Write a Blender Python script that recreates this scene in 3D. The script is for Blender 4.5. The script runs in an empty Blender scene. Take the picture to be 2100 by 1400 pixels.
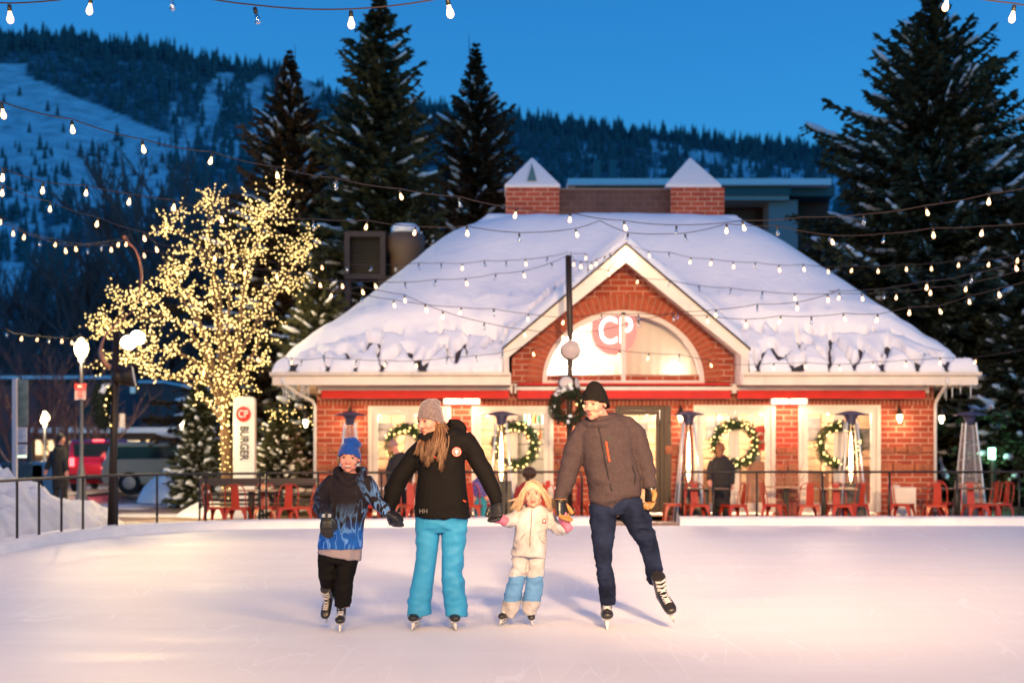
import bpy, bmesh, math, random
import numpy as np
from mathutils import Vector, Matrix, noise, Euler
R = math.radians
sc = bpy.context.scene
col = sc.collection
random.seed(7)

# ------------------------------------------------------------------ camera
CAMZ, F, HX, HY = 1.38, 2900.0, 1050.0, 920.0     # eye height, focal length and horizon in photo pixels (2100 wide)
cam_d = bpy.data.cameras.new('camera'); cam = bpy.data.objects.new('camera', cam_d); col.objects.link(cam)
cam.location = (0, 0, CAMZ); cam.rotation_euler = (R(90), 0, 0)
cam_d.sensor_width = 36; cam_d.lens = 36 * F / 2100
cam_d.shift_y = (HY - 700) / 2100
cam_d.clip_start = 0.1; cam_d.clip_end = 5000
cam_d.dof.use_dof = True; cam_d.dof.focus_distance = 11.0; cam_d.dof.aperture_fstop = 1.8
sc.camera = cam

# ------------------------------------------------------------------ dusk sky
w = bpy.data.worlds.new("World"); sc.world = w; w.use_nodes = True
nt = w.node_tree; nt.nodes.clear()
sky = nt.nodes.new('ShaderNodeTexSky'); sky.sky_type = 'NISHITA'; sky.sun_disc = False
sky.sun_elevation = R(3.0); sky.sun_rotation = R(90); sky.altitude = 2100; sky.ozone_density = 3; sky.dust_density = 0.3
tint = nt.nodes.new('ShaderNodeMix'); tint.data_type = 'RGBA'; tint.blend_type = 'MULTIPLY'
tint.inputs[0].default_value = 1; tint.inputs[7].default_value = (0.54, 1.84, 2.66, 1)
bg = nt.nodes.new('ShaderNodeBackground'); bg.inputs[1].default_value = 0.14
wo = nt.nodes.new('ShaderNodeOutputWorld')
wtc = nt.nodes.new('ShaderNodeTexCoord'); wma = nt.nodes.new('ShaderNodeVectorMath'); wma.operation = 'MULTIPLY_ADD'
wma.inputs[1].default_value = (1, 1, .72); wma.inputs[2].default_value = (0, .6, 0)      # flattens the dome so that the overhead sky stays luminous as at late dusk
nt.links.new(wtc.outputs['Generated'], wma.inputs[0]); nt.links.new(wma.outputs[0], sky.inputs[0])
nt.links.new(sky.outputs[0], tint.inputs[6]); nt.links.new(tint.outputs[2], bg.inputs[0]); nt.links.new(bg.outputs[0], wo.inputs[0])

# ------------------------------------------------------------------ the rink floodlights (on poles round the rink) and an added fill lamp
WARM = (1.0, 0.585, 0.19)
def spot(loc, aim, power, size=120, radius=0.35, color=WARM, blend=0.6):
    d = bpy.data.lights.new('rink_flood_or_fill', 'SPOT'); o = bpy.data.objects.new('rink_flood_or_fill', d); col.objects.link(o)
    d.energy = power; d.spot_size = R(size); d.spot_blend = blend; d.shadow_soft_size = radius; d.color = color
    o.location = loc; o.rotation_euler = (Vector(aim) - Vector(loc)).to_track_quat('-Z', 'Y').to_euler()
    return o
spot((-10.0, -9.0, 10.0), (.5, 11, 0), 10600, 66, 1.3, blend=1)
spot((12.5, -9.0, 10.0), (2, 11, 0), 11600, 66, 1.3, blend=1)
spot((-8.5, 13.0, 8.0), (2, 24, 0), 1600, 95, 2.0)
spot((18.0, 14.0, 8.0), (4, 24, 0), 3000, 95, 2.0)
spot((2.3, -3.0, 6.0), (2.3, 28, .0), 25000, 34, .4, blend=.7, color=(1, .62, .34))
spot((1.0, -6.0, 9.0), (1, 3.6, 0), 9800, 84, 1.0, blend=1)  # added fill lamp that evens out the near ice
def point(loc, power, radius=0.1, color=WARM):
    d = bpy.data.lights.new('lamp_or_fill', 'POINT'); o = bpy.data.objects.new('lamp_or_fill', d); col.objects.link(o)
    d.energy = power; d.shadow_soft_size = radius; d.color = color; o.location = loc
    return o
sc.view_settings.view_transform = 'Standard'; sc.view_settings.look = 'None'
sc.view_settings.exposure = 0.1; sc.view_settings.gamma = 1
cy = sc.cycles
cy.max_bounces = 6; cy.diffuse_bounces = 3; cy.glossy_bounces = 2; cy.transmission_bounces = 3; cy.transparent_max_bounces = 8
cy.sample_clamp_indirect = 3; cy.sample_clamp_direct = 0; cy.caustics_reflective = False; cy.caustics_refractive = False
cy.use_denoising = True; cy.use_light_tree = True
try: cy.denoiser = 'OPENIMAGEDENOISE'
except Exception: pass

# ------------------------------------------------------------------ helpers
def at(x, y, Y):
    return Vector(((x - HX) / F * Y, Y, CAMZ + (HY - y) / F * Y))
def ppm(Y): return F / Y

class MB:
    def __init__(s): s.v = []; s.f = []; s.m = []
    def add(s, vs, fs, mi=0):
        b = len(s.v); s.v += [tuple(v) for v in vs]
        s.f += [tuple(i + b for i in f) for f in fs]; s.m += [mi] * len(fs)
    def box(s, c, size, rz=0, mi=0, M=None):
        hx, hy, hz = size[0] / 2, size[1] / 2, size[2] / 2
        vs = [Vector((sx * hx, sy * hy, sz * hz)) for sx in (-1, 1) for sy in (-1, 1) for sz in (-1, 1)]
        if rz: q = Matrix.Rotation(rz, 3, 'Z'); vs = [q @ v for v in vs]
        if M is not None: vs = [M @ v for v in vs]
        c = Vector(c); vs = [v + c for v in vs]
        s.add(vs, [(0, 1, 3, 2), (4, 6, 7, 5), (0, 4, 5, 1), (2, 3, 7, 6), (0, 2, 6, 4), (1, 5, 7, 3)], mi)
    def b2(s, p0, p1, mi=0):     # box by two corners
        p0 = Vector(p0); p1 = Vector(p1)
        s.box((p0 + p1) / 2, [abs(a - b) for a, b in zip(p0, p1)], mi=mi)
    def tube(s, pts, rad, n=8, mi=0, caps=True, closed=False):
        pts = [Vector(p) for p in pts]
        if not hasattr(rad, '__len__'): rad = [rad] * len(pts)
        k = len(pts); vs = []; side = None
        for i, p in enumerate(pts):
            if closed: t = pts[(i + 1) % k] - pts[i - 1]
            else: t = pts[min(i + 1, k - 1)] - pts[max(i - 1, 0)]
            t = t.normalized() if t.length > 1e-9 else Vector((0, 0, 1))
            if side is None:
                a = Vector((0, 0, 1)) if abs(t.z) < .9 else Vector((1, 0, 0))
                side = t.cross(a).normalized()
            else:
                side = side - t * side.dot(t)
                side = side.normalized() if side.length > 1e-6 else t.orthogonal().normalized()
            up = t.cross(side)
            for j in range(n):
                a = 2 * math.pi * j / n
                vs.append(p + (side * math.cos(a) + up * math.sin(a)) * rad[i])
        fs = []
        for i in range(k if closed else k - 1):
            i2 = (i + 1) % k
            for j in range(n):
                j2 = (j + 1) % n
                fs.append((i * n + j, i * n + j2, i2 * n + j2, i2 * n + j))
        if caps and not closed:
            fs.append(tuple(range(n - 1, -1, -1))); fs.append(tuple((k - 1) * n + j for j in range(n)))
        s.add(vs, fs, mi)
    def lathe(s, prof, c=(0, 0, 0), n=16, mi=0, M=None):   # prof: (r, z)
        c = Vector(c); vs = []; fs = []
        for r, z in prof:
            for j in range(n):
                a = 2 * math.pi * j / n
                v = Vector((r * math.cos(a), r * math.sin(a), z))
                if M is not None: v = M @ v
                vs.append(v + c)
        for i in range(len(prof) - 1):
            for j in range(n):
                j2 = (j + 1) % n
                fs.append((i * n + j, i * n + j2, (i + 1) * n + j2, (i + 1) * n + j))
        fs.append(tuple(range(n - 1, -1, -1))); fs.append(tuple((len(prof) - 1) * n + j for j in range(n)))
        s.add(vs, fs, mi)
    def ell(s, c, r, n=12, m=8, mi=0, M=None):
        c = Vector(c)
        if not hasattr(r, '__len__'): r = (r, r, r)
        vs = []; fs = []
        def P(x, y, z):
            v = Vector((x * r[0], y * r[1], z * r[2]))
            if M is not None: v = M @ v
            return v + c
        vs.append(P(0, 0, -1))
        for i in range(1, m):
            p = math.pi * i / m
            for j in range(n):
                a = 2 * math.pi * j / n
                vs.append(P(math.sin(p) * math.cos(a), math.sin(p) * math.sin(a), -math.cos(p)))
        vs.append(P(0, 0, 1)); L = len(vs) - 1
        for j in range(n):
            j2 = (j + 1) % n
            fs.append((0, 1 + j2, 1 + j)); fs.append((L, 1 + (m - 2) * n + j, 1 + (m - 2) * n + j2))
            for i in range(m - 2):
                fs.append((1 + i * n + j, 1 + i * n + j2, 1 + (i + 1) * n + j2, 1 + (i + 1) * n + j))
        s.add(vs, fs, mi)
    def prism(s, poly, y0, y1, mi=0):    # poly of (x, z) extruded along Y
        n = len(poly)
        vs = [(x, y0, z) for x, z in poly] + [(x, y1, z) for x, z in poly]
        fs = [tuple(range(n - 1, -1, -1)), tuple(range(n, 2 * n))]
        fs += [(i, (i + 1) % n, n + (i + 1) % n, n + i) for i in range(n)]
        s.add(vs, fs, mi)
    def prismM(s, poly, d0, d1, M, mi=0):   # poly (u,v) in M's XY plane, extruded along M's Z
        n = len(poly)
        vs = [M @ Vector((u, v, d0)) for u, v in poly] + [M @ Vector((u, v, d1)) for u, v in poly]
        fs = [tuple(range(n - 1, -1, -1)), tuple(range(n, 2 * n))]
        fs += [(i, (i + 1) % n, n + (i + 1) % n, n + i) for i in range(n)]
        s.add(vs, fs, mi)
    def loft(s, secs, n=20, pw=2.0, mi=0, fwd=Vector((0, 1, 0))):
        # secs: (point, r_side, r_depth)
        pts = [Vector(a[0]) for a in secs]; k = len(pts); vs = []
        for i, p in enumerate(pts):
            t = pts[min(i + 1, k - 1)] - pts[max(i - 1, 0)]
            t.normalize()
            side = t.cross(fwd)
            side = side.normalized() if side.length > 1e-4 else Vector((1, 0, 0))
            up = side.cross(t).normalized()
            rx, ry = secs[i][1], secs[i][2]
            for j in range(n):
                a = 2 * math.pi * j / n
                c, q = math.cos(a), math.sin(a)
                cx = math.copysign(abs(c) ** (2 / pw), c); qx = math.copysign(abs(q) ** (2 / pw), q)
                vs.append(p + side * cx * rx + up * qx * ry)
        fs = []
        for i in range(k - 1):
            for j in range(n):
                j2 = (j + 1) % n
                fs.append((i * n + j, i * n + j2, (i + 1) * n + j2, (i + 1) * n + j))
        fs.append(tuple(range(n - 1, -1, -1))); fs.append(tuple((k - 1) * n + j for j in range(n)))
        s.add(vs, fs, mi)
    def mesh(s, name):
        me = bpy.data.meshes.new(name); me.from_pydata(s.v, [], s.f); me.update()
        return me
    def build(s, name, mats, parent=None, smooth=False, fixn=True, bevel=0):
        me = s.mesh(name)
        if not isinstance(mats, (list, tuple)): mats = [mats]
        for m in mats: me.materials.append(m)
        if len(mats) > 1: me.polygons.foreach_set('material_index', s.m)
        if fixn:
            bm = bmesh.new(); bm.from_mesh(me); bmesh.ops.recalc_face_normals(bm, faces=bm.faces); bm.to_mesh(me); bm.free()
        if smooth: me.polygons.foreach_set('use_smooth', [True] * len(me.polygons))
        o = bpy.data.objects.new(name, me); col.objects.link(o)
        if parent: o.parent = parent
        if bevel:
            md = o.modifiers.new('bevel', 'BEVEL'); md.width = bevel; md.segments = 2; md.limit_method = 'ANGLE'
        return o

def tag(o, label=None, cat=None, group=None, kind=None):
    if label: o['label'] = label
    if cat: o['category'] = cat
    if group: o['group'] = group
    if kind: o['kind'] = kind
    return o
def empty(name, loc=(0, 0, 0), rz=0):
    o = bpy.data.objects.new(name, None); col.objects.link(o); o.location = loc; o.rotation_euler = (0, 0, rz); o.empty_display_size = .2
    return o
def copy_tree(o, parent=None):
    c = o.copy(); col.objects.link(c); c.parent = parent
    for ch in list(o.children): copy_tree(ch, c)
    return c
def rebase(root, p):
    p = Vector(p); done = set()
    def rec(o):
        if o.data is not None and o.type == 'MESH' and o.data.name not in done:
            done.add(o.data.name); o.data.transform(Matrix.Translation(-p))
        for c in o.children: rec(c)
    rec(root); root.location = p
    return root
def fbm(p, o=4): return noise.fractal(Vector(p), 1.0, 2.0, o)

# ------------------------------------------------------------------ materials
MATS = {}
def mat(name, color, rough=0.6, metal=0, spec=0.5, var=0.0, vscale=6, bump=0.0, bscale=40, emit=None, es=0, var2=None, sheen=0, coat=0, alpha=1):
    if name in MATS: return MATS[name]
    m = bpy.data.materials.new(name); m.use_nodes = True; MATS[name] = m
    t = m.node_tree; b = t.nodes['Principled BSDF']; N = t.nodes.new; L = t.links.new
    b.inputs['Roughness'].default_value = rough; b.inputs['Metallic'].default_value = metal
    b.inputs['Specular IOR Level'].default_value = spec
    c = (*color, 1); b.inputs['Base Color'].default_value = c
    if sheen: b.inputs['Sheen Weight'].default_value = sheen
    if coat: b.inputs['Coat Weight'].default_value = coat
    tc = N('ShaderNodeTexCoord')
    if var or var2:
        n = N('ShaderNodeTexNoise'); n.inputs['Scale'].default_value = vscale; n.inputs['Detail'].default_value = 5; n.inputs['Roughness'].default_value = .6
        L(tc.outputs['Object'], n.inputs['Vector'])
        r = N('ShaderNodeValToRGB'); L(n.outputs['Fac'], r.inputs[0])
        r.color_ramp.elements[0].position = .32; r.color_ramp.elements[1].position = .68
        lo = tuple(max(0, x * (1 - var)) for x in color) if var2 is None else var2
        hi = tuple(min(1, x * (1 + var)) for x in color)
        r.color_ramp.elements[0].color = (*lo, 1); r.color_ramp.elements[1].color = (*hi, 1)
        L(r.outputs[0], b.inputs['Base Color'])
    if bump:
        n2 = N('ShaderNodeTexNoise'); n2.inputs['Scale'].default_value = bscale; n2.inputs['Detail'].default_value = 4
        L(tc.outputs['Object'], n2.inputs['Vector'])
        bp = N('ShaderNodeBump'); bp.inputs['Strength'].default_value = 1; bp.inputs['Distance'].default_value = bump
        L(n2.outputs['Fac'], bp.inputs['Height']); L(bp.outputs[0], b.inputs['Normal'])
    if emit:
        b.inputs['Emission Color'].default_value = (*emit, 1); b.inputs['Emission Strength'].default_value = es
    return m

def nodes_of(m):
    t = m.node_tree; return t, t.nodes['Principled BSDF'], t.nodes.new, t.links.new

def brick_mat(name, c1, c2, mortar, bw=.235, bh=.078, ms=.011, axis='xz', bump=.006):
    m = mat(name, c1, rough=.85, spec=.25); t, b, N, L = nodes_of(m)
    tc = N('ShaderNodeTexCoord'); sp = N('ShaderNodeSeparateXYZ'); cb = N('ShaderNodeCombineXYZ')
    L(tc.outputs['Object'], sp.inputs[0])
    ad = N('ShaderNodeMath'); ad.operation = 'ADD'
    L(sp.outputs['X'], ad.inputs[0]); L(sp.outputs['Y'], ad.inputs[1])
    L(ad.outputs[0], cb.inputs['X']); L(sp.outputs['Z'], cb.inputs['Y'])
    br = N('ShaderNodeTexBrick'); br.inputs['Scale'].default_value = 1
    br.inputs['Brick Width'].default_value = bw; br.inputs['Row Height'].default_value = bh
    br.inputs['Mortar Size'].default_value = ms; br.inputs['Mortar Smooth'].default_value = .2; br.inputs['Bias'].default_value = 0
    br.inputs['Color1'].default_value = (*c1, 1); br.inputs['Color2'].default_value = (*c2, 1); br.inputs['Mortar'].default_value = (*mortar, 1)
    L(cb.outputs[0], br.inputs['Vector'])
    n = N('ShaderNodeTexNoise'); n.inputs['Scale'].default_value = 3.5; n.inputs['Detail'].default_value = 6
    L(tc.outputs['Object'], n.inputs['Vector'])
    mr = N('ShaderNodeMapRange'); mr.inputs[3].default_value = .62; mr.inputs[4].default_value = 1.35; L(n.outputs['Fac'], mr.inputs[0])
    mx = N('ShaderNodeMix'); mx.data_type = 'RGBA'; mx.blend_type = 'MULTIPLY'; mx.inputs[0].default_value = 1
    L(br.outputs['Color'], mx.inputs[6]); L(mr.outputs[0], mx.inputs[7]); L(mx.outputs[2], b.inputs['Base Color'])
    n2 = N('ShaderNodeTexNoise'); n2.inputs['Scale'].default_value = 60; L(tc.outputs['Object'], n2.inputs['Vector'])
    h = N('ShaderNodeMath'); h.operation = 'MULTIPLY_ADD'; L(br.outputs['Fac'], h.inputs[0]); h.inputs[1].default_value = -1
    L(n2.outputs['Fac'], h.inputs[2])
    bp = N('ShaderNodeBump'); bp.inputs['Distance'].default_value = bump; L(h.outputs[0], bp.inputs['Height']); L(bp.outputs[0], b.inputs['Normal'])
    return m
def emis(name, color, s, sampling=None):
    if name in MATS: return MATS[name]
    m = bpy.data.materials.new(name); m.use_nodes = True; MATS[name] = m
    t = m.node_tree; b = t.nodes['Principled BSDF']
    b.inputs['Base Color'].default_value = (.8, .8, .8, 1); b.inputs['Roughness'].default_value = .3
    b.inputs['Emission Color'].default_value = (*color, 1); b.inputs['Emission Strength'].default_value = s
    if sampling: m.cycles.emission_sampling = sampling
    return m
def glass_mat(name, tintc=(1, 1, 1), refl=.12, rough=.02):
    m = bpy.data.materials.new(name); m.use_nodes = True; t = m.node_tree; t.nodes.clear(); MATS[name] = m
    N = t.nodes.new; L = t.links.new
    tr = N('ShaderNodeBsdfTransparent'); tr.inputs[0].default_value = (*tintc, 1)
    gl = N('ShaderNodeBsdfGlossy'); gl.inputs['Roughness'].default_value = rough
    lw = N('ShaderNodeFresnel'); lw.inputs[0].default_value = 1.45
    ad = N('ShaderNodeMath'); ad.operation = 'ADD'; ad.inputs[1].default_value = refl - .04; ad.use_clamp = True; L(lw.outputs[0], ad.inputs[0])
    mx = N('ShaderNodeMixShader'); L(ad.outputs[0], mx.inputs[0]); L(tr.outputs[0], mx.inputs[1]); L(gl.outputs[0], mx.inputs[2])
    o = N('ShaderNodeOutputMaterial'); L(mx.outputs[0], o.inputs[0])
    return m

M_brick = brick_mat('brick', (.42, .088, .046), (.31, .058, .034), (.58, .32, .23), bw=.33, bh=.115, ms=.013)
M_brick_far = brick_mat('brick_far', (.2, .06, .04), (.15, .045, .03), (.2, .13, .1))
M_mortar = mat('mortar', (.45, .27, .2), .9)
M_vous = mat('voussoir_brick', (.38, .085, .04), .85, var=.25, vscale=9, bump=.004, bscale=50)
M_cream = mat('cream_paint', (.78, .70, .60), .5, var=.06, vscale=3)
M_trimpink = mat('pale_trim', (.74, .64, .60), .5)
M_red = mat('red_canvas', (.62, .02, .015), .7, var=.08, vscale=4)
M_redmetal = mat('red_metal', (.42, .034, .013), .38, metal=0, spec=.4, coat=.1, var=.12, vscale=10)
M_black = mat('black_metal', (.02, .018, .016), .4, metal=.3)
M_dark = mat('dark_bronze', (.035, .022, .015), .45, metal=.4)
M_snow = mat('snow', (.86, .87, .90), .65, spec=.3, bump=.02, bscale=7)
M_snowfine = mat('snow_clump', (.84, .86, .9), .7, spec=.2)
M_glass = glass_mat('window_glass', refl=.08)
M_steel = mat('steel', (.55, .54, .53), .3, metal=.9)
M_alu = mat('aluminium', (.62, .60, .6), .35, metal=.6)
M_white = mat('white_paint', (.8, .79, .77), .5)
M_wood = mat('dark_wood', (.10, .045, .02), .6, var=.3, vscale=8)
E_bulb = emis('bulb_glow', (1.0, .50, .17), 3.8)
E_fairy = emis('fairy_glow', (1.0, .64, .16), 4.6)
E_lamp = emis('lamp_glow', (1.0, .74, .36), 7)
E_heat = emis('heater_glow', (1.0, .50, .30), 12)
M_bulbglass = glass_mat('bulb_glass', (.95, .95, .97), refl=.25, rough=.05)
M_rubber = mat('rubber', (.015, .015, .015), .8)

FONTS = {}
def text_mesh(txt, size, name, material, M, parent=None, depth=.004, bold=0.0, squeeze=1.0):
    c = bpy.data.curves.new(name, 'FONT'); c.body = txt; c.size = size; c.extrude = depth; c.align_x = 'CENTER'; c.align_y = 'CENTER'; c.offset = bold
    o = bpy.data.objects.new(name, c); col.objects.link(o)
    dg = bpy.context.evaluated_depsgraph_get(); me = bpy.data.meshes.new_from_object(o.evaluated_get(dg))
    bpy.data.objects.remove(o); bpy.data.curves.remove(c)
    me.transform(M @ Matrix.Diagonal((squeeze, 1, 1, 1))); me.materials.clear(); me.materials.append(material); me.name = name
    q = bpy.data.objects.new(name, me); col.objects.link(q)
    if parent: q.parent = parent
    return q
def frontM(p, rz=0, roll=0):   # text/figure plane facing -Y at p
    return Matrix.Translation(Vector(p)) @ Matrix.Rotation(rz, 4, 'Z') @ Matrix.Rotation(R(90), 4, 'X') @ Matrix.Rotation(roll, 4, 'Z')
# ================================================================== SETTING
def catmull(P, n=10):
    out = []
    for i in range(len(P) - 1):
        p0 = Vector(P[max(i - 1, 0)]); p1 = Vector(P[i]); p2 = Vector(P[i + 1]); p3 = Vector(P[min(i + 2, len(P) - 1)])
        for k in range(n):
            t = k / n
            out.append(.5 * ((2 * p1) + (-p0 + p2) * t + (2 * p0 - 5 * p1 + 4 * p2 - p3) * t * t + (-p0 + 3 * p1 - 3 * p2 + p3) * t ** 3))
    out.append(Vector(P[-1])); return out
RIM = catmull([(-5.6, -6), (-5.9, 2), (-6.35, 9), (-6.62, 14), (-6.68, 18.44), (-6.5, 21.4), (-5.8, 23.3), (-4.77, 24.2), (-3.39, 24.6), (-1.6, 25.0), (0, 25.45), (1.86, 25.5), (3.03, 25.5), (6, 25.5), (9, 25.5), (12, 25.4), (15, 24.2), (17, 21), (17.6, 14), (17.4, 4), (16.5, -6)], 12)
def rim_off(d):
    out = []
    for i, p in enumerate(RIM):
        t = (RIM[min(i + 1, len(RIM) - 1)] - RIM[max(i - 1, 0)]).normalized()
        out.append(Vector((p.x - t.y * d, p.y + t.x * d)))
    return out
# ice
M_ice = mat('rink_ice', (.80, .79, .80), .34, spec=.5)
t_, b_, N, L = nodes_of(M_ice)
tc = N('ShaderNodeTexCoord')
mp = N('ShaderNodeMapping'); mp.inputs['Scale'].default_value = (.35, 1.0, 1); L(tc.outputs['Object'], mp.inputs[0])
n1 = N('ShaderNodeTexNoise'); n1.inputs['Scale'].default_value = 1.3; n1.inputs['Detail'].default_value = 8; n1.inputs['Roughness'].default_value = .65; L(mp.outputs[0], n1.inputs[0])
r1 = N('ShaderNodeValToRGB'); r1.color_ramp.elements[0].position = .3; r1.color_ramp.elements[1].position = .7
r1.color_ramp.elements[0].color = (.80, .785, .79, 1); r1.color_ramp.elements[1].color = (.87, .855, .86, 1); L(n1.outputs[0], r1.inputs[0])
# skate scratches: thin lines from two stretched wave fields
def scratch(rot, scale, w):
    m1 = N('ShaderNodeMapping'); m1.inputs['Rotation'].default_value = (0, 0, rot); m1.inputs['Scale'].default_value = (scale, scale * .12, 1); L(tc.outputs['Object'], m1.inputs[0])
    dn = N('ShaderNodeTexNoise'); dn.inputs['Scale'].default_value = .8; dn.inputs['Detail'].default_value = 1; L(m1.outputs[0], dn.inputs[0])
    v = N('ShaderNodeTexVoronoi'); v.feature = 'DISTANCE_TO_EDGE'; v.inputs['Scale'].default_value = 1
    va = N('ShaderNodeVectorMath'); va.operation = 'ADD'; L(m1.outputs[0], va.inputs[0]); L(dn.outputs[1], va.inputs[1]); L(va.outputs[0], v.inputs['Vector'])
    c = N('ShaderNodeMath'); c.operation = 'LESS_THAN'; c.inputs[1].default_value = w; L(v.outputs['Distance'], c.inputs[0])
    return c
s1 = scratch(.5, 2.2, .008); s2 = scratch(-.7, 1.6, .006); s3 = scratch(1.4, 2.8, .008)
mxs = N('ShaderNodeMath'); mxs.operation = 'MAXIMUM'; L(s1.outputs[0], mxs.inputs[0]); L(s2.outputs[0], mxs.inputs[1])
mx3 = N('ShaderNodeMath'); mx3.operation = 'MAXIMUM'; L(mxs.outputs[0], mx3.inputs[0]); L(s3.outputs[0], mx3.inputs[1])
gm = N('ShaderNodeTexNoise'); gm.inputs['Scale'].default_value = .55; L(tc.outputs['Object'], gm.inputs[0])
gg = N('ShaderNodeMapRange'); gg.inputs[1].default_value = .42; gg.inputs[2].default_value = .56; L(gm.outputs[0], gg.inputs[0])
sm = N('ShaderNodeMath'); sm.operation = 'MULTIPLY'; L(mx3.outputs[0], sm.inputs[0]); L(gg.outputs[0], sm.inputs[1])
sm2 = N('ShaderNodeMath'); sm2.operation = 'MULTIPLY'; sm2.inputs[1].default_value = .6; L(sm.outputs[0], sm2.inputs[0])
mc = N('ShaderNodeMix'); mc.data_type = 'RGBA'; L(sm2.outputs[0], mc.inputs[0]); L(r1.outputs[0], mc.inputs[6]); mc.inputs[7].default_value = (.95, .95, .96, 1)
L(mc.outputs[2], b_.inputs['Base Color'])
gr = N('ShaderNodeMapRange'); gr.inputs[1].default_value = .55; gr.inputs[2].default_value = .72; gr.inputs[3].default_value = .55; gr.inputs[4].default_value = .38; L(n1.outputs[0], gr.inputs[0]); L(gr.outputs[0], b_.inputs['Roughness'])
nb = N('ShaderNodeTexNoise'); nb.inputs['Scale'].default_value = 9; nb.inputs['Detail'].default_value = 6; L(mp.outputs[0], nb.inputs[0])
bh = N('ShaderNodeMath'); bh.operation = 'MULTIPLY_ADD'; L(sm.outputs[0], bh.inputs[0]); bh.inputs[1].default_value = .3; L(nb.outputs[0], bh.inputs[2])
bp = N('ShaderNodeBump'); bp.inputs['Distance'].default_value = .003; L(bh.outputs[0], bp.inputs['Height']); L(bp.outputs[0], b_.inputs['Normal'])
ice = MB(); ice.add([(p.x, p.y, 0) for p in RIM], [tuple(range(len(RIM)))])
tag(ice.build('ice_rink', M_ice), kind='structure')

# plaza and far ground
M_plaza = mat('wet_paving', (.16, .095, .055), .35, spec=.5)
t_, b_, N, L = nodes_of(M_plaza)
tc = N('ShaderNodeTexCoord'); n1 = N('ShaderNodeTexNoise'); n1.inputs['Scale'].default_value = .35; n1.inputs['Detail'].default_value = 8; L(tc.outputs['Object'], n1.inputs[0])
r1 = N('ShaderNodeValToRGB'); L(n1.outputs[0], r1.inputs[0]); e = r1.color_ramp.elements
e[0].position = .35; e[0].color = (.10, .062, .04, 1); e[1].position = .56; e[1].color = (.2, .125, .08, 1)
q = e.new(.62); q.color = (.6, .58, .6, 1)
L(r1.outputs[0], b_.inputs['Base Color'])
rr = N('ShaderNodeMapRange'); rr.inputs[1].default_value = .4; rr.inputs[2].default_value = .62; rr.inputs[3].default_value = .3; rr.inputs[4].default_value = .8; L(n1.outputs[0], rr.inputs[0]); L(rr.outputs[0], b_.inputs['Roughness'])
n3 = N('ShaderNodeTexNoise'); n3.inputs['Scale'].default_value = 12; n3.inputs['Detail'].default_value = 5; L(tc.outputs['Object'], n3.inputs[0])
bp = N('ShaderNodeBump'); bp.inputs['Distance'].default_value = .02; L(n3.outputs[0], bp.inputs['Height']); L(bp.outputs[0], b_.inputs['Normal'])
g = MB(); g.add([(-40, -12, -.15), (40, -12, -.15), (40, 80, -.15), (-40, 80, -.15)], [(0, 1, 2, 3)])
tag(g.build('plaza_ground', M_plaza), kind='structure')
M_far = mat('snowy_ground', (.5, .52, .56), .8, var2=(.05, .05, .05), vscale=.05)
g = MB(); g.add([(-2500, -300, -.25), (2500, -300, -.25), (2500, 3000, -.25), (-2500, 3000, -.25)], [(0, 1, 2, 3)])
tag(g.build('ground', M_far), kind='structure')
M_patio = mat('patio_paving', (.20, .10, .07), .5, var=.3, vscale=2, bump=.004, bscale=20)
g = MB(); g.b2((-5.4, 24.9, -.3), (13.5, 30.2, -.12)); tag(g.build('patio_paving', M_patio), kind='structure')

# kerb of the rink
M_kerb = mat('kerb_white', (.80, .78, .77), .55, var=.08, vscale=2, bump=.012, bscale=12)
def sweep(path, prof, name, m, closed=False):
    mb = MB(); n = len(prof); vs = []; fs = []
    for i, p in enumerate(path):
        t = (path[min(i + 1, len(path) - 1)] - path[max(i - 1, 0)]).normalized()
        nx, ny = -t.y, t.x
        for d, z in prof: vs.append((p.x + nx * d, p.y + ny * d, z + .012 * fbm((p.x * 2, p.y * 2, d * 3)) * (z > .05)))
    for i in range(len(path) - 1):
        for j in range(n - 1): fs.append((i * n + j, i * n + j + 1, (i + 1) * n + j + 1, (i + 1) * n + j))
    fs.append(tuple(range(n))); fs.append(tuple(range((len(path) - 1) * n, len(path) * n)))
    mb.add(vs, fs); return mb.build(name, m, smooth=False)
def find(x): return min(range(len(RIM)), key=lambda i: abs(RIM[i].x - x) + (100 if RIM[i].y < 24.5 else 0))
iA, iB = find(1.86), find(3.03)
prof = [(0, -.02), (0, .10), (.02, .135), (.06, .15), (.30, .155), (.34, .12), (.34, -.18)]
k1 = sweep(RIM[:iA + 1], prof, 'rink_kerb', M_kerb); tag(k1, 'low white kerb curving round the left end of the ice up to the gate', 'kerb', 'rink kerbs')
k2 = sweep(RIM[iB:], prof, 'rink_kerb', M_kerb); tag(k2, 'low straight white kerb right of the gate in front of the red chairs', 'kerb', 'rink kerbs')
g = MB(); g.b2((1.87, 25.52, -.19), (3.02, 26.4, .035)); th = g.build('gate_threshold', M_patio, bevel=.01); tag(th, 'brown threshold mat in the gap of the kerb behind the man', 'threshold')

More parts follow.
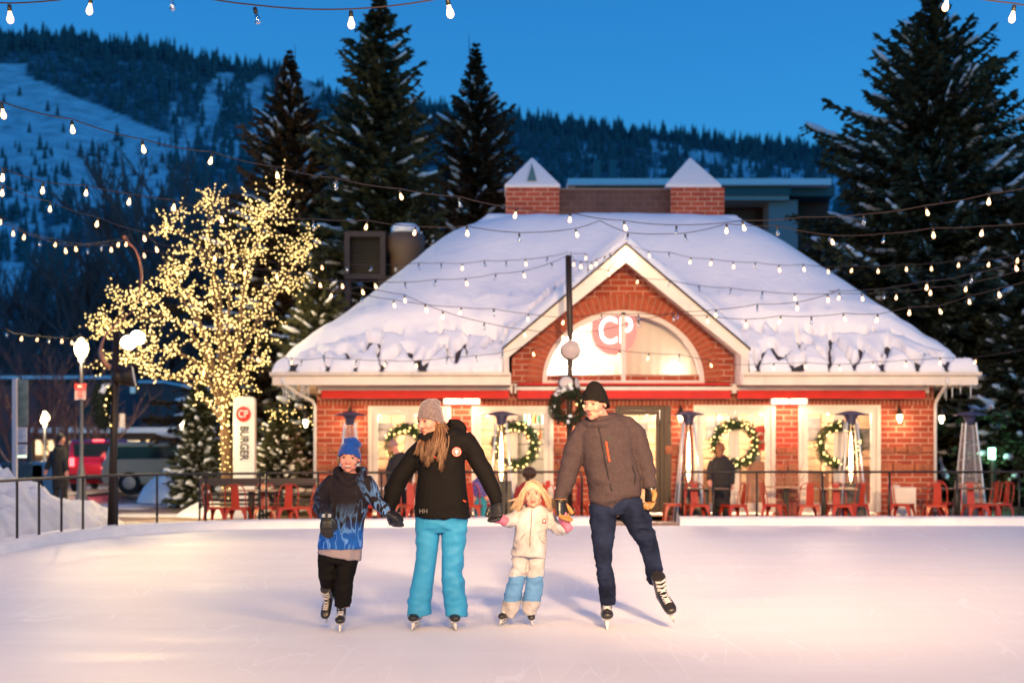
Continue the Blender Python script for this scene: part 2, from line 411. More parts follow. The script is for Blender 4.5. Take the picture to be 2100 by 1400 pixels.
# ------------------------------------------------------------------ hills
SKY = [(-900, 102), (-300, 82), (0, 72), (130, 75), (200, 90), (330, 100), (400, 120), (500, 137), (560, 145), (640, 167), (700, 192), (800, 212), (900, 227), (1100, 249), (1250, 269), (1400, 280), (1500, 294), (1600, 302), (1740, 310), (2100, 334), (3000, 392)]
def interp(T, x):
    for (a, b), (c, d) in zip(T, T[1:]):
        if x <= c: return b + (d - b) * max(0, (x - a)) / (c - a)
    return T[-1][1]
def hillpt(x, t):
    Y = 170 + 830 * t
    e = (920 - interp(SKY, x)) / F
    z = CAMZ + e * Y * (t ** .62) * (1 + .06 * math.sin(x * .009 + t * 5) * (1 - t))
    z += (fbm((x * .008, t * 6, 0)) * 7 * t * (1 - t) * 2.2 if t < 1 else 0)
    if t < .02: z = -2
    return Vector(((x - HX) / F * Y, Y, z))
def topx(x, y):   # snow cover of the slope by place: 1 open snow, 0 forest
    run = 140 + (x / 330.0) * 135        # the ski run's upper edge
    if x < 350 and y > run - 6: s = 1.0
    elif x < 60 and y > 130: s = 1
    else: s = -.15
    if x < 330 and run + 28 < y < run + 60 and x > 90: s = .75
    if 345 < x < 760 and y > 150 + max(0, 430 - x) * .8: s = .46
    if 345 < x < 800 and y > 330: s = .25
    if x > 900: s = .02
    if 1330 < x < 1720 and abs(y - (312 + (x - 1400) * .22)) < 13: s = .62
    if 1330 < x < 1720 and y > 345: s = .5
    if y > 425 and x < 800: s = min(s, .36)
    if y > 600: s = .15
    return s
NX, NT = 330, 150
mb = MB(); vs = []; cols = []
for i in range(NX):
    x = -900 + 3900 * i / (NX - 1)
    for j in range(NT):
        t = j / (NT - 1); p = hillpt(x, t); vs.append(p)
        yp = HY - (p.z - CAMZ) / p.y * F
        s = topx(x, yp) + .55 * fbm((x * .022, yp * .014, 3)) + .35 * fbm((x * .09, yp * .035, 9))
        cols.append(max(0, min(.80, (s - .32) * 3.2)))
fs = [(i * NT + j, (i + 1) * NT + j, (i + 1) * NT + j + 1, i * NT + j + 1) for i in range(NX - 1) for j in range(NT - 1)]
mb.add(vs, fs)
M_hill = mat('hill_slope', (.5, .5, .5), .9, spec=.1)
t_, b_, N, L = nodes_of(M_hill)
at_ = N('ShaderNodeAttribute'); at_.attribute_name = 'snow'; mc = N('ShaderNodeMix'); mc.data_type = 'RGBA'
tc = N('ShaderNodeTexCoord'); nn = N('ShaderNodeTexNoise'); nn.inputs['Scale'].default_value = .09; nn.inputs['Detail'].default_value = 7; nn.inputs['Roughness'].default_value = .7; L(tc.outputs['Object'], nn.inputs[0])
ad = N('ShaderNodeMath'); ad.operation = 'MULTIPLY_ADD'; L(nn.outputs[0], ad.inputs[0]); ad.inputs[1].default_value = 2.4; ad.inputs[2].default_value = -1.2
a2 = N('ShaderNodeMath'); a2.operation = 'ADD'; a2.use_clamp = True; L(ad.outputs[0], a2.inputs[0]); L(at_.outputs['Fac'], a2.inputs[1])
L(a2.outputs[0], mc.inputs[0]); mc.inputs[6].default_value = (.075, .125, .15, 1); mc.inputs[7].default_value = (.66, .70, .74, 1)
L(mc.outputs[2], b_.inputs['Base Color'])
hill = mb.build('mountain', M_hill, smooth=True, fixn=False)
atr = hill.data.attributes.new('snow', 'FLOAT', 'POINT'); atr.data.foreach_set('value', cols)
tag(hill, kind='structure')
# far conifers
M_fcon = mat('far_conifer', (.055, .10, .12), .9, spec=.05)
def conetree(mb, p, h, r, rnd):
    k = 7
    for tier in range(3):
        z0 = h * (.05 + .27 * tier); z1 = h * (.5 + .25 * tier); rr = r * (1 - .27 * tier)
        vs = [(p[0] + rr * math.cos(6.28 * i / k) * rnd.uniform(.7, 1.15), p[1] + rr * math.sin(6.28 * i / k), p[2] + z0 + rnd.uniform(-.04, .04) * h) for i in range(k)] + [(p[0], p[1], p[2] + z1)]
        mb.add(vs, [(i, (i + 1) % k, k) for i in range(k)])
rnd = random.Random(3); fo = MB(); cnt = 0
while cnt < 14000:
    x = rnd.uniform(-80, 1900) if cnt < 12800 else rnd.uniform(-80, 2200); t = rnd.random() ** .75 if cnt > 2200 else rnd.uniform(.93, 1.0)
    p = hillpt(x, min(1, t)); yp = HY - (p.z - CAMZ) / p.y * F
    if t < .12: continue
    s = topx(x, yp) + .4 * fbm((x * .022, yp * .014, 3)); cnt += .25
    if s > .5 and (yp < 300 or rnd.random() > .22): continue
    cnt += .75
    h = rnd.choice((rnd.uniform(3, 8), rnd.uniform(3, 8), rnd.uniform(6, 14))) * (.6 + .4 * t); conetree(fo, (p.x, p.y, p.z - 1), h, h * rnd.uniform(.16, .24), rnd)
tag(fo.build('mountain_forest', M_fcon, fixn=False), kind='stuff', label='dark forest covering the mountain ridge')
proto = None
iso = [(8, 200, 20), (40, 185, 24), (98, 215, 26), (118, 225, 24), (82, 290, 34), (92, 310, 30), (72, 325, 26), (92, 345, 32), (165, 305, 36), (190, 300, 40), (240, 270, 38), (237, 320, 40), (193, 345, 26), (117, 345, 22), (205, 365, 22), (238, 425, 24), (28, 430, 34), (70, 440, 36), (135, 440, 34), (5, 310, 26), (40, 300, 24), (150, 385, 20), (60, 380, 22), (300, 330, 24), (275, 350, 22), (130, 260, 22), (60, 260, 24), (25, 345, 22), (220, 395, 22), (105, 400, 24), (175, 420, 26)]
for i, (x, y, hp) in enumerate(iso):
    lo, hi = .1, 1.0
    for _ in range(24):
        tm = (lo + hi) / 2; p = hillpt(x, tm)
        if HY - (p.z - CAMZ) / p.y * F > y + hp * .5: lo = tm
        else: hi = tm
    h = hp / F * p.y
    if proto is None:
        m_ = MB(); conetree(m_, (0, 0, 0), 1, .24, rnd); conetree(m_, (.02, 0, .04), .95, .2, rnd); proto = m_.build('hillside_conifer', M_fcon, fixn=False); o = proto
    else: o = proto.copy(); col.objects.link(o)
    o.location = p - Vector((0, 0, .03 * h)); o.scale = (h, h, h); o.rotation_euler = (0, 0, i)
    tag(o, 'small dark conifer standing alone on the open snow slope of the mountain', 'tree', 'lone conifers on the snowy slope')

# ================================================================== PAVILION
YW = 29.0
def wx(x): return (x - HX) / F * YW
def wz(y): return CAMZ + (HY - y) / F * YW
B = empty('brick_restaurant', (2.27, 29, 0)); tag(B, 'red brick restaurant with snow covered hip roof and arched gable window', 'restaurant')
def bpart(mb, name, m, parent=None, **k):
    o = mb.build(name, m, None, **k); o.parent = parent or B
    if parent is None: o.data.transform(Matrix.Translation(-B.location))
    return o
wall = MB(); TOPZ = 2.9
ops = [(755, 925, 832), (967, 1135, 832), (1262, 1362, 832), (1422, 1590, 830), (1637, 1806, 830)]
xs = [650] + [v for o in ops for v in o[:2]] + [1915]
for i in range(0, len(xs), 2): wall.b2((wx(xs[i]), YW, -.17), (wx(xs[i + 1]), YW + .3, TOPZ))
for x0, x1, yt in ops: wall.b2((wx(x0), YW, wz(yt)), (wx(x1), YW + .3, TOPZ))
wall.b2((wx(650), YW + .3, -.05), (wx(650) + .3, 38, TOPZ)); wall.b2((wx(1915) - .3, YW + .3, -.05), (wx(1915), 38, TOPZ)); wall.b2((wx(650), 38, -.05), (wx(1915), 38.3, TOPZ))
bpart(wall, 'wall', M_brick)
# soldier course above the openings, split round nothing: proud by 6 mm
M_sold = brick_mat('soldier_brick', (.33, .075, .04), (.26, .06, .032), (.45, .26, .19), bw=.085, bh=.30)
s = MB(); s.b2((wx(652), YW - .012, wz(831)), (wx(1913), YW + .002, wz(800))); bpart(s, 'soldier_course', M_sold)
M_stone = mat('rough_brick_band', (.36, .12, .06), .9, var=.35, vscale=5, bump=.03, bscale=9)
for y0, y1 in ((915, 929), (950, 966)):
    bnd = MB()
    for x0, x1 in ((650, 754), (926, 966), (1136, 1261), (1363, 1421), (1591, 1636), (1807, 1915)):
        x = x0
        while x < x1 - 4:
            wd = min(random.uniform(18, 34), x1 - x); d = random.uniform(.03, .09)
            bnd.b2((wx(x), YW - d, wz(y1 + random.uniform(-2, 2))), (wx(x + wd - 1), YW - .001, wz(y0 + random.uniform(-2, 2)))); x += wd
        bpart(bnd, 'stone_band', M_stone, bevel=.015); bnd = MB()
# gable wall with arch opening
CX = wx(1278); AZ = wz(783); AA, AB = 1.66, 1.47
GX0, GX1 = wx(1050), wx(1505); GT = 5.22; GF = 3.10    # gable wall apex and foot heights
def outline_hit(th):
    dx, dz = math.cos(th), math.sin(th); best = 1e9
    if dx > 1e-6: best = min(best, (GX1 - CX) / dx)
    if dx < -1e-6: best = min(best, (GX0 - CX) / dx)
    for sg in (-1, 1):     # roof line z = GT - k*|x-CX|
        k = .86; den = dz + k * dx * sg
        if den > 1e-6:
            tt = (GT - AZ) / den
            if dx * sg * tt >= -1e-6: best = min(best, tt)
    return best
gw = MB(); n = 96; ri = []; ro = []
for i in range(n + 1):
    th = math.pi * i / n; ri.append((CX + AA * math.cos(th), AZ + AB * math.sin(th))); h = outline_hit(th); ro.append((CX + h * math.cos(th), AZ + h * math.sin(th)))
Yg0, Yg1 = YW - .08, YW + .22
vs = [(x, Yg0, z) for x, z in ri] + [(x, Yg0, z) for x, z in ro] + [(x, Yg1, z) for x, z in ri] + [(x, Yg1, z) for x, z in ro]
q = n + 1; fs = []
for i in range(n):
    fs += [(i, i + 1, q + i + 1, q + i), (2 * q + i, 2 * q + i + 1, 3 * q + i + 1, 3 * q + i), (i, i + 1, 2 * q + i + 1, 2 * q + i), (q + i, q + i + 1, 3 * q + i + 1, 3 * q + i)]
gw.add(vs, fs); gw.b2((GX0, Yg0, AZ - .02), (CX - AA - .002, Yg1 - .001, AZ + .0)); 
bpart(gw, 'gable_wall', M_brick)
# voussoirs
vo = MB(); nv = 46
for i in range(nv):
    a0 = math.pi * (i + .07) / nv; a1 = math.pi * (i + .93) / nv
    P = []
    for a, e in ((a0, .0), (a1, .0), (a1, .33), (a0, .33)): P.append((CX + (AA + e) * math.cos(a), AZ + (AB + e) * math.sin(a)))
    vo.prism(P, Yg0 - .03, Yg0 - .001)
ar = bpart(vo, 'brick_arch', M_vous)
mo = MB(); P0 = [(CX + (AA + .01) * math.cos(math.pi * i / n), AZ + (AB + .01) * math.sin(math.pi * i / n)) for i in range(n + 1)]; P1 = [(CX + (AA + .32) * math.cos(math.pi * i / n), AZ + (AB + .32) * math.sin(math.pi * i / n)) for i in range(n + 1)]
mo.add([(x, Yg0 - .018, z) for x, z in P0] + [(x, Yg0 - .018, z) for x, z in P1], [(i, i + 1, q + i + 1, q + i) for i in range(n)])
bpart(mo, 'mortar', M_mortar, parent=ar); bpy.data.objects  # keeps its world shape below
# arched window
awf = MB(); fr = [(CX + (AA - .0) * math.cos(math.pi * i / n), AZ + (AB) * math.sin(math.pi * i / n)) for i in range(n + 1)]; f2 = [(CX + (AA - .10) * math.cos(math.pi * i / n), AZ + (AB - .10) * math.sin(math.pi * i / n)) for i in range(n + 1)]
ya, yb = YW - .06, YW + .08
vs = [(x, ya, z) for x, z in fr] + [(x, ya, z) for x, z in f2] + [(x, yb, z) for x, z in f2]
awf.add(vs, [(i, i + 1, q + i + 1, q + i) for i in range(n)] + [(q + i, q + i + 1, 2 * q + i + 1, 2 * q + i) for i in range(n)])
awf.b2((CX - .045, ya, AZ), (CX + .045, yb, AZ + AB - .05)); awf.b2((CX - AA, ya - .01, AZ - .04), (CX + AA, yb, AZ + .03))
aw = bpart(awf, 'arched_window', M_trimpink)
gl = MB(); gl.add([(x, YW + .03, z) for x, z in f2], [tuple(range(n + 1))]); g_ = bpart(gl, 'glass', M_glass, parent=aw); g_.data.transform(Matrix.Translation(-B.location)); 
bpy.data.objects['mortar'].data.transform(Matrix.Translation(-B.location))
tr = MB(); tr.b2((GX0, YW - .14, wz(790)), (GX1, YW - .02, AZ - .041)); bpart(tr, 'window_sill', M_trimpink)
# rooms behind the windows
M_plank = mat('interior_planks', (.55, .36, .2), .7, var=.25, vscale=2)
M_int = mat('interior_plaster', (.82, .76, .66), .8)
it = MB(); it.b2((wx(655), 33.0, 0), (wx(1910), 33.1, 2.75), mi=1)
it.b2((wx(655), YW + .32, -.01), (wx(1910), 33, .02), mi=1)
for i in range(15): it.b2((wx(1140), 31.6, .05 + .19 * i), (wx(1910), 31.64 + .012 * (i % 2), .05 + .19 * i + .178), mi=0)
for i in range(15): it.b2((wx(660), 31.6, .05 + .19 * i), (wx(1060), 31.64 + .012 * (i % 2), .05 + .19 * i + .178), mi=0)
bpart(it, 'interior_wall', [M_plank, M_int])
up = MB(); up.prism([(GX0 + .1, 2.7), (GX1 - .1, 2.7), (GX1 - .1, 3.3), (2.27, 5.15), (GX0 + .1, 3.3)], 30.6, 30.66); up.b2((GX0, 29.3, 2.55), (GX1, 30.6, 2.6))
bpart(up, 'upper_room', M_int)
M_board = mat('menu_board_white', (.85, .84, .8), .5)
mbd = MB(); mbd.b2((wx(1120), 30.2, 2.8), (wx(1268), 30.22, 3.16)); m0 = bpart(mbd, 'menu_board', M_board)
M_mtxt = mat('menu_print', (.45, .30, .22), .6)
lines = MB()
for r_ in range(4):
    for c0, c1 in ((1130, 1160), (1200, 1232), (1240, 1262)):
        if r_ == 0 and c0 == 1240: continue
        lines.b2((wx(c0), 30.185, 3.10 - r_ * .08), (wx(c1), 30.199, 3.115 - r_ * .08 + (.02 if r_ == 0 else 0)))
bpart(lines, 'print', M_mtxt, parent=m0).data.transform(Matrix.Translation(-B.location))
cu = MB()   # pale curtain behind the right half
for i in range(40):
    x = CX + .06 + i * .042
    cu.add([(x, 29.55 + .008 * math.sin(i * 1.3), 2.7), (x + .042, 29.55 + .008 * math.sin((i + 1) * 1.3), 2.7), (x + .042, 29.5, 4.4), (x, 29.5, 4.4)], [(0, 1, 2, 3)])
bpart(cu, 'curtain', mat('curtain_cloth', (.80, .74, .62), .9), fixn=False)
# glowing round sign with two letters inside the arch
sgn = MB(); sc_ = Vector((wx(1262), 29.32, wz(678)))
sgn.prismM([(.46 * math.cos(a), .46 * math.sin(a) * 1.02) for a in [math.pi + i * math.pi / 16 for i in range(17)]] + [(.44, .35), (-.44, .35)], -.03, .03, frontM(sc_))
S_ = bpart(sgn, 'hanging_sign', mat('sign_rose', (.45, .10, .08), .5, emit=(1, .40, .34), es=.55))
rim_ = MB(); rim_.tube([frontM(sc_) @ Vector((.47 * math.cos(a), .48 * math.sin(a), .035)) for a in [math.pi + i * math.pi / 16 for i in range(13)]], .012, 6); rm = bpart(rim_, 'sign_edge', emis('sign_edge_red', (1, .08, .05), 1.5), parent=S_); rm.data.transform(Matrix.Translation(-B.location))
tx = text_mesh('CP', .78, 'lettering', emis('sign_white', (1, .96, .92), 3), frontM(sc_ + Vector((.02, -.05, -.0))), bold=.006, squeeze=.75); tx.parent = S_; tx.data.transform(Matrix.Translation(-B.location))
for X_, Y_, P_ in ((wx(1150), 29.9, 200), (wx(1400), 29.9, 90), (wx(1390), 29.3, 14)): point((X_, Y_, 3.2 if Y_ > 29.5 else 2.95), P_, .2, (1, .82, .66))  # the last is an added fill, brightening the curtain from the front
for X_ in (wx(800), wx(1050), wx(1330), wx(1500), wx(1720)): point((X_, 30.4, 2.2), 270, .15, (1, .78, .55))
# french windows
M_mun = mat('muntin_bronze', (.12, .07, .04), .5)
def french(x0, x1, y0, y1=1050, dark=False, leaves=2):
    fm = MB(); m = M_dark if dark else M_cream; X0, X1, Z0, Z1 = wx(x0), wx(x1), wz(y1), wz(y0); Y0, Y1 = YW - .03, YW + .1
    w_ = .09
    fm.b2((X0, Y0, Z0), (X0 + w_, Y1, Z1)); fm.b2((X1 - w_, Y0, Z0), (X1, Y1, Z1)); fm.b2((X0 + w_, Y0, Z1 - w_), (X1 - w_, Y1, Z1))
    fm.b2((X0 + w_, Y0, Z0), (X1 - w_, Y1, Z0 + .06))
    fw = bpart(fm, 'french_window' if not dark else 'glass_door', m, bevel=.006)
    ix0, ix1 = X0 + w_ + .004, X1 - w_ - .004; lw = (ix1 - ix0) / leaves
    gm_ = MB(); mm = MB(); sm_ = MB()
    for k in range(leaves):
        a, b = ix0 + k * lw + .003, ix0 + (k + 1) * lw - .003; st = .10 if not dark else .07
        za, zb = Z0 + .07, Z1 - w_ - .004
        sm_.b2((a, Y0 + .02, za), (a + st, Y1 - .02, zb)); sm_.b2((b - st, Y0 + .02, za), (b, Y1 - .02, zb)); sm_.b2((a + st, Y0 + .02, zb - .09), (b - st, Y1 - .02, zb)); sm_.b2((a + st, Y0 + .02, za), (b - st, Y1 - .02, za + .12))
        gx0, gx1, gz0, gz1 = a + st, b - st, za + .12, zb - .09
        gm_.add([(gx0, YW + .03, gz0), (gx1, YW + .03, gz0), (gx1, YW + .03, gz1), (gx0, YW + .03, gz1)], [(0, 1, 2, 3)])
        nc = 2
        for c in range(1, nc): mm.b2((gx0 + (gx1 - gx0) * c / nc - .008, YW, gz0), (gx0 + (gx1 - gx0) * c / nc + .008, YW + .025, gz1))
        for r in range(1, 6): mm.b2((gx0, YW + .002, gz0 + (gz1 - gz0) * r / 6 - .008), (gx1, YW + .027, gz0 + (gz1 - gz0) * r / 6 + .008))
    for mb2, nm, mt in ((sm_, 'sash', m), (gm_, 'glass', M_glass), (mm, 'muntin', M_mun)):
        bpart(mb2, nm, mt, parent=fw).data.transform(Matrix.Translation(-B.location))
    return fw
french(755, 925, 832); french(967, 1135, 832); french(1422, 1590, 830); french(1637, 1806, 830)
french(1262, 1362, 832, dark=True, leaves=1)
st = MB(); st.b2((wx(1362), YW - .04, wz(1055)), (wx(1376), YW + .02, wz(832))); bpart(st, 'door_casing', M_dark)
# eaves, gutters
EY = 28.0
def ex(x): return (x - HX) / F * EY
EX0, EX1 = ex(557), ex(2008); ez = lambda y: CAMZ + (HY - y) / F * EY
SO = MB()
for a, b in ((EX0 + .06, GX0 - .02), (GX1 + .02, EX1 - .06)):
    SO.b2((a, EY + .05, ez(789) + .02), (b, YW - .0, ez(789) + .06)); bpart(SO, 'soffit', M_cream); SO = MB()
SO.b2((EX0 + .06, YW, ez(789) + .02), (wx(650) - .002, 38.9, ez(789) + .06)); bpart(SO, 'soffit', M_cream); SO = MB(); SO.b2((wx(1915) + .002, YW, ez(789) + .02), (EX1 - .06, 38.9, ez(789) + .06))
bpart(SO, 'soffit', M_cream)
FA = MB()
for a, b in ((EX0 + .05, GX0 - .02), (GX1 + .02, EX1 - .05)):
    FA.b2((a, EY, ez(789)), (b, EY + .045, ez(766))); bpart(FA, 'fascia', M_cream); FA = MB()
FA.b2((EX0 + .005, EY + .05, ez(789)), (EX0 + .05, 38.9, ez(766))); bpart(FA, 'fascia', M_cream); FA = MB(); FA.b2((EX1 - .05, EY + .05, ez(789)), (EX1 - .005, 38.9, ez(766)))
bpart(FA, 'fascia', M_cream)
for a, b in ((EX0 - .03, GX0 - .03), (GX1 + .03, EX1 + .03)):
    G = MB(); pr = [(-.0, 0), (-.02, .0), (-.075, .035), (-.085, .085), (-.07, .085), (-.062, .04), (-.015, .015), (0, .015)]
    G.add([(a, EY - .004 + d, ez(772) + z) for d, z in pr] + [(b, EY - .004 + d, ez(772) + z) for d, z in pr], [(i, (i + 1) % 8, 8 + (i + 1) % 8, 8 + i) for i in range(8)] + [tuple(range(8)), tuple(range(15, 7, -1))])
    bpart(G, 'gutter', M_cream)
for pts in ([(-4.55, 27.95, 2.78), (-4.52, 27.98, 2.68), (-4.35, 28.3, 2.52), (-4.07, 28.86, 2.36), (-4.03, 28.93, 2.25), (-4.03, 28.93, .1)],
            [(8.62, 27.96, 2.78), (8.61, 28.0, 2.68), (8.62, 28.4, 2.5), (8.66, 28.86, 2.36), (8.66, 28.93, 2.25), (8.66, 28.93, .1)]):
    D = MB(); D.tube([Vector(p) for p in pts], .035, 8); bpart(D, 'downspout', M_white, smooth=True)
ic = MB()
for k in range(26):
    X = random.choice([random.uniform(EX0 + .1, -4.05), random.uniform(8.75, EX1 - .1), random.uniform(EX0 + .1, -4.05)]); l_ = random.uniform(.08, .32); Yk = random.uniform(28.1, 28.9)
    ic.tube([(X, Yk, ez(789) + .02), (X, Yk, ez(789) - l_ * .6), (X, Yk, ez(789) - l_)], [.016, .009, .001], 6)
bpart(ic, 'icicles', mat('icicle', (.7, .75, .8), .1, spec=.8))
# awnings
for a, b in ((660, 1044), (1062, 1498), (1512, 1896)):
    y = YW - .3; A = MB(); X0 = (a - HX) / F * y; X1 = (b - HX) / F * y; z = lambda p: CAMZ + (HY - p) / F * y
    A.b2((X0, y - .04, z(817)), (X1, y - .03, z(799))); A.b2((X0, y + .02, z(789)), (X1, YW - .02, z(785)))
    an = bpart(A, 'awning', M_red)
    C = MB(); C.b2((X0 - .03, y - .07, z(800)), (X1 + .03, y + .02, z(793))); C.b2((X0 - .07, y - .08, z(806)), (X0 - .03, YW - .03, z(788))); C.b2((X1 + .03, y - .08, z(806)), (X1 + .07, YW - .03, z(788)))
    bpart(C, 'awning_bar', M_cream, parent=an).data.transform(Matrix.Translation(-B.location))
# infrared heaters
for xc in (947, 1618):
    y = YW - .28; H_ = MB(); c = at(xc, 822, y); H_.b2((c.x - .38, y - .04, c.z - .075), (c.x + .38, y + .08, c.z + .065))
    H_.b2((c.x - .03, y + .08, c.z - .02), (c.x + .03, YW - .013, c.z + .02))
    hh = bpart(H_, 'infrared_heater', M_alu, bevel=.01)
    for sg in (-1, 1):
        P_ = MB(); P_.b2((c.x + sg * .185 - .155, y - .055, c.z - .05), (c.x + sg * .185 + .155, y - .042, c.z + .04)); bpart(P_, 'heating_panel', E_heat, parent=hh, bevel=.005).data.transform(Matrix.Translation(-B.location))
    d = bpy.data.lights.new('heater_light', 'AREA'); o = bpy.data.objects.new('heater_light', d); col.objects.link(o); d.shape = 'RECTANGLE'; d.size = .7; d.size_y = .12; d.energy = 22; d.color = (1, .25, .16)
    o.location = (c.x, y, c.z - .1); o.rotation_euler = (R(20), 0, 0)
# wall lanterns
def sconce(x, y, Y=YW - .12, power=9, wallz=True):
    p = at(x, y, Y); S = MB(); S.lathe([(.005, .23), (.03, .2), (.045, .14), (.07, .1), (.075, .085)], p, 10); S.tube([p + Vector((0, 0, .2)), p + Vector((0, .05, .26)), p + Vector((0, .12, .24))], .012, 6)
    o = bpart(S, 'wall_lantern', M_black)
    g2 = MB(); g2.lathe([(.04, .085), (.06, .07), (.062, .0), (.045, -.02), (.03, -.02), (.04, -.05), (.03, -.075), (.005, -.085)], p, 10); bpart(g2, 'lantern_glass', E_lamp, parent=o, smooth=True).data.transform(Matrix.Translation(-B.location))
    point(p + Vector((0, -.12, -.12)), power, .06, (1, .66, .36))
sconce(718, 858); sconce(1166, 866); sconce(1845, 858); sconce(1396, 856)
sconce(627, 868, 29.6, 5); sconce(1931, 860, 29.4, 5)
for (xx, zz) in ((627, 29.6), (1931, 29.4)):
    a = at(xx, 820, zz); br = MB(); wxx = wx(650) if xx < 1000 else wx(1915); br.tube([(a.x, zz + .02, a.z - .12), (wxx, zz + .1, a.z - .02)], .012, 6); bpart(br, 'lantern_arm', M_black)
# ------------------------------------------------------------------ roof and snow
def smin(a, b, k):
    h = max(0, min(1, .5 + .5 * (b - a) / k)); return b + (a - b) * h - k * h * (1 - h)
def main_roof(X, Y, k=.0):
    P = [2.92 + (Y - 28.0) * .77, 2.92 + (X - EX0) * 1.0, 2.92 + (EX1 - X) * 1.06, 2.92 + (39.0 - Y) * .77, 7.5]
    z = P[0]
    for p in P[1:]: z = smin(z, p, k) if k > 0 else min(z, p)
    return z
DC = 2.26
def dormer(X, Y):
    if Y > 32.2: return -9
    return 5.43 - .847 * abs(X - DC) if abs(X - DC) < 2.43 else -9
def trench(X, d):      # distance to the melted channels of the heating cable
    if not ((EX0 + .25 < X < GX0 - .1) or (GX1 + .15 < X < EX1 - .2)): return 1
    if d > 1.35: return 1
    per = .62; u = (X + .30 * fbm((X * .9, d * .6, 5)) + .05 * noise.noise((X * 5, d * 5, 2))) / per; i = math.floor(u); f = u - i
    amp = .58 + .45 * noise.noise((i * 7.31, 1.3, 2.7))
    tri = (1 - abs(2 * f - 1)); dd = abs(d - .04 - amp * tri - .07 * noise.noise((X * 5, d * 5, 1)))
    w1 = dd * .25
    g = noise.noise((X * 2.2, 4.2, 8)) + .3 * noise.noise((X * 7, 1, 1))
    if g > -.02: w1 = min(w1, abs(d - .92 - .16 * noise.noise((X * 1.1, 0, 0)) - .08 * noise.noise((X * 3.1, 0, 7))) * (.5 + .5 * max(0, .4 - g)) + .004)
    br_ = noise.noise((X * 3.1, d * 3.3, 3.3))
    if br_ < -.28: w1 += .05
    return w1
def snow_t(X, Y, isd):
    e = min(X - EX0, EX1 - X, Y - 28.0)
    if isd:
        t = .33 + .06 * fbm((X * 1.1, Y * 1.1, 2)); fe = Y - 28.02
        t *= max(.12, min(1, (max(0, fe) / .35)) ** .5); se = 2.43 - abs(X - DC); t *= min(1, max(0, se / .12)) ** .5
        return t
    d = Y - 28.0
    lump = .5 + .5 * noise.noise((X * 1.35, 9, 1)) + .35 * noise.noise((X * 3.2, Y * 2, 4))
    low = .10 + .13 * max(0, lump); hi = .34 + .05 * fbm((X * .5, Y * .5, 2)) + .12 * max(0, lump) * max(0, 1 - abs(d - 1.5) / .6)
    s = max(0, min(1, (d - .85 - .2 * noise.noise((X * 1.1, 0, 0))) / .35)); s = s * s * (3 - 2 * s)
    t = low + (hi - low) * s
    t *= min(1, max(0, e) / .10 + .0) ** .5 if e < .1 else 1
    tw = trench(X, d)
    if tw < .06: t = min(t, -.03 + (max(0, tw - .022) / .038) ** .7 * (t + .03))
    return t
XS = np.linspace(EX0 + .0, EX1 - .0, 430); YS = list(np.linspace(28.0, 29.5, 52)) + list(np.linspace(29.56, 39.0, 84))
nx, ny = len(XS), len(YS); vs = []; rv = []
for X in XS:
    X = float(X)
    for Y in YS:
        Y = float(Y); zm = main_roof(X, Y); zd = dormer(X, Y); isd = zd > zm
        base = zd if isd else zm; low_ = 0
        t = snow_t(X, Y, isd)
        if isd: z = base + t
        else:
            zs = main_roof(X, Y, 1.9 if Y > 29 else .01 + 1.89 * max(0, (Y - 28)) ** 1)
            low_ = min(zm - zs, .60); z = base + t * 1.2 - low_
            if zd > -5: z = max(z, -smin(-z, -(zd + .25), .7)) if zm - zd < .7 else z
        vs.append((X, Y, z)); rv.append((X, Y, base - low_))
sn = MB(); F_ = [(i * ny + j, (i + 1) * ny + j, (i + 1) * ny + j + 1, i * ny + j + 1) for i in range(nx - 1) for j in range(ny - 1)]
sn.add(vs, F_)
# skirt
ring = [i * ny for i in range(nx)] + [(nx - 1) * ny + j for j in range(1, ny)] + [i * ny + ny - 1 for i in range(nx - 2, -1, -1)] + [j for j in range(ny - 2, 0, -1)]
b0 = len(sn.v); sn.v += [(vs[i][0], vs[i][1], rv[i][2] - .02) for i in ring]; k = len(ring)
for a in range(k): sn.f.append((ring[a], b0 + a, b0 + (a + 1) % k, ring[(a + 1) % k])); sn.m.append(0)
ro_ = MB(); ro_.add([(x, y, z - .004) for x, y, z in rv], F_); M_roof = mat('dark_shingle', (.045, .035, .035), .8, var=.3, vscale=12)
rf = bpart(ro_, 'roof', M_roof, fixn=False)
so = bpart(sn, 'roof_snow', M_snow, parent=rf, smooth=True, fixn=False); so.data.transform(Matrix.Translation(-B.location))
# rake boards of the gable
for sg in (-1, 1):
    rk = MB(); a = .847
    def zz(u): return 5.43 - a * u
    P = [(DC, 5.43 - .01), (DC + sg * 2.43, zz(2.43) - .01), (DC + sg * 2.43, zz(2.43) - .26), (DC, 5.43 - .36)]
    rk.prism(P if sg > 0 else P[::-1], 28.0, 28.06)
    P = [(DC, 5.43 - .06), (DC + sg * 2.40, zz(2.40) - .06), (DC + sg * 2.40, zz(2.40) - .20), (DC, 5.43 - .24)]
    rk.prism(P if sg > 0 else P[::-1], 28.062, YW - .06)
    P = [(DC, 5.43 + .03), (DC + sg * 2.46, zz(2.46) + .03), (DC + sg * 2.46, zz(2.46) - .02), (DC, 5.43 - .02)]
    bpart(rk, 'rake_board', M_cream)
    r2 = MB(); r2.prism(P if sg > 0 else P[::-1], 27.97, 28.05); bpart(r2, 'drip_edge', M_roof)
    r3 = MB(); xx = DC + sg * 2.30; r3.b2((xx - .02, 28.02, 2.66), (xx + .13 * sg, YW - .1, 3.40)); bpart(r3, 'eave_return', M_trimpink)
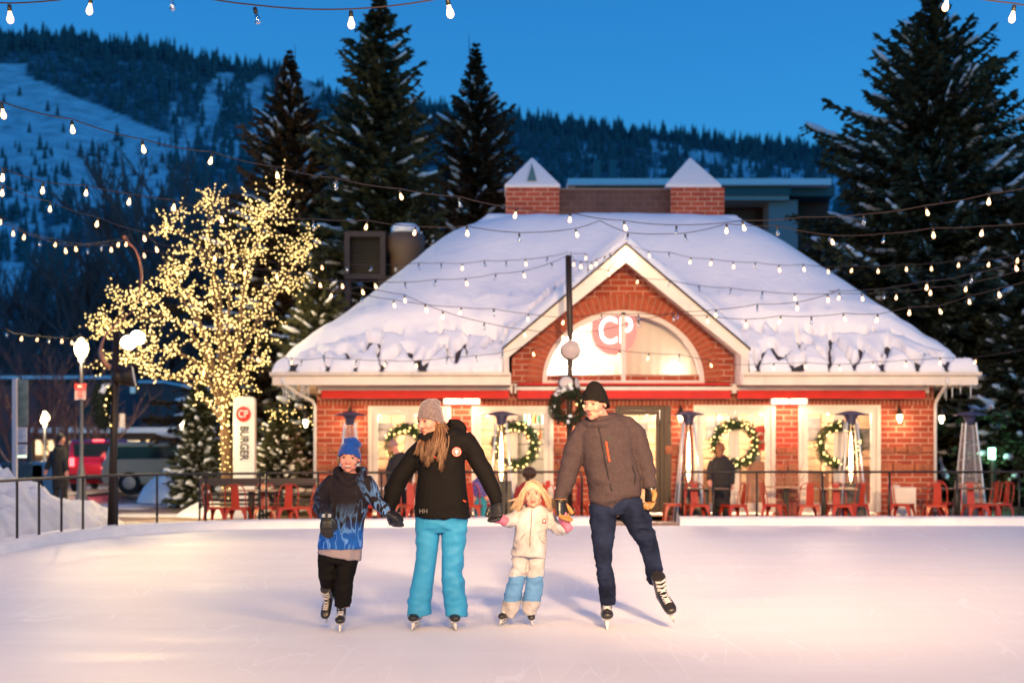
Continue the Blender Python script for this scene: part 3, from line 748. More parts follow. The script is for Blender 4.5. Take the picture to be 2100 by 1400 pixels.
# masonry pillars on the ridge
for xc in (1092, 1430.5):
    Y = 34.2; p = at(xc, 385, Y); hw = 55 / F * Y; cb = MB(); cb.b2((p.x - hw, Y, 6.0), (p.x + hw, Y + 1.3, p.z)); ch = bpart(cb, 'chimney', M_brick)
    cp = MB(); c = (p.x - (.0 if xc < 1200 else .1), Y + .65, p.z)
    hw2 = hw + .03; vs4 = [(c[0] - hw2, Y - .04, p.z), (c[0] + hw2, Y - .04, p.z), (c[0] + hw2, Y + 1.34, p.z), (c[0] - hw2, Y + 1.34, p.z)]
    ap = (c[0], Y + .65, p.z + .88); cp.add(vs4 + [(v[0], v[1], v[2] + .07) for v in vs4] + [ap], [(0, 1, 5, 4), (1, 2, 6, 5), (2, 3, 7, 6), (3, 0, 4, 7), (4, 5, 8), (5, 6, 8), (6, 7, 8), (7, 4, 8), (3, 2, 1, 0)])
    bpart(cp, 'chimney_cap', mat('snowy_cap', (.78, .77, .78), .6, bump=.02, bscale=6), parent=ch, bevel=.03).data.transform(Matrix.Translation(-B.location))
    if xc < 1200:
        pt = MB(); pt.add([(c[0] - .13, Y - .035 + .11, p.z + .17), (c[0] + .1, Y + .075, p.z + .17), (c[0] + .05, Y + .25, p.z + .42), (c[0] - .02, Y + .47, p.z + .7), (c[0] - .03, Y + .35, p.z + .55)], [(0, 1, 2, 3, 4)])
        for v in range(len(pt.v)):
            x_, y_, z_ = pt.v[v]; pt.v[v] = (x_, Y - .04 + (z_ - p.z - .07) / .81 * .69 - .05, z_)
        bpart(pt, 'bare_copper', mat('teal_copper', (.12, .22, .2), .5), parent=ch).data.transform(Matrix.Translation(-B.location))
pw = MB(); a = at(1147, 390, 34.5); b = at(1376, 390, 34.5); pw.b2((a.x, 34.5, 6.2), (b.x, 34.9, a.z)); bpart(pw, 'parapet', brick_mat('dark_stone', (.13, .075, .07), (.1, .06, .06), (.16, .11, .1), bw=.3, bh=.14))
M_cop = mat('coping', (.2, .14, .12), .6); pc = MB(); pc.b2((a.x, 34.46, a.z), (b.x, 34.94, a.z + .04)); bpart(pc, 'coping', M_cop)
# round shop sign seen through a window, shelves with bottles
rs = MB(); p = at(1563, 898, 30.2); rs.prismM([(.27 * math.cos(i * math.pi / 12), .27 * math.sin(i * math.pi / 12)) for i in range(24)], -.02, .02, frontM(p)); so2 = bpart(rs, 'indoor_sign', M_red)
q_ = text_mesh('CP', .3, 'lettering', M_white, frontM(p + Vector((0, -.03, 0))), bold=.012, squeeze=.8); q_.parent = so2; q_.data.transform(Matrix.Translation(-B.location))
sh = MB()
for y in (868, 900, 918): p = at(1105, y, 30.6); sh.b2((p.x - .35, 30.5, p.z - .02), (p.x + .35, 30.75, p.z))
sf = bpart(sh, 'bar_shelf', M_white)
for i in range(12):
    y = (868, 900)[i % 2]; p = at(1078 + 9 * (i // 2) + (i % 2) * 3, y, 30.6); bt = MB(); bt.lathe([(.03, 0), (.032, .14), (.012, .19), (.012, .25)], p, 8)
    bpart(bt, 'bottle', [mat('bottle_green', (.05, .2, .12), .2), mat('bottle_amber', (.4, .15, .03), .2), mat('bottle_clear', (.6, .65, .65), .1)][i % 3], parent=sf).data.transform(Matrix.Translation(-B.location))
fu = MB()
for x0, x1, h in ((1440, 1520, .95), (1535, 1585, 1.1), (1650, 1700, .9), (1712, 1800, 1.0), (770, 830, .95), (850, 910, 1.05), (985, 1040, .9)): a = (x0 - HX) / F * 30.9; b = (x1 - HX) / F * 30.9; fu.b2((a, 30.9, .02), (b, 31.2, h))
bpart(fu, 'counter', mat('counter_wood', (.16, .07, .035), .5, var=.3, vscale=3))
fr3 = MB()
for x, y, w_, h_ in ((1462, 880, .32, .42), (1545, 935, .3, .3), (1665, 880, .36, .5), (1775, 900, .34, .44), (790, 885, .36, .4), (890, 890, .3, .46), (1310, 880, .4, .3)): p = at(x, y, 31.58); fr3.b2((p.x - w_ / 2, 31.56, p.z - h_ / 2), (p.x + w_ / 2, 31.595, p.z + h_ / 2))
bpart(fr3, 'framed_picture', mat('picture_dark', (.12, .10, .09), .5, var=.6, vscale=6))
pb = MB()
for x, y in ((778, 848), (822, 846), (850, 850), (1000, 850), (1078, 848), (1475, 858), (1562, 848), (1698, 847), (1770, 846), (1327, 848), (1500, 846)):
    p = at(x, y, 30.4); pb.ell(p, .045, 8, 6)
bpart(pb, 'pendant_bulbs', E_lamp, smooth=True)
# ================================================================== TREES
M_needle = mat('spruce_needles', (.075, .080, .042), .8, spec=.15, var2=(.03, .033, .02), var=.5, vscale=1.2)
M_needle_warm = mat('spruce_needles_warm_lit', (.12, .068, .036), .8, spec=.15, var2=(.04, .036, .02), var=.4, vscale=.8)  # warm floodlight put into the colour: browner, and brightened like the tone above
M_bark = mat('spruce_bark', (.05, .03, .02), .9)
def conifer(name, base, H, Rr, seed, label, mneedle=None, snow=.25, low=.05, dens=1.0, leader=.06, gap=0.0, twig=1.0, group=None, conv=.85):
    rnd = random.Random(seed)
    root = empty(name, (0, 0, 0)); tag(root, label, 'spruce tree', group)
    tr = MB(); lean = [(math.sin(seed) * .02 * H * k * k, 0, H * k) for k in (0, .25, .5, .75, 1)]
    tr.tube(lean, [H * .016, H * .013, H * .009, H * .005, .006], 8); tr.build('trunk', M_bark, root, smooth=True)
    V = []; Fc = []; sn = MB()
    z = low * H
    def quad(a, b, w, up):
        w *= 1.5
        d = (b - a); 
        if d.length < 1e-5: return
        s = d.cross(up)
        if s.length < 1e-5: return
        s = s.normalized() * w; i = len(V)
        V.extend([a - s * .35, a + s * .35, a + d * .55 + s, b, a + d * .55 - s]); Fc.append((i, i + 1, i + 2, i + 3, i + 4))
    while z < H * .985:
        t = z / H
        L0 = Rr * (1 - (t - low) / (1 - low)) ** conv * min(1, .35 + (1 - t) * 3.2) + leader * (1 - t) * 2
        nb = int((6 + 6 * (1 - t)) * dens + .5)
        a0 = rnd.random() * 6.28
        for k in range(nb):
            if rnd.random() < gap: continue
            az = a0 + k * 6.283 / nb + rnd.uniform(-.25, .25); L = L0 * (rnd.uniform(.72, 1.05) if rnd.random() < .8 else rnd.uniform(1.05, 1.3)) * (1 + .18 * math.sin(z * 2.3 + az * 2 + seed))
            up0 = .55 * t ** 1.5 - .12 + rnd.uniform(-.1, .1)      # young branches rise, old ones hang
            dx, dy = math.cos(az), math.sin(az); pts = []
            m = max(4, int(L / .22))
            for i in range(m + 1):
                s = i / m; zz = z + L * (up0 * s - .22 * (1 - t) * s * s + .16 * s ** 4)
                pts.append(Vector((lean[2][0] * t + dx * L * s, dy * L * s, zz)))
            side = Vector((-dy, dx, 0))
            for i in range(m):
                quad(pts[i], pts[i + 1] + (pts[i + 1] - pts[i]) * .3, .05 * twig, Vector((0, 0, 1))); quad(pts[i], pts[i + 1] + (pts[i + 1] - pts[i]) * .3, .05 * twig, side)
                s = (i + .5) / m
                tl = (.16 + .20 * L * (1 - s * .75) * min(1, s * 4 + .3)) * twig * min(1, .3 + (1 - t) * 5)
                for sg in (-1, 1):
                    for rep in range(2):
                        st = pts[i].lerp(pts[i + 1], rnd.random())
                        d = (side * sg * rnd.uniform(.7, 1.1) + Vector((dx, dy, 0)) * rnd.uniform(.35, .9) + Vector((0, 0, rnd.uniform(-.55, .12)))).normalized() * tl * rnd.uniform(.6, 1.25)
                        quad(st, st + d, .035 * twig * rnd.uniform(.8, 1.5), Vector((rnd.uniform(-.5, .5), rnd.uniform(-.5, .5), 1)).normalized())
                        if tl > .3:
                            for q in (.45, .75):
                                b_ = st + d * q; d2 = (d.normalized() * .6 + Vector((dx, dy, rnd.uniform(-.6, .2))) * rnd.choice((-1, 1)) * .7).normalized() * tl * .4
                                quad(b_, b_ + d2, .035 * twig, Vector((rnd.uniform(-1, 1), rnd.uniform(-1, 1), .6)).normalized())
            if snow and rnd.random() < snow * (1.5 - t * 1.45) and L > .35:
                i0 = int(m * rnd.uniform(.35, .7)); i1 = min(m, i0 + max(2, int(m * rnd.uniform(.2, .5))))
                P = [pts[i] + Vector((rnd.uniform(-.03, .03), rnd.uniform(-.03, .03), .11)) for i in range(i0, i1 + 1)]
                if len(P) >= 2:
                    rr = [.035 + .075 * rnd.random() * min(1, L) for _ in P]; rr[0] *= .4; rr[-1] *= .4
                    sn.tube(P, rr, 6)
        z += H * (.0115 + .007 * (1 - t)) / dens * rnd.uniform(.8, 1.2) * (1 if H > 8 else 1.6)
    cr = MB(); cr.v = V; cr.f = Fc; cr.m = [0] * len(Fc); cr.build('crown', mneedle or M_needle, root, fixn=False)
    if sn.v: sn.build('branch_snow', M_snowfine, root, smooth=True, fixn=False)
    root.location = base
    return root
def tree_at(x, ytop, Y, rpx, **k):
    p = at(x, ytop, Y); H = p.z + .05; return conifer('spruce_tree', (p.x, Y, -.2), H, rpx / F * Y, **k)
tree_at(590, 82, 44, 225, seed=1, label='dark spruce with thin pointed top behind the fairy lit tree', mneedle=M_needle_warm, snow=1.0, conv=.74, dens=1.15)
tree_at(772, -70, 42, 225, seed=2, label='tallest dark spruce left of the roof, its top cut off by the picture edge', snow=.8, gap=.08, conv=.7, dens=1.15)
tree_at(980, 62, 46, 225, seed=5, label='slender spruce with a spiky tip rising behind the left of the snowy roof', mneedle=M_needle_warm, snow=1.0, gap=.12, dens=1.1, conv=.78)
tree_at(1915, -45, 40, 400, seed=11, label='huge dark spruce right of the restaurant', snow=1.3, gap=.06, dens=1.15, conv=.7)
tree_at(2090, 380, 37, 190, seed=8, label='snow dusted spruce at the right picture edge in front of the huge spruce', snow=.9)
tree_at(1680, 470, 42, 130, seed=17, label='short snow dusted spruce tucked behind the right roof slope', snow=.9, conv=.7)
tree_at(868, 420, 40, 150, seed=21, label='low dark spruce filling the gap behind the left roof slope', snow=.4, conv=.6)
tree_at(655, 500, 36, 120, seed=23, label='low spruce with snow patches beside the left corner of the roof', snow=1.0, conv=.6)
tree_at(408, 760, 37, 50, seed=31, label='small snowy spruce left of the fairy lit trunk', snow=1.0, conv=.6)
tree_at(575, 830, 33, 60, seed=37, label='small snow clumped evergreen between the tall sign and the brick wall', snow=1.6, conv=.5)
# ------------------------------------------------------------------ bare trees and brush
M_twig = mat('bare_twigs', (.17, .10, .095), .9, spec=.1)
def bare(base, H, seed, label, spread=.5, n0=5, lev=4, m=None, name='bare_tree', r0=.018, group=None):
    rnd = random.Random(seed); mb = MB()
    def rec(p, d, L, r, l):
        k = 4; pts = [p]; dd = d.copy()
        for i in range(k):
            dd = (dd + Vector((rnd.uniform(-.18, .18), rnd.uniform(-.18, .18), rnd.uniform(-.02, .12)))).normalized(); pts.append(pts[-1] + dd * L / k)
        mb.tube(pts, [r * (1 - .12 * i) for i in range(k + 1)], 5 if l > 1 else 4, caps=False)
        if l <= 0: return
        for i in range(rnd.randint(3, 5)):
            q = pts[rnd.randint(1, k)]; a = rnd.uniform(0, 6.28); nd = (dd + Vector((math.cos(a), math.sin(a), rnd.uniform(-.1, .4))) * spread * rnd.uniform(.7, 1.3)).normalized()
            rec(q, nd, L * rnd.uniform(.5, .72), r * .55, l - 1)
    for i in range(n0):
        a = i * 6.28 / n0; rec(Vector((0, 0, 0)), Vector((math.cos(a) * .25, math.sin(a) * .25, 1)).normalized(), H * .42, H * r0, lev)
    o = mb.build(name, m or M_twig, fixn=False); o.location = base; tag(o, label, 'bare tree', group); return o
for i, (x, yt, Y, lab) in enumerate([(350, 210, 97, 'bare reddish tree rising behind the fairy lights against the snowy slope'), (440, 230, 100, 'bare brown tree touching the left spruce'), (235, 400, 98, 'bare bushy tree left of the curled lamp pole'), (110, 470, 110, 'bare dark tree above the acorn street lamp'), (20, 530, 104, 'bare tree at the left picture edge above the kiosk'), (300, 470, 96, 'bare twiggy tree directly behind the curled metal ribbon'), (170, 560, 108, 'wide bare tree above the long low roof'), (60, 620, 93, 'bare tree in front of the dark building at far left')]):
    p = at(x, yt, Y); bare((p.x, Y, -.1), p.z, 40 + i, lab, spread=.45 + .05 * (i % 3), n0=5 + i % 2)
for i, (x, yt, Y, lab) in enumerate([(35, 610, 50, 'bare brown street tree behind the timetable post'), (135, 590, 58, 'bare brown street tree between the two left street lamps'), (205, 640, 62, 'bare street tree directly left of the ribbon pole')]):
    p = at(x, yt, Y); bare((p.x, Y, -.1), p.z, 60 + i, lab, spread=.62, n0=3, lev=3, r0=.010)
# ------------------------------------------------------------------ the tree wrapped in fairy lights
YT = 31.0; M_litbark = mat('lit_bark', (.09, .05, .028), .85, var=.3, vscale=9)
rnd = random.Random(12)
LT = empty('wrapped_tree', (0, 0, 0)); tag(LT, 'leafless tree wrapped to its twig ends in yellow fairy lights', 'tree')
lt = MB(); BULBS = []
def pth(pts, r0, r1, wraps, dens):
    P = catmull([Vector(p) for p in pts], 8); L = sum((b - a).length for a, b in zip(P, P[1:])); n = len(P)
    lt.tube(P, [r0 + (r1 - r0) * i / (n - 1) for i in range(n)], 6, caps=False)
    nb = max(2, int(L * dens)); acc = [0]
    for a, b in zip(P, P[1:]): acc.append(acc[-1] + (b - a).length)
    for k in range(nb):
        s = L * (k + rnd.random() * .6) / nb; i = max(j for j in range(n) if acc[j] <= s); i = min(i, n - 2); f = (s - acc[i]) / max(1e-6, acc[i + 1] - acc[i])
        q = P[i].lerp(P[i + 1], f); t = (P[i + 1] - P[i]).normalized(); sd = t.cross(Vector((0, 1, 0))).normalized(); a = k * wraps + rnd.random()
        r = r0 + (r1 - r0) * s / L + .035
        BULBS.append(q + (sd * math.cos(a) + t.cross(sd) * math.sin(a)) * r)
    return P
tp = lambda x, y, d=0: Vector(((x - HX) / F * YT, YT + d, CAMZ + (HY - y) / F * YT))
fork = tp(462, 878)
for sx in (-6, 6): pth([tp(466 + sx, 1045), tp(466 + sx * .5, 960), fork + Vector((sx * .006, 0, 0))], .11, .085, 2.4, 24)
limbs = [((440, 800), (400, 740), (330, 720), (262, 745, )), ((448, 790), (430, 700), (395, 610), (345, 560)), ((455, 780), (450, 680), (440, 560), (432, 430)), ((470, 800), (500, 700), (515, 600), (560, 470)), ((475, 810), (520, 740), (545, 690), (555, 600)), ((462, 790), (480, 650), (500, 540), (520, 430)), ((452, 820), (410, 780), (350, 770), (290, 765)), ((450, 800), (400, 690), (330, 650), (215, 690)), ((455, 800), (470, 700), (475, 600), (470, 480)), ((470, 805), (505, 760), (530, 745), (552, 735)), ((440, 840), (415, 815), (395, 790), (370, 780)), ((445, 770), (400, 650), (350, 600), (290, 640)), ((458, 760), (455, 600), (410, 500), (350, 480)), ((468, 780), (530, 650), (590, 560), (625, 520))]
ends = [(585, 365), (612, 430), (638, 500), (630, 585), (590, 590), (440, 395), (415, 420), (447, 405), (330, 455), (322, 480), (380, 465), (245, 580), (200, 600), (178, 655), (183, 695), (195, 720), (230, 755), (300, 560), (300, 590), (560, 395), (510, 400), (495, 420), (620, 450), (520, 735), (540, 755), (275, 790), (305, 785), (360, 500), (400, 520), (470, 440), (545, 430), (600, 480), (580, 540), (610, 585), (560, 640), (540, 680), (250, 650), (300, 700), (340, 740), (500, 480), (340, 545), (290, 740), (535, 560), (425, 470), (385, 440), (350, 620), (420, 560), (390, 700), (530, 620), (500, 560), (330, 690), (480, 520), (450, 620), (580, 500), (400, 780), (230, 700), (260, 610), (310, 640), (370, 660), (575, 690), (510, 680), (490, 620), (430, 650), (590, 440), (545, 500), (565, 560), (470, 600), (360, 700), (420, 730), (500, 440), (205, 630), (270, 720), (320, 770), (440, 500), (525, 460), (405, 590), (380, 560), (450, 540), (480, 700), (455, 700), (540, 720), (350, 580), (310, 610), (440, 740)]
LP = []
for l in limbs:
    d0 = rnd.uniform(-1.1, 1.1); pts = [fork] + [tp(x, y, d0 * (k + 1) / 4) for k, (x, y) in enumerate([q[:2] for q in l])]
    LP += pth(pts, .05, .014, 2.0, 15)[8:]
poly = [(175, 650), (240, 580), (300, 590), (325, 460), (420, 385), (440, 395), (500, 400), (585, 365), (635, 490), (630, 590), (570, 620), (560, 740), (520, 800), (470, 850), (400, 800), (290, 790), (235, 760), (180, 700)]
def inpoly(x, y):
    c = False
    for (x0, y0), (x1, y1) in zip(poly, poly[1:] + poly[:1]):
        if (y0 > y) != (y1 > y) and x < (x1 - x0) * (y - y0) / (y1 - y0) + x0: c = not c
    return c
while len(ends) < 205:
    x, y = rnd.uniform(170, 640), rnd.uniform(365, 850)
    if inpoly(x, y) and min((x - a) ** 2 + (y - b) ** 2 for a, b in ends) > 17 ** 2: ends.append((x, y))
for (x, y) in ends:
    e = tp(x, y, rnd.uniform(-1.2, 1.2)); c = sorted(LP, key=lambda q: (q - e).length + (.25 if q.z > e.z else 0) + rnd.random() * .25)[0]
    mid = c.lerp(e, .5) + Vector((rnd.uniform(-.12, .12), rnd.uniform(-.1, .1), rnd.uniform(-.05, .15))); pth([c, mid, e], .012, .005, 1.6, 11)
    for q in range(2):
        e2 = e + Vector((rnd.uniform(-.4, .4), rnd.uniform(-.4, .4), rnd.uniform(-.34, .34))); pth([c.lerp(e, rnd.uniform(.3, .7)), e2.lerp(c, .3) + Vector((0, 0, .05)), e2], .006, .003, 1.4, 10)
lt.build('trunk', M_litbark, LT, smooth=True, fixn=False); rebase(LT, (tp(466, 1045).x, YT, 0))
FL = empty('fairy_lights', (0, 0, 0)); tag(FL, 'yellow fairy lights wound round the trunk and every branch of the leafless tree', 'fairy lights')
bm = MB(); bm.ell((0, 0, 0), .0125, 6, 4); b0 = bm.build('bulb', E_fairy, FL, fixn=False); BULBS.sort(key=lambda p: p.y)
b0.location = BULBS[0]; b0.parent = FL
for p in BULBS[1:100]: o = b0.copy(); col.objects.link(o); o.location = p; o.parent = FL
rest = MB()
for p in BULBS[100:]: rest.ell(p, .0125, 6, 4)
tag(rest.build('bulb', E_fairy, FL, fixn=False), kind='stuff')
print('fairy bulbs', len(BULBS))
for p_, e_ in ((tp(470, 640, -1.8), 170), (tp(330, 720, -1.8), 90), (tp(440, 880, -1.2), 150), (tp(360, 900, -.2), 190), (tp(500, 560, 2.5), 200)): point(p_, e_, .6, (1, .72, .3))
# snow dusted hedge lights by the wall
hb = MB(); 
for i in range(46): hb.ell(at(random.uniform(535, 642), random.gauss(848, 12), 32 + random.random()), .0125, 6, 4)
tag(hb.build('hedge_lights', E_fairy, fixn=False), 'white fairy lights scattered over the snowy bush beside the left brick wall', 'fairy lights')
# ================================================================== RAILINGS, POLES, STREET
M_rail = mat('rail_steel', (.03, .027, .025), .35, metal=.5)
PO = rim_off(.20); RO = rim_off(.10)
def on_curve(C, px):     # point of the curve seen at photo column px
    best = None
    for a, b in zip(C, C[1:]):
        if a.y < 15 or b.x > 14: continue
        fa = a.x / a.y * F + HX - px; fb = b.x / b.y * F + HX - px
        if fa * fb <= 0 and fa != fb: return a.lerp(b, fa / (fa - fb))
    return None
def railing(pxs, label, x0=None, x1=None, kind='goose', zr=.955, end=None):
    root = empty('railing'); tag(root, label, 'railing', 'black railings round the rink')
    C = RO if kind == 'goose' else rim_off(.62)
    idx = [p for p in C if p.y > 12 and p.x < 14]
    xa = x0 if x0 is not None else -900; xb = x1 if x1 is not None else 9999
    pts = [p for p in idx if xa <= p.x / p.y * F + HX <= xb]
    if x1 is not None: q = on_curve(C, x1); pts.append(q)
    if x0 is not None: q = on_curve(C, x0); pts.insert(0, q)
    P = [Vector((p.x, p.y, zr)) for p in pts]
    if end == 'left': P = [P[0] + Vector((-.02, 0, -.85)), P[0] + Vector((-.02, 0, -.1)), P[0] + Vector((.02, 0, -.02))] + P[1:]
    if end == 'right': P = P + [P[-1] + Vector((.03, 0, -.1)), P[-1] + Vector((.03, 0, -.9))]
    t = MB(); t.tube(P, .022, 10); t.build('handrail', M_rail, root, smooth=True)
    for px in pxs:
        a = on_curve(C, px)
        if a is None: continue
        m = MB()
        if kind == 'goose':
            b = on_curve(PO, px) or a; d = (b - a); d = d.normalized() * .13 if d.length > .01 else Vector((-.1, .05)); 
            n_ = Vector((a.x + d.x, a.y + d.y, 0))
            m.tube([n_ + Vector((0, 0, .12)), n_ + Vector((0, 0, .78)), n_ + Vector((-d.x * .2, -d.y * .2, .86)), Vector((a.x, a.y, zr - .01))], .019, 8)
        else: m.tube([(a.x, a.y, -.16), (a.x, a.y, zr - .01)], .021, 8)
        m.build('post', M_rail, root, smooth=True)
    return root
railing([-60, -25, 35, 80, 126, 170, 240, 322, 422, 533], 'curved black railing with bent posts along the left snow bank', x1=540)
railing([546, 652, 782, 915, 1038, 1163], 'straight black railing behind the woman and the boy', x0=545, x1=1190, kind='s', end='right')
railing([1463, 1552, 1687, 1824, 1962, 2090, 2200], 'straight black railing right of the gate in front of the red chairs', x0=1402, x1=2300, kind='s', end='left')
# ---- poles with floodlights
def floodlight(mb_m, p, yaw, pitch, lit, parent, s=1.0):
    M_ = Matrix.Rotation(yaw, 3, 'Z') @ Matrix.Rotation(pitch, 3, 'X'); m = MB()
    T = Matrix.Translation(p) @ M_.to_4x4() @ Matrix.Rotation(R(90), 4, 'X')
    prof = [(.04, -.16), (.10, -.13), (.13, -.05), (.15, .02), (.155, .05)]
    m.lathe([(r * s, z * s) for r, z in prof], p, 16, M=(M_ @ Matrix.Rotation(R(90), 3, 'X')))
    o = m.build('floodlight', M_dark, parent, smooth=True)
    l = MB(); l.lathe([(.142 * s, .052 * s), (.12 * s, .064 * s), (.005, .07 * s)], p, 16, M=(M_ @ Matrix.Rotation(R(90), 3, 'X'))); l.build('lens', emis('flood_glow', (1, .85, .6), 22) if lit else mat('grey_lens', (.55, .5, .48), .25), o, smooth=True)
YP = 26.15; cp = at(1168, 0, YP).x
pole = MB(); pole.tube([(cp, YP, -.16), (cp, YP, 2.6), (cp + .02, YP, 3.3), (cp, YP, 3.9), (cp - .02, YP, 4.95)], [.055, .055, .05, .06, .06], 10)
pm = empty('light_pole'); tag(pm, 'dark lamp pole with round floodlight and wreath in front of the arched window', 'lamp pole', 'dark lamp poles of the rink')
pole.build('pole', M_dark, pm, smooth=True)
bs = MB(); bs.lathe([(.16, -.02), (.16, .03), (.09, .08), (.07, .3), (.055, .32)], (cp, YP, 0), 14); bs.build('base', M_dark, pm)
floodlight(None, Vector((cp + .02, YP + .1, at(0, 717, YP).z)), R(180), R(0), False, pm, 1.25)
dd = MB(); dz = at(0, 717, YP).z; dd.lathe([(.01, 0), (.17, .0), (.175, .02), (.17, .03)], (cp + .02, YP - .10, dz), 20, M=Matrix.Rotation(R(90), 3, 'X')); dd.build('lamp_back', mat('pale_lamp_back', (.48, .40, .38), .5), pm, smooth=True)
floodlight(None, Vector((cp - .06, YP - .12, at(0, 787, YP).z)), R(-12), R(-8), False, pm, .95)
floodlight(None, Vector((cp + .10, YP + .02, at(0, 790, YP).z)), R(70), R(-12), False, pm, 1.0)
rebase(pm, (cp, YP, 0))
# left pole with curled copper ribbon
YL = 22.9; lx = at(231, 0, YL).x
pl = empty('light_pole'); tag(pl, 'dark lamp pole with a curled copper ribbon on top beside the curved railing', 'lamp pole', 'dark lamp poles of the rink')
m = MB(); m.tube([(lx - .02, YL, -.02), (lx + .06, YL, at(0, 680, YL).z)], [.07, .055], 12); m.build('pole', M_dark, pl, smooth=True)
m = MB(); m.b2((lx - .13, YL - .08, -.02), (lx + .12, YL + .1, .14)); m.build('base', M_dark, pl, bevel=.02)
rb = catmull([at(x, y, YL + d) for x, y, d in [(226, 755, -.12), (213, 742, -.12), (206, 720, -.08), (214, 692, -.02), (238, 664, .06), (268, 640, .10), (283, 612, .06), (290, 575, 0), (288, 540, -.03), (278, 512, -.02), (264, 498, 0), (254, 484, 0)]], 8)
m = MB(); vs = []
for i, p in enumerate(rb):
    t = (rb[min(i + 1, len(rb) - 1)] - rb[max(i - 1, 0)]).normalized(); s_ = t.cross(Vector((0, 1, 0))).normalized(); w_ = .035 + .012 * math.sin(i * .15); b_ = Vector((0, .012, 0))
    wv = (s_ * math.cos(i * .03) + Vector((0, 1, 0)) * math.sin(i * .03)) * w_; vs += [p - wv - b_, p + wv - b_, p + wv + b_, p - wv + b_]
fs = [(i * 4 + j, i * 4 + (j + 1) % 4, i * 4 + 4 + (j + 1) % 4, i * 4 + 4 + j) for i in range(len(rb) - 1) for j in range(4)] + [(0, 1, 2, 3)]
m.add(vs, fs); m.build('ribbon', mat('copper', (.42, .17, .10), .35, metal=.6), pl, smooth=True)
floodlight(None, at(263, 704, YL - .15), R(18), R(-14), True, pl, .85); floodlight(None, at(281, 694, YL - .1), R(26), R(-14), True, pl, .85)
floodlight(None, at(266, 772, YL), R(100), R(-10), False, pl, 1.15); floodlight(None, at(246, 772, YL), R(160), R(-10), False, pl, .9)
rebase(pl, (lx, YL, 0))
spot(at(272, 700, YL - .3), (1, 13, 0), 260, 100, .12)
# ---- wreaths
M_fir = mat('fir_sprigs', (.035, .075, .02), .7, var=.4, vscale=10); M_firdark = mat('fir_sprigs_dark', (.02, .032, .014), .8)
def wreath(p, r, label, nb=46, squash=1.0, rot=0, m=None, group='wreaths with warm lights', snow=False, thick=.135, seed=0, frac=1.0, y_dir=0):
    rnd = random.Random(seed + int(p.x * 100)); root = empty('wreath'); tag(root, label, 'wreath', group)
    f = MB()
    for k in range(1700):
        a = rnd.uniform(0, 6.283); b = rnd.uniform(0, 6.283); q = thick * rnd.uniform(.3, .75)
        c = Vector(((r + q * math.cos(b)) * math.cos(a), q * math.sin(b), (r + q * math.cos(b)) * math.sin(a)))
        d = Vector((math.cos(a) * math.cos(b), math.sin(b), math.sin(a) * math.cos(b))) + Vector((-math.sin(a), 0, math.cos(a))) * rnd.uniform(-1, 1) + Vector([rnd.uniform(-.4, .4) for _ in range(3)])
        d = d.normalized() * rnd.uniform(.04, .085); s_ = d.orthogonal().normalized() * .011
        f.add([c - s_, c + s_, c + d], [(0, 1, 2)]); s2 = d.cross(s_).normalized() * .011; f.add([c - s2, c + s2, c + d], [(0, 1, 2)])
    f.tube([(r * math.cos(a), 0, r * math.sin(a)) for a in [i * 6.283 / 24 for i in range(24)]], thick * .35, 6, closed=True)
    T = Matrix.Translation(p) @ Matrix.Rotation(rot, 4, 'Z')
    fo_ = f.build('foliage', m or M_fir, root, fixn=False); fo_.data.transform(T)
    base = MB(); base.ell((0, 0, 0), .017, 6, 4); bo = base.build('bulb', E_fairy, root, fixn=False)
    for k in range(nb):
        a = k * 6.283 / nb * frac + rnd.uniform(-.1, .1); b = rnd.uniform(-2.9, -.2); q = thick * rnd.uniform(.6, .95); o = bo if k == 0 else bo.copy()
        if k: col.objects.link(o)
        o.parent = root; o.location = T @ Vector(((r + q * math.cos(b)) * math.cos(a), q * math.sin(b) - .02, (r + q * math.cos(b)) * math.sin(a)))
    if snow:
        s = MB()
        for a in (1.9, 2.1, 2.3, 2.5, 1.5): s.ell((r * math.cos(a), -.03, r * math.sin(a) + .06), (.07, .06, .045), 8, 6)
        s.ell((.02, -.08, -r + .09), (.05, .03, .03), 8, 6); s.ell((-.02, -.09, -r - .01), (.03, .03, .04), 8, 6); s.ell((-r, -.09, .0), (.025, .02, .03), 8, 6)
        s.build('snow', M_snowfine, root, smooth=True).data.transform(T)
    return root
YB = YW - .12
wreath(at(832, 910, YB), .33, 'lit wreath on the window behind the left shoulder of the woman')
wreath(at(1057, 912, YB), .40, 'lit wreath behind a patio heater, above the small girl')
wreath(at(1508, 910, YB), .42, 'fully visible lit wreath right behind the person in the black coat')
wreath(at(1722, 912, YB), .40, 'lit wreath on the rightmost window behind a glowing heater')
wreath(at(1167, 833, YP - .16), .27, 'dark unlit wreath with snow hung on the pole before the arched window', nb=3, m=M_firdark, snow=True, thick=.15, group='wreaths on the lamp poles', frac=.1)
wreath(at(216, 832, YL + .02), .27, 'dark wreath seen edge-on on the pole with the copper ribbon', nb=14, m=M_firdark, snow=True, thick=.15, group='wreaths on the lamp poles', rot=R(84))
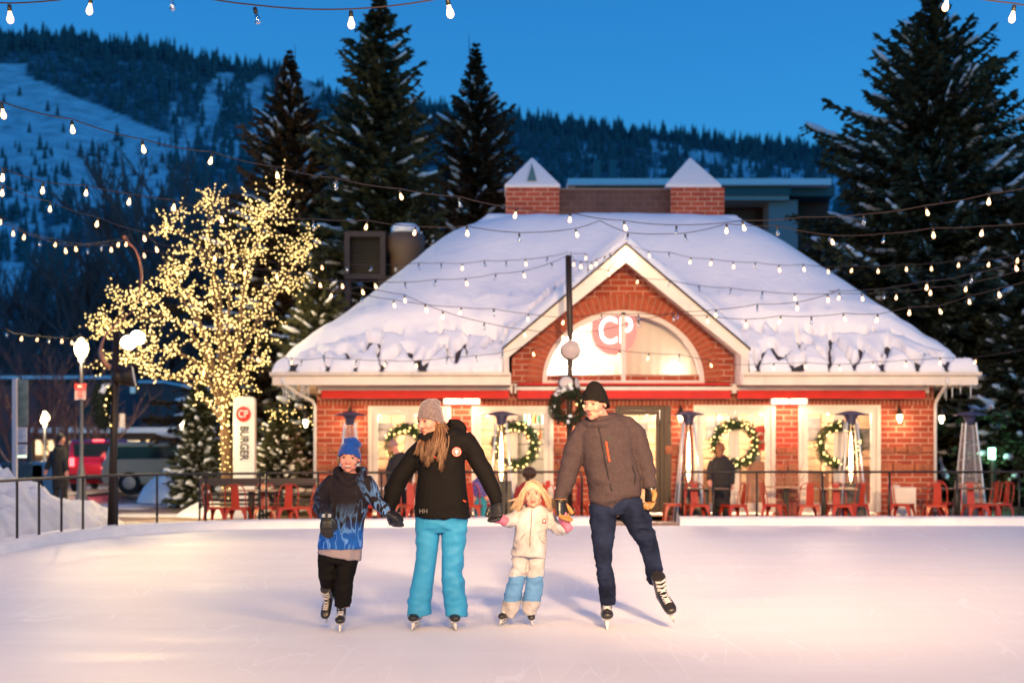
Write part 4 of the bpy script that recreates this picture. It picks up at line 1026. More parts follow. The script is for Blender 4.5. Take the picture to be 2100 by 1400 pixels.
# ---- snow banks
def mound(name, x0, x1, y0, y1, hf, label, nx=70, ny=60, m=None):
    mb = MB(); vs = []
    for i in range(nx):
        X = x0 + (x1 - x0) * i / (nx - 1)
        for j in range(ny):
            Y = y0 + (y1 - y0) * j / (ny - 1); h = hf(X, Y)
            vs.append((X, Y, -.22 + max(0, h * 1.1)))
    mb.add(vs, [(i * ny + j, (i + 1) * ny + j, (i + 1) * ny + j + 1, i * ny + j + 1) for i in range(nx - 1) for j in range(ny - 1)])
    return tag(mb.build(name, m or M_bank, smooth=True, fixn=False), label, 'snow bank')
M_bank = mat('ploughed_snow', (.76, .74, .74), .85, var=.14, vscale=2.5, bump=.05, bscale=6)
def hump(X, Y, cx, cy, rx, ry, h): d = ((X - cx) / rx) ** 2 + ((Y - cy) / ry) ** 2; return h * max(0, 1 - d) ** .75
def hfA(X, Y):
    h = max(hump(X, Y, -9.6, 23.5, 2.1, 5.0, 1.22), hump(X, Y, -8.6, 26.5, 1.1, 3.0, .62), hump(X, Y, -10.5, 21, 2.6, 4.5, .95))
    return h * (1 + .22 * fbm((X * .9, Y * .9, 1)) + .13 * fbm((X * 3.5, Y * 3.5, 2))) + (.07 * fbm((X * 5, Y * 5, 2)) if h > .05 else 0) - .02
mound('snow_bank', -13.5, -6.75, 16, 32, hfA, 'long lumpy snow bank behind the curved left railing', 150, 170)
def hfB(X, Y): 
    h = hump(X, Y, -9.6, 41.3, 1.3, 1.8, .95); return h * (1 + .5 * fbm((X * 1.1, Y * 1.1, 5)) + .2 * fbm((X * 4, Y * 4, 5)))
mound('snow_bank', -11.6, -7.6, 39, 43.4, hfB, 'snow pile beside the silver car', 80, 60)
def hfC(X, Y):
    h = max(hump(X, Y, -6.2, 40, 2.5, 2.4, .85), hump(X, Y, -7.6, 39.5, 1.2, 1.6, .45)); return h * (1 + .6 * fbm((X * 1.3, Y * 1.1, 8)) + .2 * fbm((X * 4, Y * 4, 5)))
mound('snow_bank', -10.2, -3.4, 37, 43, hfC, 'low snow pile in front of the dark red truck', 80, 60)
def hfD(X, Y):
    h = hump(X, Y, -6.9, 34.5, 1.1, 3.3, .35); return h * (1 + .5 * fbm((X * 1.3, Y * 1.1, 9)))
mound('snow_bank', -8.2, -5.6, 31, 38, hfD, 'low snow edge along the path behind the lit trunk', 40, 60)
def hfE(X, Y):
    h = max(hump(X, Y, 14.5, 44, 4.5, 9, 1.35), hump(X, Y, 19, 40, 6, 9, 2.1)); return h * (1 + .2 * fbm((X * .4, Y * .4, 15)))
mound('snow_bank', 9.6, 26, 34, 54, hfE, 'shaded snowy slope behind the far right patio heater', 80, 80)
# ---- street furniture
def acorn(x, ytop, ybase, Y, label, s=1.0, pw=40):
    p = at(x, ytop, Y); root = empty('street_lamp'); tag(root, label, 'street lamp', 'acorn street lamps'); H = p.z
    m = MB(); m.lathe([(.16, -.1), (.17, .15), (.12, .25), (.10, .8), (.065, .95), (.05, 1.1), (.045, H - .62), (.07, H - .6), (.09, H - .54), (.06, H - .5)], (p.x, Y, 0), 12); m.build('post', mat('grey_post', (.16, .16, .19), .5, metal=.2), root, smooth=True)
    g = MB(); g.lathe([(.06, H - .5), (.13, H - .42), (.17, H - .28), (.15, H - .14), (.10, H - .1), (.07, H - .04), (.01, H)], (p.x, Y, 0), 14); g.build('globe', E_lamp, root, smooth=True)
    point((p.x, Y - .35, H - .3), pw * 14, .15, (1, .75, .4)); return rebase(root, (p.x, Y, 0))
la = acorn(167, 692, 970, 34, 'nearest street lamp with glowing globe and a small red and white sign on its post')
acorn(92, 843, 960, 52, 'distant street lamp behind the walking person in black', pw=60)
acorn(373, 852, 940, 60, 'distant street lamp seen left of the fairy lit trunk', pw=50); acorn(425, 862, 940, 66, 'faintest distant street lamp just left of the fairy lit trunk', pw=40)
sg = MB(); p = at(165, 803, 33.85); sg.b2((p.x - .13, 33.83, p.z - .19), (p.x + .13, 33.85, p.z + .19)); s0 = tag(sg.build('parking_sign', mat('sign_pale', (.62, .40, .40), .6)), 'small pale parking sign with a red top on the street lamp post', 'sign')
sg = MB(); sg.b2((p.x - .13, 33.815, p.z + .08), (p.x + .13, 33.829, p.z + .19)); sg.build('red_band', M_red, s0)
for k, (t_, z_) in enumerate((('NO', .13), ('PARKING', .03), ('ANY', -.04), ('TIME', -.11))): text_mesh(t_, .085 if k else .09, 'lettering', M_red if k else M_white, frontM((p.x, 33.81, p.z + z_)), s0, depth=.003, squeeze=.8 if k != 1 else .62)
# totem sign
ts = empty('totem_sign'); tag(ts, 'tall rounded white sign with red disc and vertical dark lettering beside the lit trunk', 'sign')
YS = 30.0; a = at(478, 972, YS); b = at(522, 813, YS); w2 = (b.x - a.x) / 2; cxs = (a.x + b.x) / 2
poly = [(cxs - w2, -.1), (cxs + w2, -.1)] + [(cxs + w2 - .1 + .1 * math.cos(i * math.pi / 12), b.z - .1 + .1 * math.sin(i * math.pi / 12)) for i in range(7)] + [(cxs - w2 + .1 + .1 * math.cos(math.pi / 2 + i * math.pi / 12), b.z - .1 + .1 * math.sin(math.pi / 2 + i * math.pi / 12)) for i in range(7)]
m = MB(); m.prism(poly, YS, YS + .22); m.build('board', mat('totem_white', (.78, .74, .66), .5, emit=(1, .85, .65), es=.16), ts, bevel=.01)
c = at(499, 849, YS - .012); m = MB(); m.prismM([(.155 * math.cos(i * math.pi / 16), .165 * math.sin(i * math.pi / 16)) for i in range(32)], -.01, .01, frontM(c)); m.build('disc', M_red, ts)
text_mesh('CP', .22, 'lettering', M_white, frontM(c + Vector((0, -.02, 0))), ts, bold=.002, squeeze=.8)
text_mesh('BURGER', .25, 'lettering', mat('sign_ink', (.03, .025, .02), .6), frontM(at(500, 908, YS - .01), roll=R(-90)), ts, bold=.006, squeeze=.78)
rebase(ts, (cxs, YS, 0))
# transit stop panel
kp = empty('notice_post'); tag(kp, 'grey post with clear panel and white timetable sheets at far left', 'notice panel'); YK = 30
a = at(30, 965, YK); b = at(30, 776, YK); m = MB(); m.b2((a.x - .06, YK, -.1), (a.x + .04, YK + .08, b.z)); m.build('post', mat('pale_post', (.45, .42, .5), .4), kp, bevel=.01)
c0 = at(35, 873, YK); c1 = at(57, 778, YK); m = MB(); m.b2((c0.x + .02, YK + .02, c0.z), (c1.x, YK + .04, c1.z)); m.build('clear_panel', mat('frosted_panel', (.16, .14, .13), .15, spec=.8, var=.5, vscale=3), kp)
for y0, y1 in ((876, 906), (911, 937)):
    c0 = at(33, y1, YK); c1 = at(55, y0, YK); m = MB(); m.b2((c0.x + .03, YK + .0, c0.z), (c1.x, YK + .02, c1.z)); sh_ = m.build('timetable', mat('paper', (.6, .55, .6), .6), kp)
    q = MB()
    for k in range(6): zz_ = c1.z - .05 - k * (c1.z - c0.z - .08) / 6; q.b2((c0.x + .05, YK - .006, zz_ - .008), (c1.x - .03 - .03 * (k % 3), YK - .001, zz_ + .004))
    q.build('print', mat('print_blue', (.15, .17, .3), .7), sh_)
m = MB(); m.b2((at(33, 0, YK).x + .03, YK - .002, at(0, 938, YK).z), (at(54, 0, YK).x, YK + .03, at(0, 933, YK).z)); m.build('lit_edge', emis('panel_glow', (.8, 1, .6), 1.2), kp)
rebase(kp, (a.x, YK, 0))
# ---- background buildings
def building(name, label, cat, boxes, cols):
    root = empty(name); tag(root, label, cat)
    for nm, p0, p1, mt in boxes:
        m = MB(); m.b2(p0, p1); m.build(nm, mt, root)
    return root
M_dk1 = mat('dusky_blue_wall', (.075, .075, .095), .8, var=.2, vscale=.6); M_dk2 = mat('dusky_brick_wall', (.22, .08, .07), .85, var=.2, vscale=1); M_snowroof = mat('roof_snow_far', (.8, .82, .86), .8)
M_winlit = emis('shop_light', (1, .66, .28), 1.5); M_windim = emis('window_dim', (.5, .75, .75), .25); M_winwarm = emis('window_warm', (1, .6, .25), 1.0)
Yb = 90
def P3(x, y, Y): p = at(x, y, Y); return (p.x, Y, p.z)
bd = empty('apartment_building'); tag(bd, 'long dark apartment building with a flat snowy roof behind the street lamps', 'building')
def add(root, nm, x0, y0, x1, y1, Y, dep, mt): 
    a = at(x0, y1, Y); b = at(x1, y0, Y); m = MB(); m.b2((a.x, Y, a.z), (b.x, Y + dep, b.z)); return m.build(nm, mt, root)
add(bd, 'wall', -120, 777, 285, 960, Yb, 14, M_dk1); add(bd, 'wall', 285, 785, 332, 960, Yb - 2, 12, M_dk2); add(bd, 'wall', -120, 790, 75, 960, Yb - 3, 3, M_dk2)
add(bd, 'roof_snow', -125, 770, 238, 776.5, Yb - .6, 15, M_snowroof); add(bd, 'roof_snow', 283, 780, 336, 785, Yb - 2.3, 12, M_snowroof)
for x, y, mt in ((272, 800, M_windim), (250, 856, M_winwarm), (250, 870, M_winwarm), (205, 815, None), (150, 830, None), (118, 815, None), (300, 810, None), (315, 840, None), (225, 840, None), (180, 840, None)):
    add(bd, 'window', x - 5, y - 8, x + 5, y + 6, Yb - (2.15 if x > 286 else .1), .08, mt or mat('dark_pane', (.03, .035, .05), .2))
ar_ = empty('covered_walkway'); tag(ar_, 'low lit shopfront arcade with thick snow on its flat roof', 'shop arcade')
add(ar_, 'roof_snow', 63, 876, 372, 887, 70, 5, M_snowroof); add(ar_, 'fascia', 66, 887.2, 370, 900, 70.3, 4.6, mat('dark_fascia', (.06, .035, .03), .7)); add(ar_, 'back_wall', 66, 900, 370, 960, 74, .3, mat('shop_wall', (.35, .2, .1), .7))
for x0, x1 in ((64, 84), (88, 97), (100, 112), (134, 146), (149, 158), (162, 176), (240, 262), (300, 330)): add(ar_, 'lit_window', x0, 902, x1, 932, 73.8, .1, M_winlit)
for x in (62, 132, 230, 290, 366): add(ar_, 'column', x, 900, x + 4, 960, 70.6, .5, mat('shop_column', (.2, .12, .08), .7))
hs = empty('hillside_house'); tag(hs, 'small hillside house with a row of lit windows above the long flat roof', 'house')
add(hs, 'wall', 55, 725, 125, 765, 150, 8, mat('house_wall', (.07, .05, .05), .9)); add(hs, 'roof', 50, 718, 130, 725, 149, 10, M_snowroof)
for x in (62, 80, 90, 100, 112): add(hs, 'window', x, 732, x + 6, 739, 149.9, .1, M_winwarm)
# hotel wing behind the roof, right
hw = empty('hotel_wing'); tag(hw, 'building with teal fascia and snow covered flat roof behind the brick chimneys', 'building'); M_teal = mat('teal_fascia', (.03, .10, .12), .5); M_paleb = mat('pale_band', (.32, .36, .38), .6); M_bw = mat('brown_recess', (.10, .035, .025), .8)
add(hw, 'roof_snow', 1165, 366, 1705, 379, 59.7, 12, M_snowroof); add(hw, 'fascia', 1180, 379.3, 1622, 399, 60, 11, M_teal); add(hw, 'fascia', 1622, 379.3, 1712, 402, 60.4, 11, mat('teal_fascia_side', (.04, .085, .10), .5))
add(hw, 'soffit_band', 1190, 399.3, 1618, 410, 60.15, 10, M_paleb); add(hw, 'wall', 1200, 410.3, 1700, 960, 62, 8, M_bw); add(hw, 'column', 1577, 410.3, 1636, 960, 60.5, 1.4, mat('pale_column', (.24, .24, .25), .7)); add(hw, 'window', 1500, 430, 1548, 470, 61.9, .1, mat('tan_recess', (.13, .07, .05), .7))
for x in (1218, 1250): add(hw, 'vent_stack', x, 328, x + 14, 366, 64, .8, M_teal)
# louvred plant screen and round vent left of the roof
vn = empty('exhaust_unit'); tag(vn, 'dark framed louvre panel and round capped vent behind the left roof slope', 'vent'); Yv = 37
fr_ = MB(); c0 = at(706, 572, Yv); c1 = at(790, 474, Yv)
for q in ((c0.x, c0.x + .14), (c1.x - .14, c1.x)): fr_.b2((q[0], Yv, c0.z), (q[1], Yv + .5, c1.z))
fr_.b2((c0.x + .14, Yv, c1.z - .14), (c1.x - .14, Yv + .5, c1.z)); fr_.b2((c0.x + .14, Yv, c0.z), (c1.x - .14, Yv + .5, c0.z + .14)); fr_.build('frame', mat('vent_frame', (.035, .024, .026), .7), vn)
sl = MB(); k = 0
while c0.z + .16 + k * .09 < c1.z - .16: sl.box(((c0.x + c1.x) / 2, Yv + .2, c0.z + .19 + k * .09), (c1.x - c0.x - .3, .12, .015)); k += 1
sl.build('louvres', mat('vent_slat', (.012, .012, .012), .8), vn); m = MB(); m.b2((c0.x + .14, Yv + .4, c0.z + .14), (c1.x - .14, Yv + .45, c1.z - .14)); m.build('back', M_black, vn)
m = MB(); m.tube([((c0.x * .92 + c1.x * .08), Yv + .2, 0), ((c0.x * .92 + c1.x * .08), Yv + .2, c0.z)], .09, 8); m.b2((c1.x - .2, Yv + .1, 0), (c1.x + 1.7, Yv + .9, c0.z + .1)); m.build('support', mat('vent_frame', (.035, .024, .026), .7), vn)
v0 = at(828, 0, Yv).x; m = MB(); m.lathe([(.42, at(0, 560, Yv).z), (.42, at(0, 520, Yv).z), (.52, at(0, 505, Yv).z), (.52, at(0, 478, Yv).z), (.36, at(0, 472, Yv).z)], (v0, Yv + .5, 0), 18); m.build('round_vent', mat('vent_tan', (.11, .07, .045), .6), vn, smooth=True)
m = MB(); m.lathe([(.37, at(0, 475, Yv).z), (.38, at(0, 462, Yv).z), (.3, at(0, 455, Yv).z), (.02, at(0, 453, Yv).z)], (v0, Yv + .5, 0), 18); m.build('snow_cap', M_snowfine, vn, smooth=True)
# ---- vehicles
M_tyre = M_rubber; M_vglass = mat('car_glass', (.015, .02, .03), .08, spec=.8); E_tail = emis('tail_light', (1, .05, .04), 5); M_hub = mat('hub', (.3, .3, .3), .4, metal=.8)
def suv(loc, rz, color, label, L=4.7, W=1.85, H=1.72, pickup=False, lit=False, cat='car'):
    root = empty('parked_car' if cat == 'car' else 'pickup_truck', loc, rz); tag(root, label, cat, 'vehicles parked along the street'); pm = mat('paint_%d' % int(color[0] * 1000 + color[1] * 777 * 10), color, .25, spec=.6, coat=.6)
    hl = L / 2; prof = [(-hl, .45), (-hl, .95), (-hl + .08, 1.05), (-hl + .25, H - .08), (-hl + .5, H), (.35, H), (.95, 1.12), (hl - .25, 1.0), (hl, .85), (hl, .45), (hl - .1, .28), (-hl + .1, .28)]
    if pickup: prof = [(-hl, .5), (-hl, 1.15), (-.5, 1.18), (-.35, H), (.75, H), (1.25, 1.2), (hl - .2, 1.12), (hl, .95), (hl, .5), (hl - .1, .35), (-hl + .1, .35)]
    b = MB(); b.prism(prof, -W / 2, W / 2); b.build('body', pm, root, bevel=.07)
    g = MB()
    for s in (-1, 1):
        y = s * (W / 2 + .004); gp = [(-hl + .35, 1.08), (-hl + .5, H - .14), (.28, H - .12), (.82, 1.12)] if not pickup else [(-.36, 1.22), (-.25, H - .12), (.68, H - .12), (1.08, 1.22)]
        g.prism(gp, min(y, y - s * .02), max(y, y - s * .02))
    g.box((-hl + .12 if not pickup else -.44, 0, H - .36), (.03, W * .8, .42)); g.box((.72 if not pickup else 1.05, 0, 1.4), (.03, W * .78, .42), M=Matrix.Rotation(R(-42), 3, 'Y')); g.build('windows', M_vglass, root)
    for wx_ in (-hl + .85, hl - .85):
        for s in (-1, 1):
            w = MB(); w.lathe([(.2, -.1), (.34, -.1), (.36, -.06), (.36, .06), (.34, .1), (.2, .1)], (wx_, s * (W / 2 - .08), .35), 20, M=Matrix.Rotation(R(90), 3, 'X')); wo_ = w.build('wheel', M_tyre, root, smooth=False)
            h = MB(); h.lathe([(.2, -.112), (.05, -.12), (.05, .12), (.2, .112)], (wx_, s * (W / 2 - .08), .35), 14, M=Matrix.Rotation(R(90), 3, 'X')); h.build('hub', M_hub, wo_)
    for s in (-1, 1):
        t = MB(); t.box((-hl - .005, s * (W / 2 - .14), .98), (.04, .16, .28)); t.build('tail_light', E_tail if lit else M_red, root, bevel=.02)
        t = MB(); t.box((hl - .02, s * (W / 2 - .2), .82), (.08, .3, .14)); t.build('headlight', mat('headlamp', (.7, .7, .7), .1), root, bevel=.02)
    t = MB(); t.box((-hl - .02, 0, .48), (.1, W * .96, .2)); t.box((hl + .02, 0, .45), (.1, W * .96, .2)); t.build('bumper', M_black, root, bevel=.03)
    if not pickup and lit: t = MB(); t.box((-hl + .3, 0, H - .03), (.05, .35, .05)); t.build('brake_light', E_tail, root)
    return root
def gx(x, Y): return (x - HX) / F * Y
suv((gx(182, 46), 48.5, -.03), R(95), (.55, .02, .03), 'bright red car seen from behind with glowing tail lights', lit=True)
point((gx(170, 44), 44.8, 1.0), 60, .3, (1, .12, .1))
suv((gx(362, 45), 45.2, -.03), R(8), (.44, .35, .25), 'pale silver car seen from the side behind the ribbon pole', L=4.5, H=1.62)
suv((gx(590, 44), 45.0, -.03), R(4), (.16, .02, .03), 'dark red pickup truck between the tall sign and the restaurant wall', L=5.4, pickup=True, cat='pickup truck', H=1.85)
suv((gx(370, 62), 63.0, -.03), R(8), (.05, .07, .10), 'dark blue car behind the snow pile beside the silver car')
suv((gx(2090, 58), 58.0, 1.9), R(100), (.1, .02, .02), 'car with red lights on the upper road at the right picture edge', lit=True)
rd = MB(); rd.b2((15, 52, 1.2), (34, 70, 1.88)); tag(rd.build('upper_road', mat('asphalt', (.05, .05, .055), .8)), kind='structure')
# blue covered barrow / bins at far left
M_tarp = mat('blue_tarp', (.03, .10, .24), .5, bump=.03, bscale=4)
for i, (x, w_, h_) in enumerate(((5, .9, .95), (45, 1.3, 1.0), (88, .8, 1.02))):
    Y = 38; m = MB(); X = gx(x, Y); m.prism([(X - w_ / 2, -.05), (X + w_ / 2, -.05), (X + w_ / 2 - .06, h_), (X - w_ / 2 + .08, h_ + .03)], Y, Y + .8)
    tag(m.build('covered_bin', M_tarp if i != 1 else mat('navy_tarp', (.01, .03, .06), .5), bevel=.06), ['blue covered bin at the left picture edge behind the snow bank', 'wide dark navy bin behind the timetable post', 'narrow blue bin directly left of the walking person'][i], 'bin', 'covered bins by the street')
# right side stair rail and bollard lamp
sr = empty('stair_railing'); tag(sr, 'black stair handrail climbing the snowy slope at the right picture edge', 'railing')
m = MB(); pts = [Vector((gx(2012, 36), 36, 1.0)), Vector((gx(2094, 40), 40, 2.0)), Vector((gx(2160, 40), 40.2, 2.05))]; m.tube(pts, .025, 8); m.build('handrail', M_rail, sr)
for k in range(9):
    p = pts[0].lerp(pts[1], k / 8); m = MB(); m.tube([(p.x, p.y, p.z - 1.1), p], .018, 6); m.build('post', M_rail, sr)
bl = empty('bollard_lamp'); tag(bl, 'short bollard lamp with a green glow on the snowy slope', 'bollard lamp'); p = at(2034, 930, 35)
m = MB(); m.lathe([(.12, -.1), (.11, p.z - .15), (.12, p.z - .13)], (p.x, 35, 0), 12); m.lathe([(.12, p.z + .14), (.10, p.z + .2), (.01, p.z + .22)], (p.x, 35, 0), 12); m.build('post', M_black, bl)
m = MB(); m.lathe([(.085, p.z - .13), (.085, p.z + .14)], (p.x, 35, 0), 12); m.build('lamp', emis('green_glow', (.45, 1, .6), 7), bl); point((p.x, 34.7, p.z), 30, .1, (.3, 1, .6)); rebase(bl, (p.x, 35, 0))
for (x, y) in ((2035, 879), (2083, 872), (2040, 722), (2090, 725), (2064, 648), (2086, 652)): pass
# ================================================================== PATIO
PZ = -.12
def chair_proto():
    r = empty('cafe_chair')
    m = MB(); m.b2((-.18, -.18, .435), (.18, .18, .45)); m.b2((-.185, -.19, .40), (.185, -.175, .448)); m.b2((-.19, -.175, .40), (-.175, .18, .448)); m.b2((.175, -.175, .40), (.19, .18, .448)); m.b2((-.185, .175, .40), (.185, .19, .448)); m.build('seat', M_redmetal, r, bevel=.006)
    m = MB(); m.add([(-.075, .185, .45), (.075, .185, .45), (.065, .235, .84), (-.065, .235, .84), (-.075, .192, .45), (.075, .192, .45), (.065, .242, .84), (-.065, .242, .84)], [(0, 1, 2, 3), (7, 6, 5, 4), (0, 4, 5, 1), (1, 5, 6, 2), (2, 6, 7, 3), (3, 7, 4, 0)]); m.build('back_slat', M_redmetal, r)
    m = MB(); m.tube(catmull([Vector(p) for p in [(-.185, .17, .44), (-.19, .205, .62), (-.165, .235, .79), (-.08, .245, .855), (.08, .245, .855), (.165, .235, .79), (.19, .205, .62), (.185, .17, .44)]], 5), .011, 6); m.build('back_frame', M_redmetal, r, smooth=True)
    for sx in (-1, 1):
        for sy in (-1, 1):
            m = MB(); x0, y0, x1, y1 = sx * .18, sy * .18, sx * .225, sy * .23; w = .045
            V = []
            for (x, y, z, ww) in ((x0, y0, .44, .10), (x0 + (x1 - x0) * .4, y0 + (y1 - y0) * .4, .30, .05), (x1, y1, 0, .022)): V += [(x, y, z), (x - sx * ww, y, z), (x - sx * ww * .9, y - sy * .004, z), (x - sx * .004, y - sy * .004, z), (x - sx * .004, y - sy * ww, z), (x, y - sy * ww, z)]
            F = []
            for k in range(2):
                for j in range(6): F.append((k * 6 + j, k * 6 + (j + 1) % 6, k * 6 + 6 + (j + 1) % 6, k * 6 + 6 + j))
            m.add(V, F); m.build('leg', M_redmetal, r)
    return r
CH = chair_proto(); chairs = [
 (447, 25.75, 80, 'red metal chair at the far left end of the patio beside the black bench'), (489, 25.6, 175, 'second red chair from the left, in front of the dark table'), (543, 25.9, 10, 'third red chair from the left, beyond the left table'), (583, 25.7, -150, 'fourth red chair from the left, seen from behind by the bench'), (622, 25.9, -95, 'red chair just left of the boy, turned towards the left table'),
 (768, 26.4, 160, 'red chair just right of the boy behind the railing'), (826, 26.9, -80, 'red chair seen between the boy and the arm of the woman'), (848, 26.3, 20, 'red chair partly hidden by the black jacket of the woman'), (968, 26.7, 170, 'red chair behind the right hip of the woman'), (1003, 27.3, -60, 'red chair behind the small blue dressed child'),
 (1118, 26.5, 175, 'red chair behind the right hand of the small girl'), (1178, 26.7, -30, 'red chair seen behind the arm of the man'), (1383, 27.3, -90, 'red chair at the gate post right of the man'),
 (1430, 26.9, 8, 'red chair between the glowing heater and the person in black coat'), (1505, 26.8, -70, 'red chair right of the person in the black coat'), (1588, 27.0, 65, 'red chair turned right at the light wooden table'), (1657, 26.8, 178, 'red chair with its back to the light wooden table'), (1722, 26.7, 5, 'red chair before the heater in front of the rightmost window'), (1752, 27.2, -60, 'red chair tucked behind the heater of the rightmost window'),
 (1850, 27.2, 60, 'red chair beside the white sided box near the right wall corner'), (1917, 26.8, 175, 'red chair directly below the right wall corner'), (1934, 27.9, 10, 'dark red chair behind the table at the right wall corner'), (2000, 26.7, 5, 'red chair right before the unlit heater'), (2022, 27.4, -80, 'red chair just right of the unlit heater'), (2047, 27.6, -70, 'rightmost red chair with its hoop back catching the light')]
for i, (x, Y, rz, lab) in enumerate(chairs):
    o = CH if i == 0 else copy_tree(CH); o.location = (gx(x, Y), Y, PZ); o.rotation_euler = (0, 0, R(rz)); tag(o, lab, 'chair', 'red metal cafe chairs')
M_ttop = mat('table_wood', (.42, .27, .16), .45, var=.15, vscale=6)
def table(x, Y, w, label, top=None, d=.65):
    r = empty('cafe_table', (gx(x, Y), Y, PZ)); tag(r, label, 'table', 'patio tables')
    m = MB(); m.b2((-w / 2, -d / 2, .73), (w / 2, d / 2, .755)); m.build('table_top', top or M_ttop, r, bevel=.006)
    m = MB(); m.b2((-.05, -.05, .02), (.05, .05, .73)); m.b2((-.25, -.04, 0), (.25, .04, .025)); m.b2((-.04, -.25, .026), (.04, .25, .045)); m.build('pedestal', M_black, r); return r
table(515, 25.85, 1.05, 'dark legged table at the left end between the red chairs')
table(1448, 27.2, .8, 'table left of the person in the black coat', mat('dark_top', (.12, .07, .05), .4)); table(1690, 27.0, 1.15, 'light wooden table in front of the two right windows'); table(1963, 27.1, 1.2, 'long table before the unlit heater', mat('dark_top', (.12, .07, .05), .4))
table(1612, 28.0, .7, 'small table close to the red brick pillar between the right windows'); table(1112, 27.3, .75, 'pale table with a red cup above the head of the small girl', M_white); table(800, 27.2, .8, 'table between the boy and the woman', M_white)
c_ = MB(); c_.lathe([(.035, 0), (.045, .13), (.04, .13)], (gx(1124, 27.2), 27.2, PZ + .757), 12); tag(c_.build('paper_cup', M_red), 'red cup standing on the pale table above the small girl', 'cup')
c_ = MB(); c_.b2((gx(1836, 27.9), 27.9, PZ), (gx(1846, 27.9), 28.3, PZ + .78)); c_.b2((gx(1846, 27.9) + .003, 27.95, PZ), (gx(1880, 27.9), 28.3, PZ + .74)); tag(c_.build('service_stand', [M_cream]), 'pale sided service stand against the right brick corner', 'service stand')
c_ = MB(); m0 = at(1034, 986, 26.9); c_.b2((m0.x - .13, 26.9, PZ), (m0.x + .14, 27.2, m0.z)); tag(c_.build('menu_stand', mat('olive_grey', (.10, .085, .06), .6), bevel=.01), 'tall dark grey panel between the woman and the small girl', 'panel')
# bench
bn = empty('park_bench'); tag(bn, 'long dark slatted park bench with round iron arms at the left end of patio', 'bench'); YBn = 26.6; x0, x1 = gx(408, YBn), gx(652, YBn)
m = MB()
for z, h in ((.80, .15), (.62, .055), (.51, .055)): m.b2((x0, YBn + .02, z + PZ), (x1, YBn + .05, z + h + PZ))
m.build('backrest', mat('bench_dark', (.035, .02, .02), .5), bn, bevel=.006)
m = MB()
for k in range(4): m.b2((x0, YBn + .08 + k * .11, .44 + PZ), (x1, YBn + .17 + k * .11, .47 + PZ))
m.build('seat', mat('bench_dark', (.035, .02, .02), .5), bn)
for x in (x0, (x0 + x1) / 2, x1):
    m = MB(); m.tube([(x, YBn + .06, PZ), (x, YBn + .06, PZ + .93)], .022, 6); m.tube([(x, YBn + .5, PZ), (x, YBn + .5, PZ + .45)], .022, 6); m.tube([(x, YBn + .06, PZ + .45), (x, YBn + .5, PZ + .45)], .02, 6); m.build('iron_frame', M_black, bn)
    m = MB(); cc = Vector((x - .03, YBn + .28, PZ + .56)); m.tube([cc + Vector((.02, .17 * math.cos(a), .17 * math.sin(a))) for a in [i * 6.283 / 18 for i in range(18)]], .016, 6, closed=True)
    for k in range(3): a = k * 1.047; m.tube([cc + Vector((.02, .16 * math.cos(a), .16 * math.sin(a))), cc - Vector((-.02, .16 * math.cos(a), .16 * math.sin(a)))], .008, 5)
    m.build('arm_rest', M_black, bn)
# pyramid heaters
E_flame = emis('flame_glow', (1, .62, .30), 16); M_tube = glass_mat('heater_glass', (.97, .95, .93), refl=.12); M_guard = mat('guard_bars', (.55, .5, .5), .35, metal=.7); M_cap = mat('cap_blue', (.07, .08, .17), .4, metal=.4)
def heater(x, Y, lit, label, base=None):
    r = empty('patio_heater', (gx(x, Y), Y, PZ)); tag(r, label, 'patio heater', 'pyramid patio heaters')
    hb, ht = .27, .10
    for sx in (-1, 1):
        for sy in (-1, 1): m = MB(); m.tube([(sx * hb, sy * hb, 0), (sx * ht, sy * ht, 2.02)], .018, 6); m.build('frame_post', M_alu, r)
    z1 = .82; w1 = hb + (ht - hb) * z1 / 2.02
    m = MB(); h0, h1 = hb - .01, w1 - .01; m.add([(sx * h, sy * h, z) for h, z in ((h0, .06), (h1, z1)) for sx, sy in ((-1, -1), (1, -1), (1, 1), (-1, 1))], [(0, 1, 5, 4), (1, 2, 6, 5), (2, 3, 7, 6), (3, 0, 4, 7), (4, 5, 6, 7), (3, 2, 1, 0)]); m.build('housing', base or mat('housing_dark', (.05, .04, .04), .4, metal=.3), r)
    g = MB(); k = 0
    for sx, sy in ((0, -1), (-1, 0), (1, 0)):
        for q in range(26):
            z = z1 + .04 + q * .044; w_ = hb + (ht - hb) * z / 2.02
            if sx == 0: g.tube([(-w_, sy * w_, z), (w_, sy * w_, z)], (.003 if lit else .009), 3)
            else: g.tube([(sx * w_, -w_, z), (sx * w_, w_, z)], (.003 if lit else .009), 3)
    g.build('guard', M_guard if lit else mat('guard_pale', (.7, .64, .62), .5), r, fixn=False)
    m = MB(); m.lathe([(.052, z1), (.052, 1.98)], (0, 0, 0), 14); m.build('glass_tube', M_tube, r, smooth=True)
    if lit:
        m = MB(); m.lathe([(.012, z1 + .05), (.036, z1 + .18), (.04, 1.15), (.034, 1.5), (.018, 1.72), (.003, 1.85)], (0, 0, 0), 10); m.build('flame', E_flame, r, smooth=True)
        point((gx(x, Y), Y - .35, PZ + 1.3), 9, .1, (1, .55, .25))
    m = MB(); m.lathe([(.09, 1.98), (.10, 2.08), (.13, 2.14), (.16, 2.16), (.34, 2.17), (.33, 2.18), (.1, 2.24), (.01, 2.25)], (0, 0, 0), 24); m.build('cap', M_cap, r, smooth=True)
    return r
heater(718, 28.3, False, 'unlit patio heater behind the blue hat of the boy')
heater(1028, 28.0, True, 'glowing patio heater just right of the woman')
heater(1412, 28.0, True, 'glowing patio heater just right of the dark glass door')
heater(1745, 27.8, True, 'glowing patio heater in front of the rightmost window')
